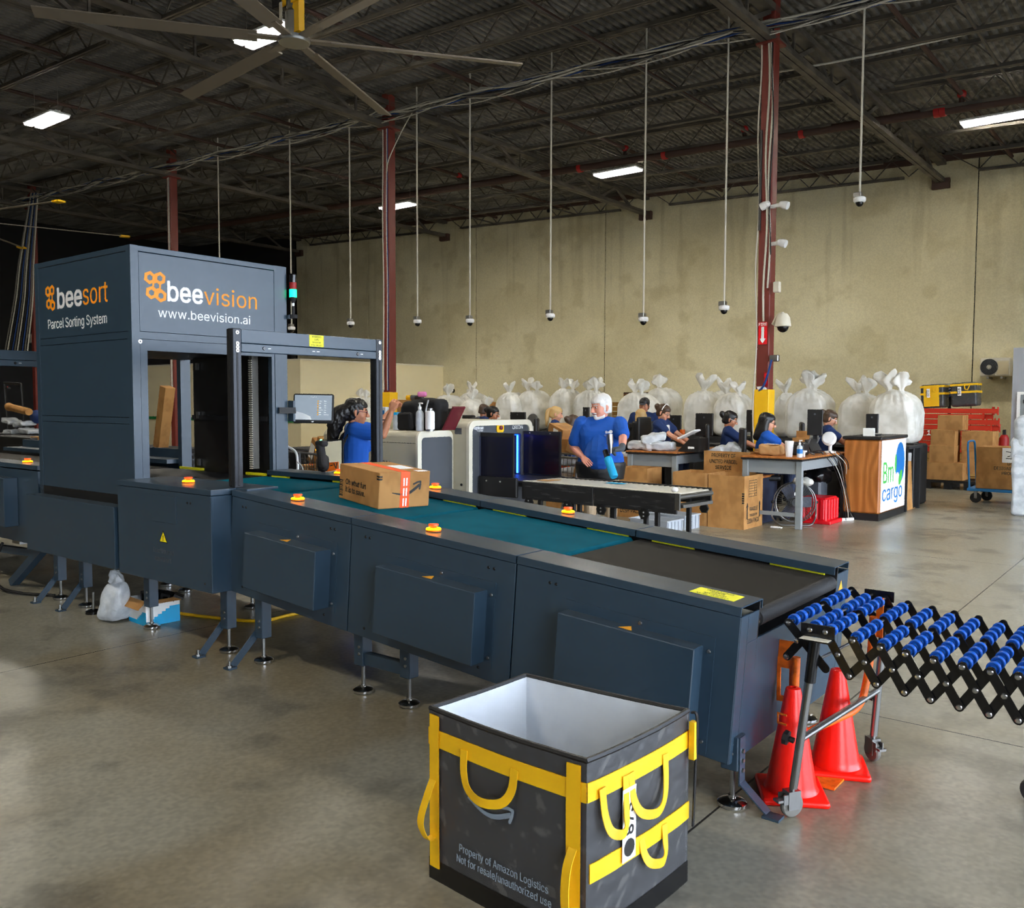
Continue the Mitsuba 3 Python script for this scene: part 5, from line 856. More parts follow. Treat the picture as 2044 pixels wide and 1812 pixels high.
part(k, 'globe_logo', X(prism(affinity.scale(Point(0, 0).buffer(.26, 16), .9, 1.15).difference(affinity.translate(Point(0, 0).buffer(.12, 10), -.12, -.26)), .002), frame((lx1 + .0065, ly1 - .33, .78), (0, 1, 0), (0, 0, 1))), 'm_logoblue', False); part(k, 'leaf_logo', X(prism(affinity.rotate(affinity.scale(Point(0, 0).buffer(.1, 10), .7, 1.25), -35), .003), frame((lx1 + .0065, ly1 - .3, .56), (0, 1, 0), (0, 0, 1))), 'm_logogreen', False); part(k, 'leaf_logo', X(prism(affinity.scale(Point(0, 0).buffer(.1, 10), .4, 1.3), .003), frame((lx1 + .0065, ly1 - .56, .78), (0, 1, 0), (0, 0, 1))), 'm_logogreen', False)
sgn = thing('desk_sign', 'small white notice propped at the foot of the lectern monitor', 'sign'); c = V(1735, 861, 13.05); put(sgn, bx(c[0] - .08, c[0] + .08, 13.03, 13.05, 1.186, 1.3), 'm_paper', False)
# -------- under and on the near work table
k = thing('floor_fan', 'chrome caged floor fan under the work table by the red barrier', 'fan'); c = V(1600, 1008, 11.62); cz = .32; M = MT(-4.33, 11.62, cz, rz=35)
for rr, yy in ((.265, 0), (.265, .11)): part(k, 'cage_ring', X(tube([(rr * math.cos(a), yy, rr * math.sin(a)) for a in np.linspace(0, 2 * np.pi, 40, endpoint=False)], .008, 6, True), M), 'm_zinc')
part(k, 'cage_wires', X(cat(*[tube([(.05 * math.cos(a), -.02, .05 * math.sin(a)), (.2 * math.cos(a), -.03, .2 * math.sin(a)), (.265 * math.cos(a), 0, .265 * math.sin(a)), (.265 * math.cos(a), .11, .265 * math.sin(a))], .0022, 4) for a in np.linspace(0, 2 * np.pi, 48, endpoint=False)]), M), 'm_zinc', kind='stuff')
for q in range(3): part(k, 'blade', X(X(bx(.04, .24, -.006, .006, -.07, .07), MT(ry=120 * q, y=.05) @ MT(rx=0, rz=12)), M), 'm_navyboard', False)
part(k, 'motor', X(at(lathe([(0, -.06), (.055, -.06), (.06, -.03), (.06, .06), (0, .06)], 20), 0, .03, 0, rx=90), M), 'm_black'); part(k, 'label', X(bx(-.03, .05, -.036, -.034, .1, .14), M), 'm_paper', False)
part(k, 'stand', X(tube(bend([(-.28, .06, 0), (-.3, .1, -.2), (-.22, .0, -.305), (.22, .0, -.305), (.3, .1, -.2), (.28, .06, 0)], .06), .011, 8), M), 'm_zinc'); part(k, 'knob', X(cat(ico((-.29, .06, 0), .022, 1), ico((.29, .06, 0), .022, 1)), M), 'm_black')
put(thing('clear_bag', 'clear plastic bag draped over the top of the floor fan', 'bag'), X(rbox(.26, .12, .1, .045, .02, .03, 20, 8), MT(-4.27, 11.72, .55)), 'm_film', 40)
k = thing('road_barrier', 'red plastic road barrier standing behind the floor fan', 'barrier'); part(k, 'body', cat(bx(-4.42, -4.06, 12.05, 12.5, .03, .36, .02), *[bx(-4.06, -4.035, 12.08 + .11 * q, 12.14 + .11 * q, .06, .34, .008) for q in range(4)], *[bx(-4.42 + .09 * q, -4.36 + .09 * q, 12.03, 12.05, .06, .34, .008) for q in range(4)]), 'm_redplastic', False); part(k, 'foot', bx(-4.45, -4.0, 12.03, 12.53, 0, .05, .01), 'm_redplastic', False)
k = thing('trash_bin', 'clear trash bin lined with a black bag under the work table', 'bin'); part(k, 'bin', X(bx(-.16, .16, -.16, .16, 0, .55, .03), MT(-4.5, 12.75, 0)), 'm_panelgrey', False); part(k, 'liner', at(rbox(.42, .4, .22, .08, .03, .05, 9, 3), -4.5, 12.75, .5), 'm_blackgloss', 40)
p = V(1575, 908, 11.5); k = lathe_thing('tumbler', 'white tumbler standing on the near edge of the work table', 'tumbler', [(0, 0), (.042, 0), (.055, .17), (.058, .21), (0, .21)], p[0], 11.5, .94, 'm_white')
p = V(1596, 908, 11.45); k = thing('sanitizer_bottle', 'pump bottle with a blue label at the corner of the work table', 'bottle'); part(k, 'body', at(lathe([(0, 0), (.036, 0), (.037, .12), (.03, .15), (.013, .16), (.013, .17), (0, .17)], 18), p[0], 11.45, .94), 'm_poly'); part(k, 'label', at(lathe([(.0375, .05), (.038, .05), (.038, .11), (.0375, .11)], 18), p[0], 11.45, .94), 'm_logoblue'); part(k, 'pump', cat(at(lathe([(0, .17), (.015, .17), (.015, .19), (.005, .195), (.005, .22), (0, .22)], 12), p[0], 11.45, .94), bx(p[0] - .008, p[0] + .03, 11.442, 11.458, 1.155, 1.168)), 'm_white')
p = V(1540, 905, 11.6); k = thing('paper_parcel', 'crumpled kraft paper parcel with a white label on the work table', 'parcel'); part(k, 'body', X(rbox(.3, .2, .15, .04, .02, .022, 14, 6), MT(p[0], 11.6, .94, rz=6)), 'm_kraft', 40); part(k, 'label', X(bx(-.08, .1, -.09, -.02, .15, .155), MT(p[0], 11.6, .945, rz=6)), 'm_paper', False)
p = V(1505, 900, 11.75); put(thing('paper_parcel', 'flat kraft paper wrap at the left end of the work table', 'parcel'), X(rbox(.26, .26, .07, .03, .03, .02, 12, 2), MT(max(p[0], -4.85), 11.85, .94)), 'm_kraft', 40)
k = thing('label_printer', 'black label printer on the work table', 'printer'); part(k, 'body', X(rbox(.2, .24, .17, .03, .03), MT(-4.42, 11.95, .94)), 'm_black', 40); part(k, 'lid', X(bx(-.08, .08, -.1, .06, .165, .18, .004), MT(-4.42, 11.95, .94)), 'm_dark', False)
k = thing('laptop_stand', 'angled aluminium laptop stand at the edge of the work table', 'stand'); 
for y in (12.1, 12.45): part(k, 'arm', tube(bend([(-4.32, y, 1.17), (-4.4, y, .99), (-4.26, y, .95)], .02), .012, 6), 'm_alu')
part(k, 'shelf', X(bx(-.16, .02, -.2, .2, 0, .02), MT(-4.32, 12.28, 1.0, ry=60)), 'm_black', False)
k = thing('table_fan', 'small white fan on the far end of the work table', 'fan'); part(k, 'head', X(lathe([(0, -.05), (.07, -.05), (.1, -.02), (.1, .03), (.08, .05), (0, .05)], 24), MT(-4.3, 12.8, 1.14, rx=70, ry=20)), 'm_white'); part(k, 'base', at(lathe([(0, 0), (.08, 0), (.08, .02), (.025, .03), (.025, .12), (0, .12)], 20), -4.3, 12.85, .94), 'm_white')
k = thing('small_device', 'small white square device on the work table edge', 'device'); put(k, cat(bx(-4.3, -4.22, 11.6, 11.63, .94, 1.01), bx(-4.3, -4.22, 11.6, 11.7, 1.0, 1.02)), 'm_white', False)
k = thing('orange_cup', 'orange and white paper cup near the portrait monitor', 'cup'); put(k, at(lathe([(0, 0), (.04, 0), (.05, .11), (0, .11)], 16), -4.6, 12.2, .94), 'm_amber')
k = thing('open_box', 'open brown box standing by the portrait monitor', 'box'); put(k, X(cat(bx(-.1, .1, -.08, .08, 0, .2), bx(-.1, .1, .08, .09, .2, .3)), MT(-4.75, 12.9, .94)), 'm_card', False)
k = thing('cord_tangle', 'tangle of black and white cords hanging off the end of the work table', 'cords')
for q in range(7): part(k, 'cord', tube(curve([(-4.25 + .03 * q, 12.3 + .1 * (q % 4), .98), (-4.08 + .01 * q, 12.3 + .08 * q, .8), (-4.06, 12.6 + .05 * q, .5 + .05 * (q % 3)), (-4.04 + .02 * (q % 3), 12.75 + .03 * q, .2), (-3.98 + .02 * q, 12.62 + .05 * q, .01)]), .006, 5), ('m_black', 'm_cablewhite', 'm_black', 'm_cablegrey')[q % 4])
k = thing('power_strip', 'white power strip on the floor beside the lectern', 'power strip'); put(k, X(bx(-.14, .14, -.025, .025, 0, .035, .005), MT(-4.0, 12.65, 0, rz=60)), 'm_white', False)
put(thing('floor_litter', 'scrap of white paper on the floor by the floor fan', 'paper'), X(rbox(.16, .05, .02, .009, .02, .008, 30, 2), MT(*V(1550, 1050, 11.3)[:2], 0)), 'm_paper', 40)
# grey stacking crates on the floor
for n_, (px, py, w_) in enumerate(((1298, 1061, 'front grey plastic crate on the floor behind the belt rail'), (1325, 1056, 'rear grey plastic crate on the floor behind the belt rail'))):
    c = G(px, py, 0); k = thing('plastic_crate', w_, 'crate'); M = MT(c[0] - .0, c[1] + .15 + .12 * n_, 0, rz=-4); w, d, h = .56, .36, .16 + .03 * n_
    part(k, 'body', X(cat(bx(-w / 2, w / 2, -d / 2, -d / 2 + .01, 0, h), bx(-w / 2, w / 2, d / 2 - .01, d / 2, 0, h), bx(-w / 2, -w / 2 + .01, -d / 2, d / 2, 0, h), bx(w / 2 - .01, w / 2, -d / 2, d / 2, 0, h), bx(-w / 2, w / 2, -d / 2, d / 2, 0, .01)), M), 'm_crate', False)
    part(k, 'rim', X(cat(bx(-w / 2 - .015, w / 2 + .015, -d / 2 - .015, -d / 2 + .01, h - .015, h), bx(-w / 2 - .015, w / 2 + .015, d / 2 - .01, d / 2 + .015, h - .015, h), bx(-w / 2 - .015, -w / 2 + .01, -d / 2, d / 2, h - .015, h), bx(w / 2 - .01, w / 2 + .015, -d / 2, d / 2, h - .015, h)), M), 'm_crate', False)
    for y in np.arange(-.16, .17, .08): part(k, 'rib', X(bx(w / 2, w / 2 + .012, y - .006, y + .006, 0, h), M), 'm_crate', False)
# small items on desks
a = V(1325, 876, 12.95); b = V(1378, 876, 12.95); RZ = a[2]; k = thing('desk_riser', 'dark riser shelf on the work table by the woman with the headband', 'shelf'); put(k, bx(a[0], b[0], 12.9, 13.2, .94, RZ), 'm_dark', False)
for n_, (px, py, y, m_, nm, lb, s) in enumerate(((1340, 872, 13.0, 'm_white', 'white_mug', 'white mug left of the orange bottle', (.09, .08)), (1362, 866, 13.0, 'm_orange', 'orange_bottle', 'orange bottle on the desk by the headband woman', (.08, .16)), (1352, 868, 13.1, 'm_paper', 'paper_cup', 'small striped paper cup on the desk', (.05, .1)), (1106, 872, 12.6, 'm_white', 'travel_mug', 'white travel mug behind the shopping cart', (.1, .2)), (1128, 862, 12.6, 'm_poly', 'paper_cup', 'patterned paper cup by the woman with the brown bun', (.1, .14)))):
    c = V(px, py, y); k = thing(nm, lb, 'bottle' if 'bottle' in nm else 'cup'); c[2] = (D3 if px < 1200 else RZ) + s[1] / 2; put(k, at(lathe([(0, -s[1] / 2), (s[0] * .45, -s[1] / 2), (s[0] * .55, s[1] / 2), (0, s[1] / 2)], 16), *c), m_)
c = V(1063, 838, 13.2); k = thing('desk_fan', 'small white desk fan right of the monitor above the tunnel', 'fan'); part(k, 'cage', at(lathe([(0, -.03), (.1, -.03), (.12, 0), (.1, .03), (0, .03)], 24), *c, rx=80, ry=15), 'm_zinc'); part(k, 'stem', cyl(c, (c[0], c[1], D4), .015), 'm_white')
# ================================================================ people
def unit(v): v = np.asarray(v, float); return v / (np.linalg.norm(v) + 1e-12)
def rotm(ax, deg): return trimesh.transformations.rotation_matrix(math.radians(deg), ax)[:3, :3]
def ik(s, w, l1, l2, hint):
    s, w = np.asarray(s, float), np.asarray(w, float); d = w - s; L = np.linalg.norm(d); L2 = min(L, (l1 + l2) * .995); w = s + d / L * L2; d = (w - s) / L2
    a = (l1 ** 2 - l2 ** 2 + L2 ** 2) / (2 * L2); h = math.sqrt(max(l1 ** 2 - a * a, 0)); hh = np.asarray(hint, float); hh = hh - np.dot(hh, d) * d; return s + d * a + unit(hh) * h, w
def hand_bones(w, d, up, s, curl=.5, side=1):
    """palm and five fingers from the wrist w along d; up = back of the hand"""
    d = unit(d); up = unit(np.asarray(up) - np.dot(up, d) * d); r = np.cross(d, up) * side; B = []
    B.append([(w, .026 * s), (w + d * .03 * s + r * .02 * s, .02 * s), (w + d * .03 * s - r * .02 * s, .02 * s), (w + d * .085 * s + r * .032 * s, .013 * s), (w + d * .085 * s - r * .032 * s, .013 * s)])
    for k, (o, L) in enumerate(((-.032, .068), (-.011, .078), (.011, .073), (.031, .058))):
        p0 = w + d * .085 * s + r * o * s; a1 = curl * 60; q = rotm(r * side, -a1) @ d if True else d
        dn = d * math.cos(math.radians(a1)) - up * math.sin(math.radians(a1)); p1 = p0 + dn * L * .5 * s; a2 = a1 + curl * 75; dn2 = d * math.cos(math.radians(a2)) - up * math.sin(math.radians(a2)); p2 = p1 + dn2 * L * .5 * s
        B += [[(p0, .0105 * s), (p1, .0092 * s)], [(p1, .0092 * s), (p2, .008 * s)]]
    t0 = w + d * .03 * s - r * .026 * s; t1 = t0 + unit(d * .7 - r * .6 - up * .35 * (1 + curl)) * .04 * s; t2 = t1 + unit(d * .9 - r * .05 - up * .5 * (1 + curl)) * .034 * s
    B += [[(t0, .015 * s), (t1, .0115 * s)], [(t1, .0115 * s), (t2, .0095 * s)]]
    return B
def person(label, floor, rz, s=1., girth=1., seat=None, lean=0., head_yaw=0., head_pitch=0., wl=None, wr=None, skin='m_skin', shirt='m_shirt', pants='m_jeans', hair='short', hairm='m_hairblack', glasses=None, fem=True, hs=1., fine=False, curl=(.45, .45), gloves=None, elbow=(None, None), beard=None, logo=False, collar=None, handdir=(None, None), sleeve=.55):
    key = thing('person', label, 'person'); M = MT(*floor, rz=rz); Mi = np.linalg.inv(M)
    loc = lambda p: (Mi @ np.array([*p, 1.0]))[:3]
    g = girth; sw = (.165 if fem else .19) * s * (1 + .35 * (g - 1)); hz = .93 * s if seat is None else seat + .09 * s
    R = rotm([1, 0, 0], -lean); P0 = np.array([0, 0, hz])
    tor = lambda x, y, z: P0 + R @ (np.array([x, y, z]) * s)
    hipw = .09 if not fem else .1; hipL, hipR = P0 + np.array([-hipw * s * g ** .5, 0, 0]), P0 + np.array([hipw * s * g ** .5, 0, 0])
    sh = {-1: tor(-sw / s, -.01, .47), 1: tor(sw / s, -.01, .47)}
    T0 = [[(P0 + np.array([sx * .075 * s * g, 0, .0]), .115 * s * g ** .7) for sx in (-1, 1)] + [(tor(sx * .06 * g, .015 * g, .16), .105 * s * g ** .9) for sx in (-1, 1)],
          [(tor(sx * .06 * g, .015 * g, .16), .105 * s * g ** .9) for sx in (-1, 1)] + [(tor(sx * .085 * g ** .7, .012, .34), .112 * s * g ** .7) for sx in (-1, 1)],
          [(tor(sx * .085 * g ** .7, .012, .34), .112 * s * g ** .7) for sx in (-1, 1)] + [(sh[sx] + R @ np.array([-.03 * sx * s, 0, -.015 * s]), .064 * s * g ** .5) for sx in (-1, 1)] + [(tor(0, -.015, .51), .055 * s)]]
    if fem: T0.append([(tor(sx * .075, .09 * g, .31), .062 * s * g ** .5) for sx in (-1, 1)] + [(tor(0, .0, .34), .1 * s)])
    if g > 1.2: T0.append([(tor(0, .1 * g, .12), .135 * s * g ** .6), (tor(0, .03, .3), .14 * s)])
    nb = tor(0, -.015, .52); hc = nb + R @ np.array([0, .015 * s, 0]) + np.array([0, .012, .135 * s * (1 + .5 * (hs - 1))]) + rotm([1, 0, 0], -head_pitch * .5) @ np.array([0, .0, .0])
    HR = rotm([0, 0, 1], head_yaw) @ rotm([1, 0, 0], -head_pitch); k = s * hs
    hd = lambda x, y, z: hc + HR @ (np.array([x, y, z]) * k)
    neck = [[(nb, .055 * s * g ** .4), (hd(0, -.025, -.06), .052 * s * g ** .4)]]
    headb = [[(hd(0, -.035, .045), .082 * k), (hd(0, .015, .045), .076 * k), (hd(0, .055, .02), .045 * k), (hd(-.03, .045, -.03), .042 * k), (hd(.03, .045, -.03), .042 * k), (hd(0, .062, -.085), .026 * k), (hd(-.03, .01, -.075), .03 * k), (hd(.03, .01, -.075), .03 * k)],
             [(hd(0, .098, .015), .008 * k), (hd(0, .122, -.024), .0115 * k), (hd(-.014, .104, -.03), .009 * k), (hd(.014, .104, -.03), .009 * k)]]
    for sx in (-1, 1): headb.append([(hd(sx * .08, -.012, .018), .012 * k), (hd(sx * .084, -.02, -.0), .013 * k), (hd(sx * .08, -.01, -.03), .01 * k)])
    arms, sleeves, hands = [], [], {}
    for sx, w in ((-1, wl), (1, wr)):
        S = sh[sx]; w_ = loc(w) if w is not None else S + np.array([sx * .09 * s, .06 * s, -.5 * s]); e_, w_ = ik(S, w_, .29 * s, .255 * s, elbow[0 if sx < 0 else 1] or (sx * .6, -.6, -.7)); f_ = unit(w_ - e_)
        arms += [[(S, .057 * s * g ** .5), (e_, .042 * s * g ** .4)], [(e_, .041 * s * g ** .4), (e_ + f_ * .09 * s, .041 * s * g ** .4), (w_, .028 * s * g ** .2)]]
        sl = S + (e_ - S) * sleeve; sleeves.append([(S, .07 * s * g ** .5), (sl, .062 * s * g ** .5)])
        up = np.array([sx * .7, -.1, .7]); dd = handdir[0 if sx < 0 else 1]
        hands[sx] = hand_bones(w_ + f_ * .01, np.asarray(dd, float) if dd is not None else f_, up, s * 1.04, curl[0 if sx < 0 else 1], sx)
    legs = []
    for sx, hp in ((-1, hipL), (1, hipR)):
        if seat is None: kn, an = hp + np.array([sx * .015, .02, -.42 * s]), np.array([hp[0] + sx * .02, -.01, .085 * s])
        else: kn = hp + np.array([sx * .02, .42 * s, -.02]); an = np.array([kn[0], kn[1] - .02, max(.08, kn[2] - .42 * s)])
        legs.append([[(hp, .09 * s * g ** .6), (kn, .058 * s * g ** .4)], [(kn, .056 * s * g ** .4), (kn + (an - kn) * .3 + np.array([0, -.015, 0]), .056 * s * g ** .4), (an, .038 * s)], [(an + np.array([0, -.02, -.04 * s]), .036 * s), (an + np.array([0, .14 * s, -.055 * s]), .028 * s)]])
    seg = 14 if fine else 10; L = .013 if fine else .024
    def mesh(bones, inc=0., it=10, L_=L):
        return soft(m3.Manifold.batch_boolean([hullm([(p, r + inc) for p, r in b], seg) for b in bones], m3.OpType.Add), L_, it)
    skinb = T0 + neck + headb + arms + [b for l in legs for b in l]
    for sx in hands:
        if not gloves or sx not in gloves: skinb = skinb + hands[sx]
    body = mesh(skinb, 0, 6 if fine else 4, .009 if fine else .016); part(key, 'body', X(body, M), skin, 60)
    shb = T0 + sleeves + [[(tor(0, -.015, .49), .06 * s * g ** .5), (tor(0, 0, .4), .1 * s)]]
    if seat is None: shb = shb + [[(P0 + np.array([sx * .075 * s * g, 0, -.06 * s]), .12 * s * g ** .7) for sx in (-1, 1)] + [(P0 + np.array([sx * .075 * s * g, 0, .05 * s]), .12 * s * g ** .7) for sx in (-1, 1)]]
    shm = mesh(shb, .014 * s, 8)
    v = shm.vertices; n = shm.vertex_normals; shm.vertices = v + n * (.012 * (meshkit.fbm(v * np.array([9, 9, 16]), 3) - .5))[:, None]
    shk = part(key, 'shirt', X(shm, M), shirt, 60)
    if logo:
        q = shm.vertices; o = tor(.09 * g ** .5 * logo, .0, .36); c_ = q[(np.abs(q[:, 0] - o[0]) < .03) & (np.abs(q[:, 2] - o[2]) < .03)]; yy = c_[:, 1].max() if len(c_) else o[1] + .12
        dsc = np.array([-1.0, 0, 0]); part(shk, 'logo', X(cat(text('Bm', .028, (o[0] + .03, yy + .004, o[2] + .012), dsc, (0, 0, 1), .004, True, .045), text('cargo', .024, (o[0] + .04, yy + .004, o[2] - .02), dsc, (0, 0, 1), .004, True, .075), X(prism(Point(0, 0).buffer(.02), .004), frame((o[0] - .03, yy + .004, o[2] + .03), dsc, (0, 0, 1)))), M), 'm_logowhite', False)
    pb = [b for l in legs for b in l[:2]] + [[(P0 + np.array([sx * .075 * s * g, 0, -.01]), .117 * s * g ** .7) for sx in (-1, 1)]]
    part(key, 'trousers', X(mesh(pb, .011 * s), M), pants, 60)
    part(key, 'shoe', X(mesh([legs[0][2]], .008), M), 'm_black', 60); part(key, 'shoe', X(mesh([legs[1][2]], .008), M), 'm_black', 60)
    if gloves:
        for sx in gloves: part(key, 'glove', X(mesh(hands[sx] + [arms[1 if sx < 0 else 3][1:][0:1] and [(arms[1 if sx < 0 else 3][-1][0], .034 * s), (arms[1 if sx < 0 else 3][-1][0] + unit(arms[1 if sx < 0 else 3][0][0] - arms[1 if sx < 0 else 3][-1][0]) * .05, .036 * s)]], .003, 5, .009), M), 'm_glove', 60, label='grey work glove')
    # face
    for sx in (-1, 1):
        e = part(key, 'eye', X(ico(hd(sx * .031, .0805, .012), .0105 * k, 1), M), 'm_logowhite'); part(e, 'iris', X(ico(hd(sx * .031, .0865, .012), .0078 * k, 1), M), 'm_hairblack')
        part(key, 'eyebrow', X(tube([hd(sx * .015, .097, .034), hd(sx * .032, .094, .039), hd(sx * .052, .08, .034)], .0045 * k, 5), M), hairm if hairm not in ('m_hairblond',) else 'm_hairbrown')
    part(key, 'mouth', X(tube([hd(-.024, .083, -.055), hd(-.01, .094, -.053), hd(.01, .094, -.053), hd(.024, .083, -.055)], .006 * k, 6), M), 'm_lip')
    # hair
    cap_ = hullm([(hd(0, -.04, .055), .09 * k), (hd(0, .015, .058), .082 * k), (hd(0, .05, .06), .05 * k), (hd(0, -.05, -.03), .074 * k), (hd(0, -.01, .0), .084 * k)], 20)
    if hair in ('long', 'longdown'): cap_ = hullm([(hd(0, -.04, .055), .094 * k), (hd(0, .015, .06), .084 * k), (hd(0, .05, .064), .05 * k), (hd(0, -.05, -.03), .08 * k)], 20)
    nF = HR @ np.array([0, 1.0, -.55]); nF /= np.linalg.norm(nF)
    face = m3.Manifold.cube((.4 * k, .4 * k, .4 * k), True)
    def place(man, off): 
        A = np.eye(4)[:3]; A[:, :3] = HR; A[:, 3] = hc + HR @ (np.array(off) * k); return man.transform(A)
    cut = place(face, (0, .2 + .058, -.2 + .055)); low = place(m3.Manifold.cube((.5 * k, .5 * k, .3 * k), True), (0, .16 + .112, -.15 + .0)); lowb = place(m3.Manifold.cube((.5 * k, .5 * k, .3 * k), True), (0, 0, -.15 - (.06 if not fem else .085)))
    hm = cap_ - cut - low - lowb
    extra = []
    if hair == 'bun': extra = [hullm([(hd(0, -.15, .05), .048 * k), (hd(0, -.13, .02), .04 * k)], 14)]
    if hair == 'pony': extra = [hullm([(hd(0, -.13, .06), .035 * k), (hd(0, -.16, .02), .042 * k)], 12), hullm([(hd(0, -.16, .02), .042 * k), (hd(0, -.15, -.1), .04 * k)], 12), hullm([(hd(0, -.15, -.1), .04 * k), (hd(0, -.12, -.24), .018 * k)], 12)]
    if hair == 'curly': extra = [hullm([(hd(0, -.1, .0), .085 * k), (hd(0, -.16, -.04), .09 * k)], 14), hullm([(hd(0, -.16, -.04), .09 * k), (hd(.0, -.19, -.12), .085 * k)], 14), hullm([(hd(0, -.19, -.12), .085 * k), (hd(0, -.2, -.25), .055 * k)], 14)]
    if hair == 'long': extra = [hullm([(hd(sx * .055, -.03, .02), .05 * k), (hd(sx * .07, -.03, -.1), .042 * k), (hd(sx * .075, .0, -.24), .03 * k), (hd(0, -.08, -.05), .06 * k), (hd(0, -.1, -.22), .05 * k)], 14) for sx in (-1, 1)]
    if hair == 'longdown': extra = [hullm([(hd(sx * .05, -.05, .02), .055 * k), (hd(sx * .06, -.08, -.12), .05 * k), (hd(sx * .07, -.11, -.32), .03 * k), (hd(0, -.11, -.3), .035 * k)], 14) for sx in (-1, 1)]
    hh = m3.Manifold.batch_boolean([hm] + extra, m3.OpType.Add); hmsh = soft(hh, .012 if fine else .018, 3); v = hmsh.vertices; hmsh.vertices = v + hmsh.vertex_normals * ((.03 if hair == 'curly' else .007) * (meshkit.fbm(v * np.array([40, 40, 22]), 3) - .5))[:, None]
    hk = part(key, 'hair', X(hmsh, M), hairm, 60)
    if hair in ('bun', 'pony') and 'headband' in label: part(hk, 'headband', X(tube([hd(.09 * math.sin(a) * 1.02, -.01 + .0, .05 + .092 * math.cos(a) * 1.02 + .01) for a in np.linspace(-1.7, 1.7, 18)], .006, 6), M), 'm_logowhite', label='white hairband')
    if hair == 'cap':
        cm = hullm([(hd(0, -.035, .07), .094 * k), (hd(0, .02, .075), .086 * k)], 20) - place(m3.Manifold.cube((.5 * k, .6 * k, .3 * k), True), (0, 0, -.15 + .055)); ck = part(key, 'cap', X(soft(cm, .015, 3), M), 'm_black', 60); part(ck, 'brim', X(totri(hullm([(hd(sx * .05, .09, .06), .008) for sx in (-1, 1)] + [(hd(sx * .03, .17, .05), .006) for sx in (-1, 1)], 8)), M), 'm_panelgrey', 40)
    if beard:
        bm = (hullm([(hd(0, .064, -.088), .0295 * k), (hd(-.03, .014, -.075), .034 * k), (hd(.03, .014, -.075), .034 * k), (hd(0, .075, -.06), .028 * k)], 14) - place(face, (0, -.2 - .0, 0)) - place(face, (0, .0, .2 - .058))); part(key, 'beard', X(soft(bm, .01, 3), M), beard, 60)
        part(key, 'moustache', X(tube([hd(-.03, .086, -.05), hd(-.01, .102, -.042), hd(.01, .102, -.042), hd(.03, .086, -.05)], .0075 * k, 6), M), beard)
    if glasses:
        gk = part(key, 'glasses', X(cat(*[tube([hd(sx * .033 + .022 * math.cos(a), .104 - .004 * abs(math.cos(a)), .01 + .016 * math.sin(a)) for a in np.linspace(0, 2 * np.pi, 14, endpoint=False)], .0028 * k, 5, True) for sx in (-1, 1)], tube([hd(-.011, .106, .014), hd(.011, .106, .014)], .0028 * k, 5), *[tube([hd(sx * .055, .098, .014), hd(sx * .085, .02, .014), hd(sx * .085, -.02, .008)], .003 * k, 5) for sx in (-1, 1)]), M), glasses)
    if collar: part(shk, 'undershirt', X(totri(hullm([(tor(-.035, .1, .46), .012), (tor(.035, .1, .46), .012), (tor(0, .135 * g, .34), .012)], 8)), M), 'm_logowhite', 40, label='white undershirt at the neckline')
    return key, M, dict(hd=hd, tor=tor, hands=hands, sh=sh, s=s)
def ywd(ax, ay): return math.degrees(math.atan2(-ax, ay))       # turn that makes a person face along (ax, ay)
RGT = np.array([.784, .62]); AWY = np.array([-.62, .784])
# --- the standing man behind the roller table
my = 8.78; mb = V(1200, 850, my); f = -AWY * .97 - RGT * .22
cw = V(1219, 902, 8.42)
k, M, I_ = person('grey-haired bearded man in a blue T-shirt holding a cyan bottle, standing behind the roller table', (mb[0], my, 0), ywd(*f), s=1.0, girth=1.42, lean=7, head_yaw=-42, head_pitch=8, wl=V(1242, 897, 8.42), wr=V(1163, 912, 8.5), skin='m_skinrosy', pants='m_khaki', hairm='m_hairwhite', fem=False, hs=1.16, fine=True, gloves=(-1,), curl=(.95, .4), beard='m_hairwhite', logo=-1, elbow=((-1, -.3, -.5), (.7, -.6, -.4)), handdir=((.9, .4, -.1), None), sleeve=.72)
k2 = part(k, 'back_support', X(soft(hullm([(np.array([sx * .1, .02, .8]), .178) for sx in (-1, 1)] + [(np.array([sx * .11, .03, .93]), .188) for sx in (-1, 1)] + [(np.array([0, .1, .86]), .16)], 16).trim_by_plane((0, 0, 1), .76).trim_by_plane((0, 0, -1), -.96), .03, 2), M), 'm_black', 40, label='black support belt')
c = cw; d_ = unit(V(1227, 955, 8.3) - V(1213, 915, 8.38)); Bm = frame(V(1213.5, 915, 8.36), np.cross(d_, [0, 1, 0]), -np.cross(np.cross(d_, [0, 1, 0]), d_)); 
def axis_frame(o, zdir): zdir = unit(zdir); x = unit(np.cross([0, 1, 0], zdir)); y = np.cross(zdir, x); m = np.eye(4); m[:3, 0], m[:3, 1], m[:3, 2], m[:3, 3] = x, y, zdir, o; return m
b_ = thing('water_bottle', 'bright cyan bottle held upside down in the gloved hand of the bearded man', 'bottle'); A_ = axis_frame(V(1213, 914, 8.36), d_)
part(b_, 'body', X(lathe([(0, 0), (.042, 0), (.046, .015), (.046, .24), (.038, .255), (0, .255)], 24), A_), 'm_cyan'); part(b_, 'cap', X(lathe([(0, -.1), (.03, -.1), (.034, -.02), (.036, 0), (0, 0)], 20), A_), 'm_black')
tb = thing('steel_tumbler', 'stainless steel tumbler held above the cyan bottle', 'tumbler'); A2 = axis_frame(V(1219, 905, 8.36), unit(V(1216.5, 868, 8.36) - V(1219, 905, 8.36))); part(tb, 'body', X(lathe([(0, 0), (.028, 0), (.03, .09), (.038, .12), (.039, .215), (.0, .215)], 24), A2), 'm_chrome')
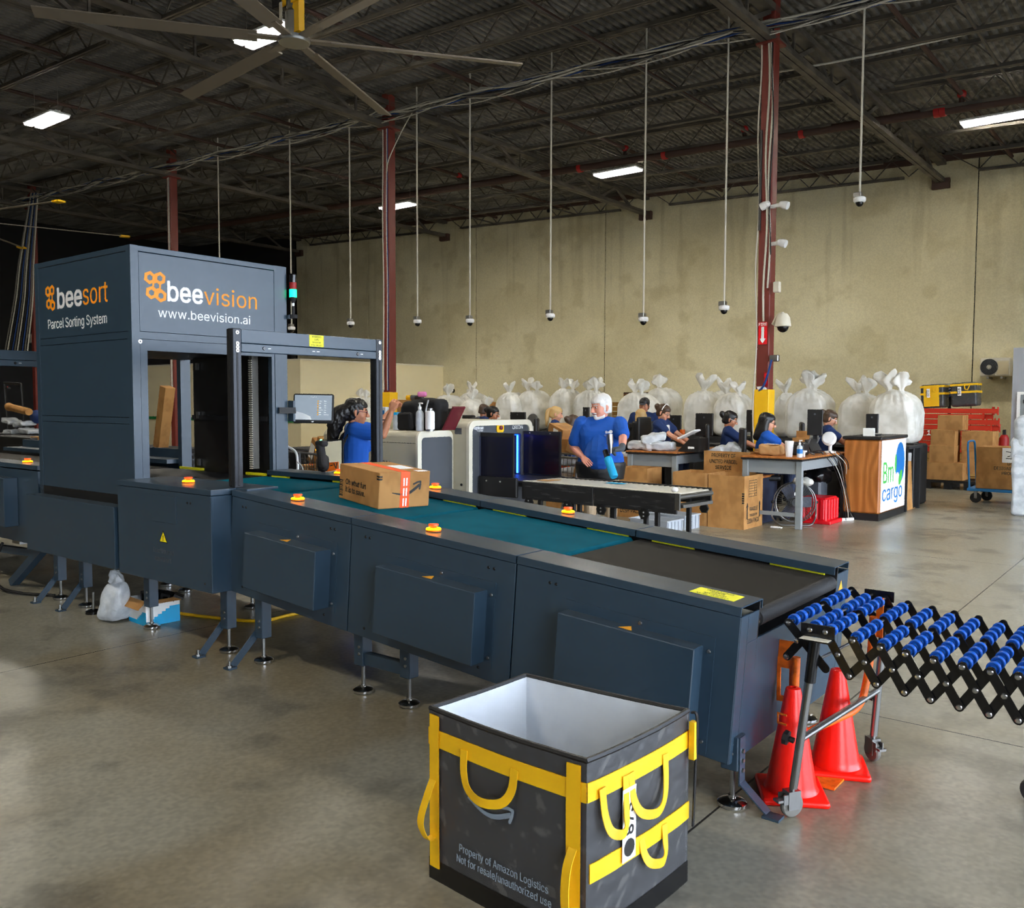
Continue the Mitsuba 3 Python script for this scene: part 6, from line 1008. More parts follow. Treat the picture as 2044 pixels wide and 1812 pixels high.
# --- the woman beside the touch screen
wy = 6.15; wb = V(703, 850, wy); f = RGT * .95 + AWY * .3
k, M, I_ = person('woman in a blue T-shirt with curly black hair raising her arm beside the touch screen', (wb[0], wy, 0), ywd(*f), s=.97, girth=1.16, lean=4, head_yaw=-6, head_pitch=6, wl=V(778, 822, 6.7), wr=V(781, 822, 6.25), skin='m_skintan', pants='m_blackcloth', hair='curly', hairm='m_hairblack', glasses='m_maroon', hs=1.08, fine=True, curl=(.5, .7), elbow=((-.3, .3, -1), (.2, .35, -1)), handdir=(None, None), sleeve=.62)
bg = thing('sling_bag', 'black sling bag worn across the back of the woman at the touch screen', 'bag'); tor = I_['tor']
part(bg, 'pouch', X(at(rbox(.16, .1, .3, .045, .02, .01, 8, 2), -.1, -.19, 1.15), M), 'm_blackcloth', 40)
part(bg, 'strap', X(tube(curve([tor(-.13, .02, .5), tor(-.06, -.13, .4), tor(.04, -.155, .22), tor(.16, -.09, .05), tor(.2, .05, .04)]), .014, 6), M), 'm_blackcloth'); part(bg, 'strap', X(tube(curve([tor(.12, -.03, .5), tor(.17, -.13, .35), tor(.13, -.16, .12), tor(-.02, -.16, -.02)]), .012, 6), M), 'm_blackcloth')
part(k, 'bracelet', X(tube([np.linalg.inv(M)[:3, :3] @ np.array([0, 0, 0]) + (np.linalg.inv(M) @ np.array([*V(771, 838, 6.45), 1]))[:3] + .036 * np.array([math.cos(a), math.sin(a), 0]) for a in np.linspace(0, 6.28, 14, endpoint=False)], .006, 5, True), M), 'm_black')
sc_ = thing('small_bottle_cap', 'small white cap pinched in the raised fingers of the woman', 'cap'); put(sc_, ico(V(788, 803, 6.3), .013, 1), 'm_white')
# --- seated and distant workers, placed by head
def chair(x, y, rz, seat, lab):
    k = thing('office_chair', lab, 'chair'); M = MT(x, y, 0, rz=rz)
    part(k, 'seat', X(at(rbox(.48, .46, .08, .035, .05), 0, 0, seat - .09), M), 'm_black', 40); part(k, 'backrest', X(at(rbox(.44, .06, .52, .028, .05), 0, -.27, seat + .12), M), 'm_black', 40); part(k, 'post', X(cyl((0, 0, .1), (0, 0, seat - .08), .025), M), 'm_dark'); part(k, 'back_bar', X(bar((0, -.2, seat - .06), (0, -.29, seat + .25), .05, .02), M), 'm_dark', False)
    part(k, 'base', X(cat(*[bar((0, 0, .1), (.28 * math.cos(a), .28 * math.sin(a), .05), .04, .03) for a in np.linspace(0, 6.28, 5, endpoint=False)]), M), 'm_dark', False)
    for a in np.linspace(0, 6.28, 5, endpoint=False): part(k, 'caster', X(ico((.28 * math.cos(a), .28 * math.sin(a), .03), .03, 1), M), 'm_black')
def worker(px, py, y, face, label, chairlab=None, s=.95, sit=True, reach=.42, hz=None, lean=6, pitch=14, **kw):
    c = V(px, py, y); f = unit(RGT * face[0] + AWY * face[1]); hh = c[2]
    up = (.52 * math.cos(math.radians(lean)) + .135) * s; seat = hh - up - .09 * s if sit else None
    off = math.sin(math.radians(lean)) * .52 * s; x, yy = c[0] - f[0] * (off + .015), c[1] - f[1] * (off + .015); r_ = np.array([f[1], -f[0]])
    if not sit: s = hh / ((.93 + .52 * math.cos(math.radians(lean)) + .135)); s = min(max(s, .88), 1.05)
    if 'wl' not in kw and reach: 
        for nm, sg in (('wl', -1), ('wr', 1)): kw[nm] = (x + f[0] * (reach + off) + r_[0] * .13 * sg, yy + f[1] * (reach + off) + r_[1] * .13 * sg, hh - .5 * s + .02)
    out = person(label, (x, yy, 0), ywd(*f), s=s, seat=seat, lean=lean, head_pitch=pitch, **kw)
    if sit: chair(x, yy, ywd(*f), seat, chairlab or ('black office chair under the ' + label.split(' in ')[0].split(' with ')[0] + f' at the desk, seat {len(labels)}'))
    return out
worker(985, 826, 12.0, (.9, -.25), 'dark-haired woman with clear glasses just above the tunnel top', 'black chair of the woman above the tunnel', hairm='m_hairblack', hair='bun', glasses='m_zinc', skin='m_skintan', shirt='m_blackcloth')
worker(967, 821, 12.7, (.8, .5), 'person in navy half hidden behind the woman with clear glasses', 'black chair of the half-hidden person in navy', hairm='m_hairbrown', fem=False, shirt='m_navy', skin='m_skintan')
worker(1111, 827, 12.2, (.85, -.1), 'blond ponytailed woman in navy handling a mailer behind the desks', 'black chair of the blond ponytailed woman', hairm='m_hairblond', hair='pony', shirt='m_navy')
worker(1146, 846, 11.1, (.8, .45), 'woman with a brown bun seated left of the standing man', 'black chair of the woman with the brown bun', hairm='m_hairbrown', hair='bun', glasses='m_zinc', shirt='m_navy')
worker(1278, 832, 12.9, (-.1, 1.), 'woman with long blond hair seen from behind beside the man in the cap', 'black chair of the woman with long blond hair', hairm='m_hairblond', hair='longdown', shirt='m_blackcloth', pitch=0)
worker(1286, 811, 13.9, (-.35, -.9), 'young man in a dark cap and navy T-shirt standing behind the seated workers', sit=False, hair='cap', hairm='m_hairblack', fem=False, skin='m_skintan', shirt='m_navy', lean=2, pitch=6, logo=-1, reach=0)
worker(1325, 824, 12.25, (.8, -.55), 'woman with a white headband and black glasses in a navy top at the mailer table', 'black chair of the woman with the white headband', hairm='m_hairbrown', hair='bun', glasses='m_black', shirt='m_navy', pitch=26, collar=True, skin='m_skin')
worker(1458, 838, 12.6, (.95, -.2), 'woman with a dark bun typing at the desk left of the column', 'black chair of the typing woman with the dark bun', hairm='m_hairblack', hair='bun', glasses='m_zinc', shirt='m_navy', skin='m_skintan', pitch=20, reach=.5)
worker(1532, 845, 12.0, (.95, -.12), 'woman with long straight black hair in blue seated in front of the yellow column wrap', 'black mesh chair of the woman with long straight black hair', hairm='m_hairblack', hair='long', glasses='m_black', pitch=12, hs=1.06, girth=1.1, reach=.5)
worker(1657, 836, 13.5, (.95, -.25), 'woman with white glasses bending over the desk right of the portrait monitor', 'black chair of the woman with white glasses', hairm='m_hairbrown', hair='bun', glasses='m_logowhite', shirt='m_navy', pitch=26, lean=14, skin='m_skin')
# ================================================================ bagged pallets along the wall
def knot(h, w, seed):
    r_ = np.random.default_rng(seed); n = 40; prof = [(.055, 0), (.04, .06), (.035, .1), (.06, .14), (.11, .2), (.14, .26), (.12, .3)]; v, f = [], []
    ph = r_.uniform(0, 6.28, 4)
    for i, (r, z) in enumerate(prof):
        for j in range(n):
            a = 2 * np.pi * j / n; k = 1 + (.18 + .3 * i / 6) * math.sin(5 * a + ph[0]) * .5 + .25 * i / 6 * math.sin(3 * a + ph[1]); flat = .55 if i > 3 else .85
            v.append([r * k * math.cos(a) * w, r * k * math.sin(a) * flat * w, z * h * (1 + .22 * (i > 3) * math.sin(2 * a + ph[2])) + .0])
    for i in range(len(prof) - 1):
        for j in range(n):
            q = [i * n + j, i * n + (j + 1) % n, (i + 1) * n + (j + 1) % n, (i + 1) * n + j]; f += [[q[0], q[1], q[2]], [q[0], q[2], q[3]]]
    v.append([0, 0, prof[-1][1] * h * .82]); c = len(v) - 1; b = (len(prof) - 1) * n
    for j in range(n): f.append([b + j, b + (j + 1) % n, c])
    return trimesh.Trimesh(v, f, process=False)
def bulk_bag(px, py_sh, wpx, y, lab, knobs=((0, 1.),), zbot=1.0):
    c = V(px, py_sh, y); dep = np.dot(c - EYE, _f); w = wpx * dep / F_; h = c[2] - zbot; sd = int(px)
    k = thing('bagged_bundle', lab, 'bag')
    m = rbox(w, .75, h, .16, .04, 0); v = m.vertices.copy(); a = np.arctan2(v[:, 1], v[:, 0]); zz = v[:, 2] / h
    n = m.vertex_normals; dsp = .03 * (meshkit.fbm(v * 6 + sd, 4) - .5) + .014 * np.sin(a * 22 + sd) * np.clip((zz - .55) / .45, 0, 1) + .02 * (meshkit.fbm(v * np.array([14, 14, 3]) + sd, 3) - .5)
    v = v + n * dsp[:, None]; tp = np.clip((zz - .6) / .4, 0, 1); v[:, 0] *= 1 - .16 * tp ** 1.5; v[:, 2] += .1 * tp * np.exp(-(v[:, 0] / (w * .25)) ** 2); m.vertices = v
    part(k, 'body', at(m, c[0], y + .38, zbot), 'm_bag', 40)
    for q, (dx, s) in enumerate(knobs): part(k, 'knot', X(knot(1.05 * s, 1.15 * s, sd + q), MT(c[0] + dx * w, y + .3, c[2] + .02, ry=8 * math.sin(sd + q), rz=30 * q)), 'm_bag', 40)
    b = thing('wrapped_base', 'black-wrapped pallet base under the ' + lab.split(', ')[0], 'pallet base'); put(b, bx(c[0] - w / 2 - .03, c[0] + w / 2 + .03, y - .02, y + .8, 0, zbot - .005, .03), 'm_rubber', False)
BB = [(703, 801, 62, 14.6, 'tied white bag left of the column behind the woman, partly hidden by her', ((0, .8), (.2, .7))), (752, 803, 50, 15.0, 'tied white bag seen between the gate post and the column', ((-.1, .8),)), (876, 797, 58, 16.2, 'tied white bag right of the box of goggles', ((.05, 1.),)), (925, 791, 50, 17.2, 'tied white bag against the first wall joint', ((0, 1.), )), (927, 806, 48, 15.8, 'lower tied white bag in front of the first wall joint', ((-.05, .9),)), (950, 822, 34, 15.0, 'small tied white bag behind the woman with dark ponytail', ((.1, .9),)),
      (1004, 792, 54, 16.3, 'tied white bag left above the tunnel monitor', ((-.05, .9),)), (1048, 787, 56, 16.6, 'tied white bag right above the tunnel monitor', ((-.2, 1.), (.2, .8))), (1113, 785, 56, 16.4, 'tied white bag behind the blond ponytail woman', ((-.1, .9), (.32, .8))), (1164, 788, 64, 16.2, 'tied white bag just left of the standing man’s head', ((-.1, .8), (.2, 1.))), (1257, 793, 72, 16.0, 'tied white bag left of the man in the cap', ((-.08, 1.), (.12, .9))), (1306, 783, 66, 16.8, 'tied white bag behind the man in the cap', ((-.05, 1.),)),
      (1390, 790, 70, 16.2, 'tied white bag above the monitor with the round badge', ((.0, 1.15),)), (1428, 790, 50, 17.1, 'tied white bag second left of the typing woman', ((0, 1.),)), (1450, 794, 68, 16.0, 'tied white bag behind the typing woman', ((-.2, .8), (.2, .8))), (1556, 795, 34, 16.6, 'narrow tied white bag right of the yellow column wrap', ((0, 1.),)), (1603, 787, 84, 15.6, 'wide tied white bag behind the portrait monitor', ((-.02, 1.1), (.12, 1.0))), (1708, 796, 78, 15.4, 'tied white bag left behind the lectern monitor', ((-.05, 1.), (.12, .9))), (1777, 791, 92, 15.0, 'rightmost tied white bag behind the lectern', ((-.12, 1.1), (.12, 1.)))]
for b in BB: bulk_bag(*b)
# wooden pallets leaning on the wall
k = thing('wooden_crate', 'brown slatted wooden crate behind the white bags by the man in the cap', 'crate'); a = V(1246, 783, 18.2); b = V(1340, 850, 18.2)
part(k, 'post', bx(b[0] - .06, b[0] + .03, 18.2, 18.3, 0, a[2]), 'm_rust', False); part(k, 'post', bx(a[0], a[0] + .08, 18.2, 18.3, 0, a[2]), 'm_rust', False)
for z in np.arange(.3, a[2], .3): part(k, 'slat', bx(a[0], b[0], 18.17, 18.2, z - .06, z + .06), 'm_pallet', False)
part(k, 'slat', bx(a[0], b[0], 18.17, 18.2, a[2] - .08, a[2]), 'm_rust', False)
k = thing('plank_stack', 'stack of yellow-brown planks between the white bags right of the standing man', 'planks'); a = V(1204, 801, 17.6); b = V(1240, 801, 17.6)
for q in range(int(a[2] / .11)): part(k, 'plank', bx(a[0], b[0], 17.6, 18.0, a[2] - .11 * (q + 1), a[2] - .11 * q - .02), 'm_pallet', False)
k = thing('flat_carton', 'flat brown carton edge sticking up behind the dark-haired woman', 'carton'); c = V(968, 806, 16.9); put(k, X(bx(-.3, .3, 0, .05, -c[2] + .05, .06), MT(c[0], 16.9, c[2], ry=3)), 'm_card', False)
# ---------------------------------------------------------------- racking beams, totes and boxes on the right
first = None; b0 = V(1822, 890, 20.6); b1 = V(1968, 890, 20.6)
RB = thing('rack_beam', 'red steel racking beam lying in the tall stack behind the cardboard boxes', 'racking beam', 'red racking beams in the stack'); L_ = b1[0] - b0[0]
part(RB, 'beam', X(cat(bx(0, L_, -.03, .03, 0, .1), bx(0, L_, -.035, -.03, .03, .07)), MT(b0[0], 20.6, .62)), 'm_rackred', False); part(RB, 'end_plate', X(bx(L_, L_ + .02, -.04, .04, -.03, .14), MT(b0[0], 20.6, .62)), 'm_rackred', False)
for lay in range(8):
    for row in range(4):
        if lay or row: dup(RB, MT(RNG.uniform(-.1, .22), .09 * row, .118 * lay))
k = thing('beam_number', 'white 10 tag on a red beam end', 'tag'); 
put(k, text('10', .1, (V(1850, 865, 20.5)[0], 20.53, V(1850, 868, 20.5)[2]), (1, 0, 0), (0, 0, 1), .003, True), 'm_paper', False)
k = thing('timber_stack', 'stack of yellow timber bearers under the red racking beams', 'timber')
for lay in range(5):
    for q in range(3): part(k, 'bearer', bx(b0[0] - .1, b1[0] + .1, 20.5 + .22 * q, 20.65 + .22 * q, .12 * lay + .005, .12 * lay + .11), 'm_pallet', False)
def tote2(px0, px1, py0, py1, y, lab, front, num):
    a = V(px0, py1, y); b = V(px1, py0, y); w = b[0] - a[0]; h = b[2] - a[2]; k = thing('delivery_tote', lab, 'tote bag'); M = MT(a[0], y, a[2], ry=-3)
    part(k, 'body', X(at(rbox(w, .5, h, .05, .05, .012, 6, px0), w / 2, .25, 0), M), 'm_tote', 40)
    if front: part(k, 'panel', X(bx(w * .14, w * .8, -.012, .0, h * .06, h * .96), M), 'm_yellow', False, label='yellow front panel')
    for z in (.55, .86): part(k, 'strap', X(cat(bx(-.004, w + .006, -.014 - .004 * front, -.006, h * z, h * (z + .09)), bx(w, w + .012, -.01, .5, h * z, h * (z + .09))), M), 'm_yellow', False)
    tg = part(k, 'tag', X(bx(w * .28, w * .42, -.022, -.016, h * .45, h * .82), M), 'm_paper', False); part(k + '__' + tg.rpartition('__')[2], 'lettering', X(text(num, .06, (w * .38, -.0225, h * .5), (0, 0, 1), (-1, 0, 0), .002, True, h * .26), M), 'm_print', False)
    part(k, 'handle', X(tube(curve([(w * .55, -.02, h * .86), (w * .58, -.06, h * .72), (w * .68, -.06, h * .7), (w * .74, -.02, h * .86)]), .012, 6), M), 'm_yellow')
tote2(1838, 1886, 768, 815, 20.7, 'yellow-fronted tote on the stack of red beams', True, '5070'); tote2(1898, 1952, 764, 812, 20.7, 'black tote with yellow straps at the right of the red beam stack', False, '818')
sg = thing('blue_sign', 'small blue sign between the two totes on the red stack', 'sign'); a = V(1884, 792, 21.4); b = V(1902, 766, 21.4); part(sg, 'plate', bx(a[0] - .15, b[0] + .15, 21.4, 21.42, a[2], b[2]), 'm_navy', False); part(sg, 'post', bx(a[0] + .08, a[0] + .14, 21.43, 21.48, 0, b[2]), 'm_dark', False); part(sg, 'lettering', cat(text('NES', .1, (a[0] - .05, 21.398, a[2] + .17), (1, 0, 0), (0, 0, 1), .003, True), text('CTI', .08, (a[0] - .02, 21.398, a[2] + .04), (1, 0, 0), (0, 0, 1), .003, True)), 'm_paper', False)
def box_px(px0, px1, py0, py1, y, d, lab, open_=False, rz=0, m_='m_card', texts=()):
    a = V(px0, py1, y); b = V(px1, py0, y); return carton(a[0], b[0], y, y + d, max(a[2], .0), b[2], lab, open_, texts=texts, rz=rz, m_=m_)
box_px(1845, 1922, 925, 956, 18.6, .6, 'large flat cardboard box at the bottom of the stack by the red beams'); box_px(1854, 1905, 889.5, 925, 18.65, .5, 'second cardboard box from the bottom of the stack by the red beams'); box_px(1857, 1906, 858, 889.2, 18.7, .5, 'third cardboard box from the bottom of the stack by the red beams'); box_px(1871, 1922, 829, 857.8, 18.75, .5, 'topmost cardboard box of the stack by the red beams')
box_px(1918, 1980, 900, 945, 18.9, .6, 'lower cardboard box behind the blue platform cart'); box_px(1918, 1982, 862, 899.7, 18.95, .6, 'upper cardboard box behind the blue platform cart')
box_px(1812, 1824, 800, 822, 18.2, .3, 'small tan box standing beside the rightmost white bag', m_='m_kraft'); st2 = thing('plinth_box', 'dark stand under the small tan box', 'stand'); a = V(1811, 822, 18.2); b = V(1826, 822, 18.2); put(st2, bx(a[0], b[0], 18.2, 18.55, 0, a[2] - .003), 'm_rubber', False)
k = thing('black_pallet', 'black plastic pallet under the stack of cardboard boxes', 'pallet'); a = V(1846, 956, 18.6); b = V(1980, 956, 18.6)
part(k, 'deck', bx(a[0], b[0], 18.55, 19.4, a[2] - .05, a[2] - .003), 'm_black', False)
for x in np.linspace(a[0] + .06, b[0] - .06, 4): part(k, 'block', bx(x - .06, x + .06, 18.55, 19.4, 0, a[2] - .05), 'm_black', False)
# platform cart
k = thing('platform_cart', 'blue platform cart carrying a big brown box at the right edge', 'cart'); cx0, cx1, cy0 = -3.16, -1.9, 16.25
part(k, 'deck', bx(cx0, cx1, cy0, cy0 + .7, .2, .245, .004), 'm_bluesteel', False); part(k, 'handle', tube(bend([(cx0 + .03, cy0 + .05, .24), (cx0 - .02, cy0 + .05, 1.02), (cx0 - .02, cy0 + .62, 1.02), (cx0 + .03, cy0 + .62, .24)], .12), .016, 10), 'm_bluesteel')
for x, y in ((cx0 + .12, cy0 + .1), (cx0 + .2, cy0 + .58), (cx1 - .12, cy0 + .1), (cx1 - .12, cy0 + .58)):
    w_ = part(k, 'wheel', at(lathe([(.02, -.02), (.07, -.02), (.085, -.015), (.085, .015), (.07, .02), (.02, .02)], 24), x, y, .085, rx=90), 'm_black'); part(w_, 'fork', cat(bx(x - .02, x + .02, y - .035, y - .025, .08, .2), bx(x - .02, x + .02, y + .025, y + .035, .08, .2)), 'm_zinc', False)
kk, M, w, d, h = carton(cx0 + .12, cx1 - .02, cy0 + .05, cy0 + .66, .25, .94, 'big brown box with printed lines and a white paper on the blue cart', False, texts=(('f', 'DO NOT CUT', .05, .1, .4, .4), ('f', 'DESIGNED FOR MULTIPLE', .05, .08, .32, .75), ('f', 'PROPERTY OF USPS', .05, .12, .24, .6), ('f', 'PRIT', .05, .12, .15, .15), ('f', 'SERV', .07, .42, .56, .24)))
part(kk, 'paper', X(X(bx(-.16, .16, -.12, .12, 0, .003), frame((-.02, -d / 2 - .001, .56), (1, 0, 0), (0, 0, 1))), M), 'm_paper', False); part(kk, 'pen_marks', X(X(stroke([[(-.1, .06), (-.02, .05)], [(.0, .07), (.09, .04)], [(-.1, -.05), (.1, -.06)], [(-.08, -.02), (-.02, 0), (.04, -.02)]], .012), frame((-.02, -d / 2 - .0045, .56), (1, 0, 0), (0, 0, 1))), M), 'm_print', False)
# plastic-covered stack at the right edge
k = thing('covered_stack', 'stack of goods under creased white plastic at the right edge', 'covered stack'); 
part(k, 'lower_cover', X(rbox(1.1, 1.0, .92, .05, .04, .03, 3, 3), MT(-1.74, 15.3, 0)), 'm_poly', 40); part(k, 'middle_cover', X(rbox(1.2, 1.0, .34, .06, .04, .05, 4, 8), MT(-1.72, 15.3, .82)), 'm_poly', 40); part(k, 'upper_cover', X(rbox(1.1, .95, .55, .1, .04, .05, 3, 5), MT(-1.68, 15.3, 1.02, ry=-10)), 'm_poly', 40)
# grey office wall with a door
wo = struct('wall_office', 'grey painted office wall'); a = V(2021, 760, 21.5); put(wo, bx(a[0], 2.0, 21.5, 21.65, 0, V(2021, 694, 21.5)[2]), 'm_greydoor', False)
do = struct('door_1', 'grey office door'); dz = V(2035, 782, 21.5)[2]; dx0 = V(2031, 800, 21.5)[0]
put(do, bx(dx0 + .06, dx0 + .95, 21.46, 21.5, 0, dz - .06), 'm_tablegrey', False); part(do, 'frame', cat(bx(dx0, dx0 + .06, 21.43, 21.5, 0, dz), bx(dx0, dx0 + 1.0, 21.43, 21.5, dz - .06, dz)), 'm_white', False); part(do, 'closer', bx(dx0 + .12, dx0 + .35, 21.4, 21.46, dz - .24, dz - .17), 'm_dark', False)
# outdoor unit of the air conditioner
k = thing('condenser_unit', 'cream air-conditioner outdoor unit mounted on the concrete wall', 'air conditioner'); a = V(1955, 751, 23.5); b = V(2017, 713, 23.5)
part(k, 'case', bx(a[0], b[0], 23.5, 23.85, a[2], b[2], .02), 'm_offwhite', False); cc = ((a[0] + b[0]) / 2 - .12, 23.5, (a[2] + b[2]) / 2); R = (b[2] - a[2]) * .44
part(k, 'fan_well', at(lathe([(0, -.01), (R, -.01), (R, .006), (0, .006)], 32), *cc, rx=90), 'm_dark')
for q in range(6): part(k, 'grille_ring', X(tube([(R * (q + 1) / 6.2 * math.cos(t_), -.014, R * (q + 1) / 6.2 * math.sin(t_)) for t_ in np.linspace(0, 2 * np.pi, 28, endpoint=False)], .008, 5, True), MT(*cc)), 'm_panelgrey')
part(k, 'hub', at(lathe([(0, 0), (.05, 0), (.05, .02), (0, .02)], 18), *cc, rx=90), 'm_offwhite'); part(k, 'side_panel', bx(b[0] - .27, b[0] - .03, 23.49, 23.5, a[2] + .04, b[2] - .08), 'm_cream', False); part(k, 'bracket', cat(bx(a[0] + .15, a[0] + .2, 23.5, 24, a[2] - .06, a[2] - .01), bx(b[0] - .2, b[0] - .15, 23.5, 24, a[2] - .06, a[2] - .01)), 'm_zinc', False)
k = thing('fire_extinguisher', 'red fire extinguisher behind the covered stack', 'fire extinguisher'); c = V(2004, 885, 19.6); part(k, 'cylinder', at(lathe([(0, -.25), (.09, -.25), (.09, .1), (.05, .17), (0, .17)], 18), *c), 'm_sprinkler'); part(k, 'valve', cb((c[0], c[1], c[2] + .22), .05, .08, .1), 'm_black', False); s_ = thing('extinguisher_stand', 'dark stand under the fire extinguisher', 'stand'); put(s_, bx(c[0] - .12, c[0] + .12, 19.5, 19.72, 0, c[2] - .255), 'm_dark', False)
k = thing('leaning_board', 'brown board leaning behind the lectern', 'board'); put(k, X(bx(0, .03, 0, .5, 0, .75), MT(-3.66, 14.45, 0, ry=-3)), 'm_card', False)
k = thing('black_cabinet', 'black cabinet with a white label behind the lectern', 'cabinet'); a = V(1800, 890, 14.8); part(k, 'body', bx(a[0] - .55, a[0] + .2, 14.75, 14.95, 0, V(1800, 884, 14.8)[2], .01), 'm_black', False); part(k, 'label', bx(a[0] + .1, a[0] + .16, 14.745, 14.75, .62, .88), 'm_paper', False)
# ---------------------------------------------------------------- shopping carts with parcels
def wires(L0, L1, W0, W1, z0, z1, n=12, r=.0032):
    ms = []; P = lambda u, v_, z: ((-(L0 + (L1 - L0) * (z - z0) / (z1 - z0)) / 2 + u * (L0 + (L1 - L0) * (z - z0) / (z1 - z0))), (-.5 + v_) * (W0 + (W1 - W0) * (z - z0) / (z1 - z0)), z)
    for q in range(n + 1):
        u = q / n
        for v_ in (0, 1): ms.append(bar(P(u, v_, z0), P(u, v_, z1), r * 2))
        ms.append(bar(P(u, 0, z0), P(u, 1, z0), r * 2))
    for q in range(8):
        for u in (0, 1): ms.append(bar(P(u, q / 7, z0), P(u, q / 7, z1), r * 2))
    for z in np.linspace(z0, z1, 6):
        k_ = 2.4 if z == z1 else 1
        ms += [bar(P(0, 0, z), P(1, 0, z), r * 2 * k_), bar(P(0, 1, z), P(1, 1, z), r * 2 * k_), bar(P(0, 0, z), P(0, 1, z), r * 2 * k_), bar(P(1, 0, z), P(1, 1, z), r * 2 * k_)]
    return cat(*ms)
def shop_cart(x, y, rz, lab, dirty=False):
    k = thing('shopping_cart', lab, 'shopping cart'); M = MT(x, y, 0, rz=rz)
    part(k, 'basket', X(wires(.72, .92, .46, .58, .52, .98), M), 'm_wire' if not dirty else 'm_panelgrey', False, kind='stuff'); part(k, 'rim', X(tube([(-.47, -.3, .99), (.47, -.3, .99), (.47, .3, .99), (-.47, .3, .99)], .014, 6, True), M), 'm_wire' if not dirty else 'm_panelgrey')
    part(k, 'frame', X(cat(*[tube(bend([(.45, s * .25, .98), (.36, s * .24, .5), (-.3, s * .22, .42), (-.38, s * .22, .12), (.42, s * .24, .12)], .06), .013, 6) for s in (-1, 1)], bar((-.38, -.22, .12), (-.38, .22, .12), .02), bar((.42, -.24, .12), (.42, .24, .12), .02)), M), 'm_zinc')
    part(k, 'lower_rack', X(wires(.7, .74, .4, .44, .2, .26, 8), M), 'm_wire', False, kind='stuff'); part(k, 'handle', X(cyl((.5, -.27, 1.03), (.5, .27, 1.03), .016, 10), M), 'm_yellow')
    for sx in (-.36, .4):
        for sy in (-.22, .22): part(k, 'wheel', X(at(lathe([(0, -.014), (.055, -.014), (.06, 0), (.055, .014), (0, .014)], 18), sx, sy, .06, rx=90), M), 'm_black')
    part(k, 'sign_strip', X(bx(-.34, .3, -.262, -.255, .53, .58), M), 'm_yellow', False, label='yellow strip on the basket'); return M
def parcels(M, spec, where):
    for n_, (x, y, z, sx, sy, sz, rz, ry, m_, w_) in enumerate(spec):
        k = thing('parcel', f'{w_} {where}', 'parcel'); MM = M @ MT(x, y, z, rz, 0, ry)
        if m_ in ('m_poly', 'm_film', 'm_navy'): put(k, X(rbox(sx, sy, sz, sz * .4, .03, .015, 12, n_), MM), m_, 40)
        else:
            part(k, 'body', X(bx(-sx / 2, sx / 2, -sy / 2, sy / 2, 0, sz, .004), MM), m_, False); part(k, 'tape', X(bx(-sx / 2 - .001, sx / 2 + .001, -.02, .02, -.001, sz + .001), MM), 'm_tape' if n_ % 3 == 0 else 'm_kraft', False)
            if n_ % 2: part(k, 'label', X(bx(-.05, .07, -sy / 2 - .001, -sy / 2, sz * .2, sz * .8), MM), 'm_paper', False)
c = V(1112, 940, 8.95); M = shop_cart(c[0] + .02, 9.15, -12, 'wire shopping cart heaped with parcels left of the standing man')
SP = [(-.2, -.08, .54, .32, .3, .2, 10, 0, 'm_card', 'tan box with orange tape low in'), (.12, -.08, .54, .28, .28, .16, -15, 0, 'm_kraft', 'kraft box at the bottom right of'), (-.24, .02, .74, .26, .24, .14, 30, 10, 'm_tape', 'orange parcel in'), (.06, 0, .72, .36, .26, .12, -5, -8, 'm_poly', 'grey mailer in the middle of'), (.28, .06, .72, .24, .3, .16, 20, 12, 'm_card', 'tilted brown box at the right of'), (-.08, .05, .86, .3, .25, .1, 40, 5, 'm_poly', 'white mailer on top in'), (-.16, .1, 1.02, .44, .3, .17, 8, 0, 'm_card', 'brown box with printed words on top of'), (-.24, .14, 1.19, .36, .26, .16, -12, 14, 'm_card', 'tilted carton with a white label topmost on'), (.16, .1, 1.0, .32, .3, .12, 5, 20, 'm_kraft', 'sloping carton at the upper right of')]
parcels(M, SP, 'the cart left of the standing man')
c = V(1110, 1015, 9.5); k, M2, w, d, h = carton(c[0] - .35, c[0] + .05, 9.75, 10.15, .0, .5, 'tan box seen under the roller table behind the cart wires', False)
c = V(640, 915, 6.4); M = shop_cart(-9.2, 7.6, -12, 'dark wire cart behind the tower beside the woman', True); parcels(M, [(-.25, 0, .56, .3, .3, .25, 0, 0, 'm_kraft', 'low box in'), (-.1, .0, .86, .12, .3, .34, 0, 28, 'm_card', 'leaning carton with a white label in'), (.06, .0, .86, .1, .3, .36, 0, 24, 'm_card', 'second leaning carton in'), (.26, 0, .84, .3, .24, .2, 20, -20, 'm_poly', 'white mailer in'), (.2, .05, .56, .36, .36, .28, 10, 0, 'm_kraft', 'square box in')], 'the dark cart beside the woman')
M = shop_cart(-9.5, 5.9, 0, 'dark wire cart seen through the tower tunnel', True); parcels(M, [(.2, 0, .56, .5, .4, .3, 0, 0, 'm_card', 'big open box in'), (-.2, 0, .56, .3, .4, .26, 15, 0, 'm_kraft', 'kraft box in')], 'the cart seen through the tunnel')
k = thing('tall_carton', 'tall brown carton leaning upright seen through the tower tunnel', 'carton'); c = V(328, 830, 8.0); put(k, X(bx(-.09, .09, -.09, .09, -.55, .5, .004), MT(c[0], 8.0, c[2], ry=14)), 'm_card', False); s_ = thing('dark_bench', 'dark bench under the tall leaning carton', 'bench'); put(s_, bx(c[0] - 1.2, c[0] + .8, 7.8, 8.4, 0, c[2] - .53), 'm_dark', False)
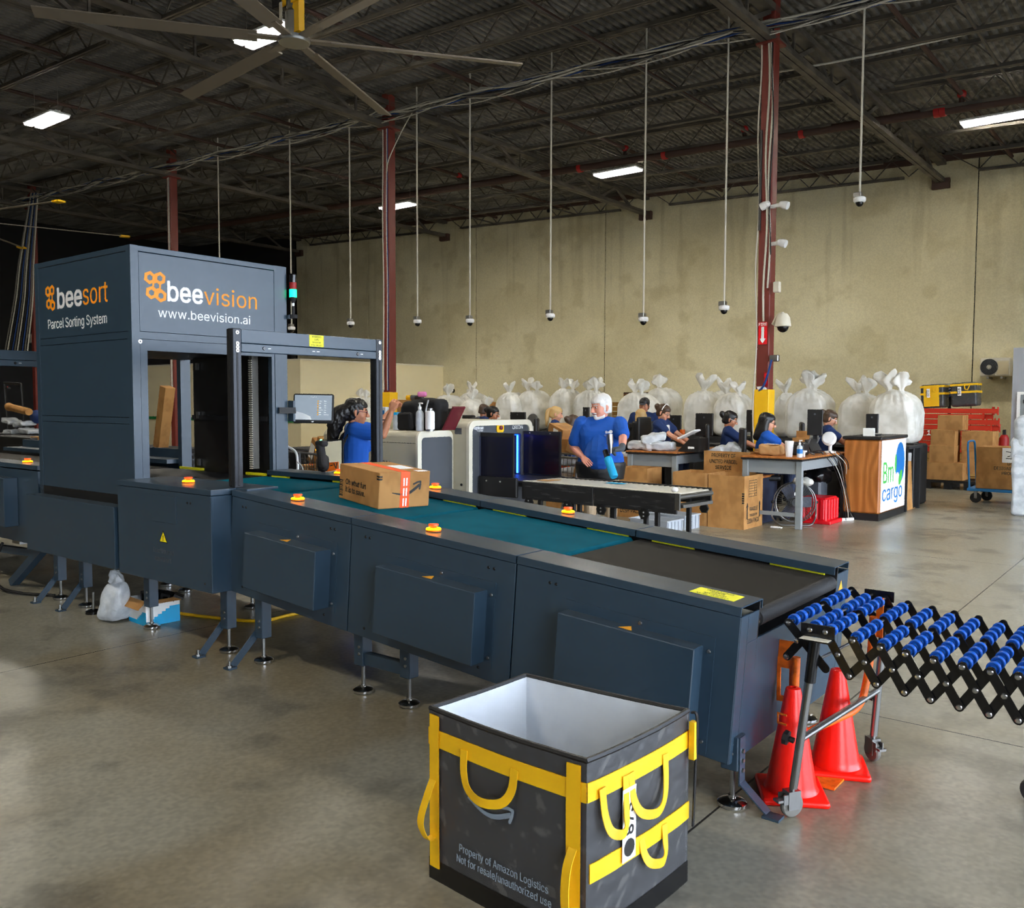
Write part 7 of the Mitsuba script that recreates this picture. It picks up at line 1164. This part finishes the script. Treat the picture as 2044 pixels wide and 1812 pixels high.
# left edge: sorting shelf with mailers seen under the second gate
a = V(-30, 870, 9.0); b = V(80, 870, 9.0); k = thing('sorting_bench', 'dark wire bench heaped with mailers at the left edge', 'bench'); zt = V(30, 868, 9)[2]
part(k, 'top', bx(a[0] - .3, b[0] + .4, 9.0, 9.8, zt - .05, zt), 'm_dark', False); part(k, 'wire_side', X(wires(2.2, 2.2, .7, .7, zt - .7, zt - .06, 26, .004), MT((a[0] + b[0]) / 2, 9.4, 0)), 'm_panelgrey', False, kind='stuff')
for x in (a[0] - .2, b[0] + .3): part(k, 'leg', bx(x - .03, x + .03, 9.0, 9.8, 0, zt - .05), 'm_dark', False)
for n_, (px, py, s, m_, ry, w_) in enumerate(((20, 864, .5, 'm_poly', 0, 'lowest left grey mailer on the left bench'), (52, 862, .5, 'm_poly', 5, 'lowest right grey mailer on the left bench'), (40, 848, .5, 'm_poly', -5, 'middle grey mailer on the left bench'), (15, 842, .4, 'm_poly', 10, 'upper left grey mailer on the left bench'))):
    c = V(px, py, 9.2); mailer(c[0], 9.3, max(c[2] - .03, zt + .002), s, .35, .1, w_, ry=ry, m_=m_)
k = thing('rolled_carton', 'rolled brown carton tube on top of the mailers at the left edge', 'carton'); a = V(18, 812, 9.2); b = V(58, 822, 9.2); part(k, 'tube', cyl(a, b, .085, 14), 'm_card'); part(k, 'end', ico(a, .1, 2), 'm_card')
k = thing('navy_sack', 'dark blue sack beside the rolled carton at the left edge', 'sack'); c = V(66, 835, 9.4); put(k, at(rbox(.34, .3, .28, .1, .03, .02, 6, 3), c[0], 9.5, c[2] - .1, ry=20), 'm_navy', 40)
k = thing('scanner_stand', 'black scanner arch standing over the left bench', 'scanner stand'); a = V(8, 764, 9.3); b = V(42, 766, 9.3); part(k, 'arch', tube(bend([(a[0], 9.35, zt), a, b, (b[0] - .02, 9.35, zt)], .03), .03, 8), 'm_black'); part(k, 'reader', cb(V(16, 774, 9.3), .12, .08, .06, .01), 'm_black', False); part(k, 'red_light', ico(V(15, 772, 9.24), .014, 1), 'm_sprinkler')
k = thing('black_printer', 'black printer box at the left edge below the mailers', 'printer'); a = V(-20, 905, 5.4); b = V(60, 874, 5.4); put(k, bx(a[0], b[0], 5.4, 5.8, a[2], b[2], .01), 'm_black', False); s_ = thing('printer_stand', 'dark stand under the black printer at the left edge', 'stand'); put(s_, bx(a[0], b[0], 5.42, 5.78, 0, a[2] - .003), 'm_dark', False)
k = thing('tan_box', 'tan box right of the black printer at the left edge', 'box'); a = V(60, 905, 5.5); b = V(76, 872, 5.5); put(k, bx(a[0] + .02, b[0] + .15, 5.5, 5.8, a[2], b[2]), 'm_card', False); s_ = thing('box_stand', 'dark stand under the tan box at the left edge', 'stand'); put(s_, bx(a[0] + .03, b[0] + .14, 5.52, 5.78, 0, a[2] - .003), 'm_dark', False)
# between tower and woman
k = thing('notice_board', 'tilted pale yellow notice on a black easel behind the belt rail', 'notice'); c = V(660, 910, 5.15); M = frame(c, (.84, .54, .1), (-.12, .08, 1)) @ MT(rx=-12); part(k, 'board', X(bx(-.115, .115, -.16, .15, -.012, 0), M), 'm_black', False); part(k, 'sheet', X(bx(-.095, .1, -.145, .135, 0, .002), M), 'm_cream', False); part(k, 'picture', X(bx(-.09, .075, -.14, -.06, .002, .003), M), 'm_orange', False)
part(k, 'lettering', X(stroke([[(-.07, -.07), (-.05, -.12)], [(-.04, -.07), (-.035, -.13), (-.02, -.08)], [(0, -.09), (.015, -.09)], [(.03, -.07), (.05, -.12), (.06, -.07)]], .008), M @ MT(z=.003)), 'm_print', False); part(k, 'post', bar(c - np.array([0, -.02, .1]), (c[0], c[1] + .03, .0), .03), 'm_black', False)
k = thing('barcode_scanner', 'black handheld barcode scanner standing upright on the belt rail', 'scanner'); c = G(688, 938, 1.1); c = (c[0], 4.55, 1.098)
part(k, 'cradle', at(rbox(.09, .09, .14, .04, .02), c[0] - .01, c[1], c[2]), 'm_black', 40); part(k, 'body', X(rbox(.07, .06, .2, .025, .02), MT(c[0] + .03, c[1] - .03, c[2] + .03, ry=-12)), 'm_dark', 40); part(k, 'head', X(rbox(.1, .07, .05, .022, .02), MT(c[0], c[1] - .02, c[2] + .2)), 'm_dark', 40); lit(k, 'green_light', ico((c[0] + .005, c[1] - .03, c[2] + .252), .009, 1), (.1, 1, .4), 3, 'm_green'); lit(k, 'orange_light', bx(c[0] - .03, c[0] + .0, c[1] - .057, c[1] - .05, c[2] + .17, c[2] + .18), (1, .3, .02), 2, 'm_orange')
k = thing('white_stand', 'white curved tube stand with a black screen behind the tower edge', 'stand'); c = V(585, 925, 5.2); part(k, 'tube', tube(curve([V(572, 890, 5.2), V(590, 902, 5.2), V(594, 925, 5.2), V(594, 945, 5.2)]), .012, 8), 'm_white'); part(k, 'cord', tube(curve([V(594, 922, 5.15), V(602, 930, 5.1), V(606, 942, 5.1)]), .006, 6), 'm_white'); part(k, 'screen', bx(c[0] - .12, c[0] + .02, 5.25, 5.28, c[2] - .06, c[2] + .1, .005), 'm_black', False); part(k, 'foot', bx(c[0] - .1, c[0] + .1, 5.15, 5.35, 0, c[2] - .09), 'm_black', False)
k = thing('equipment_table', 'dark equipment table behind the woman at the touch screen', 'table'); put(k, bx(-11.2, -8.9, 8.4, 9.1, 0, .95, .01), 'm_dark', False)
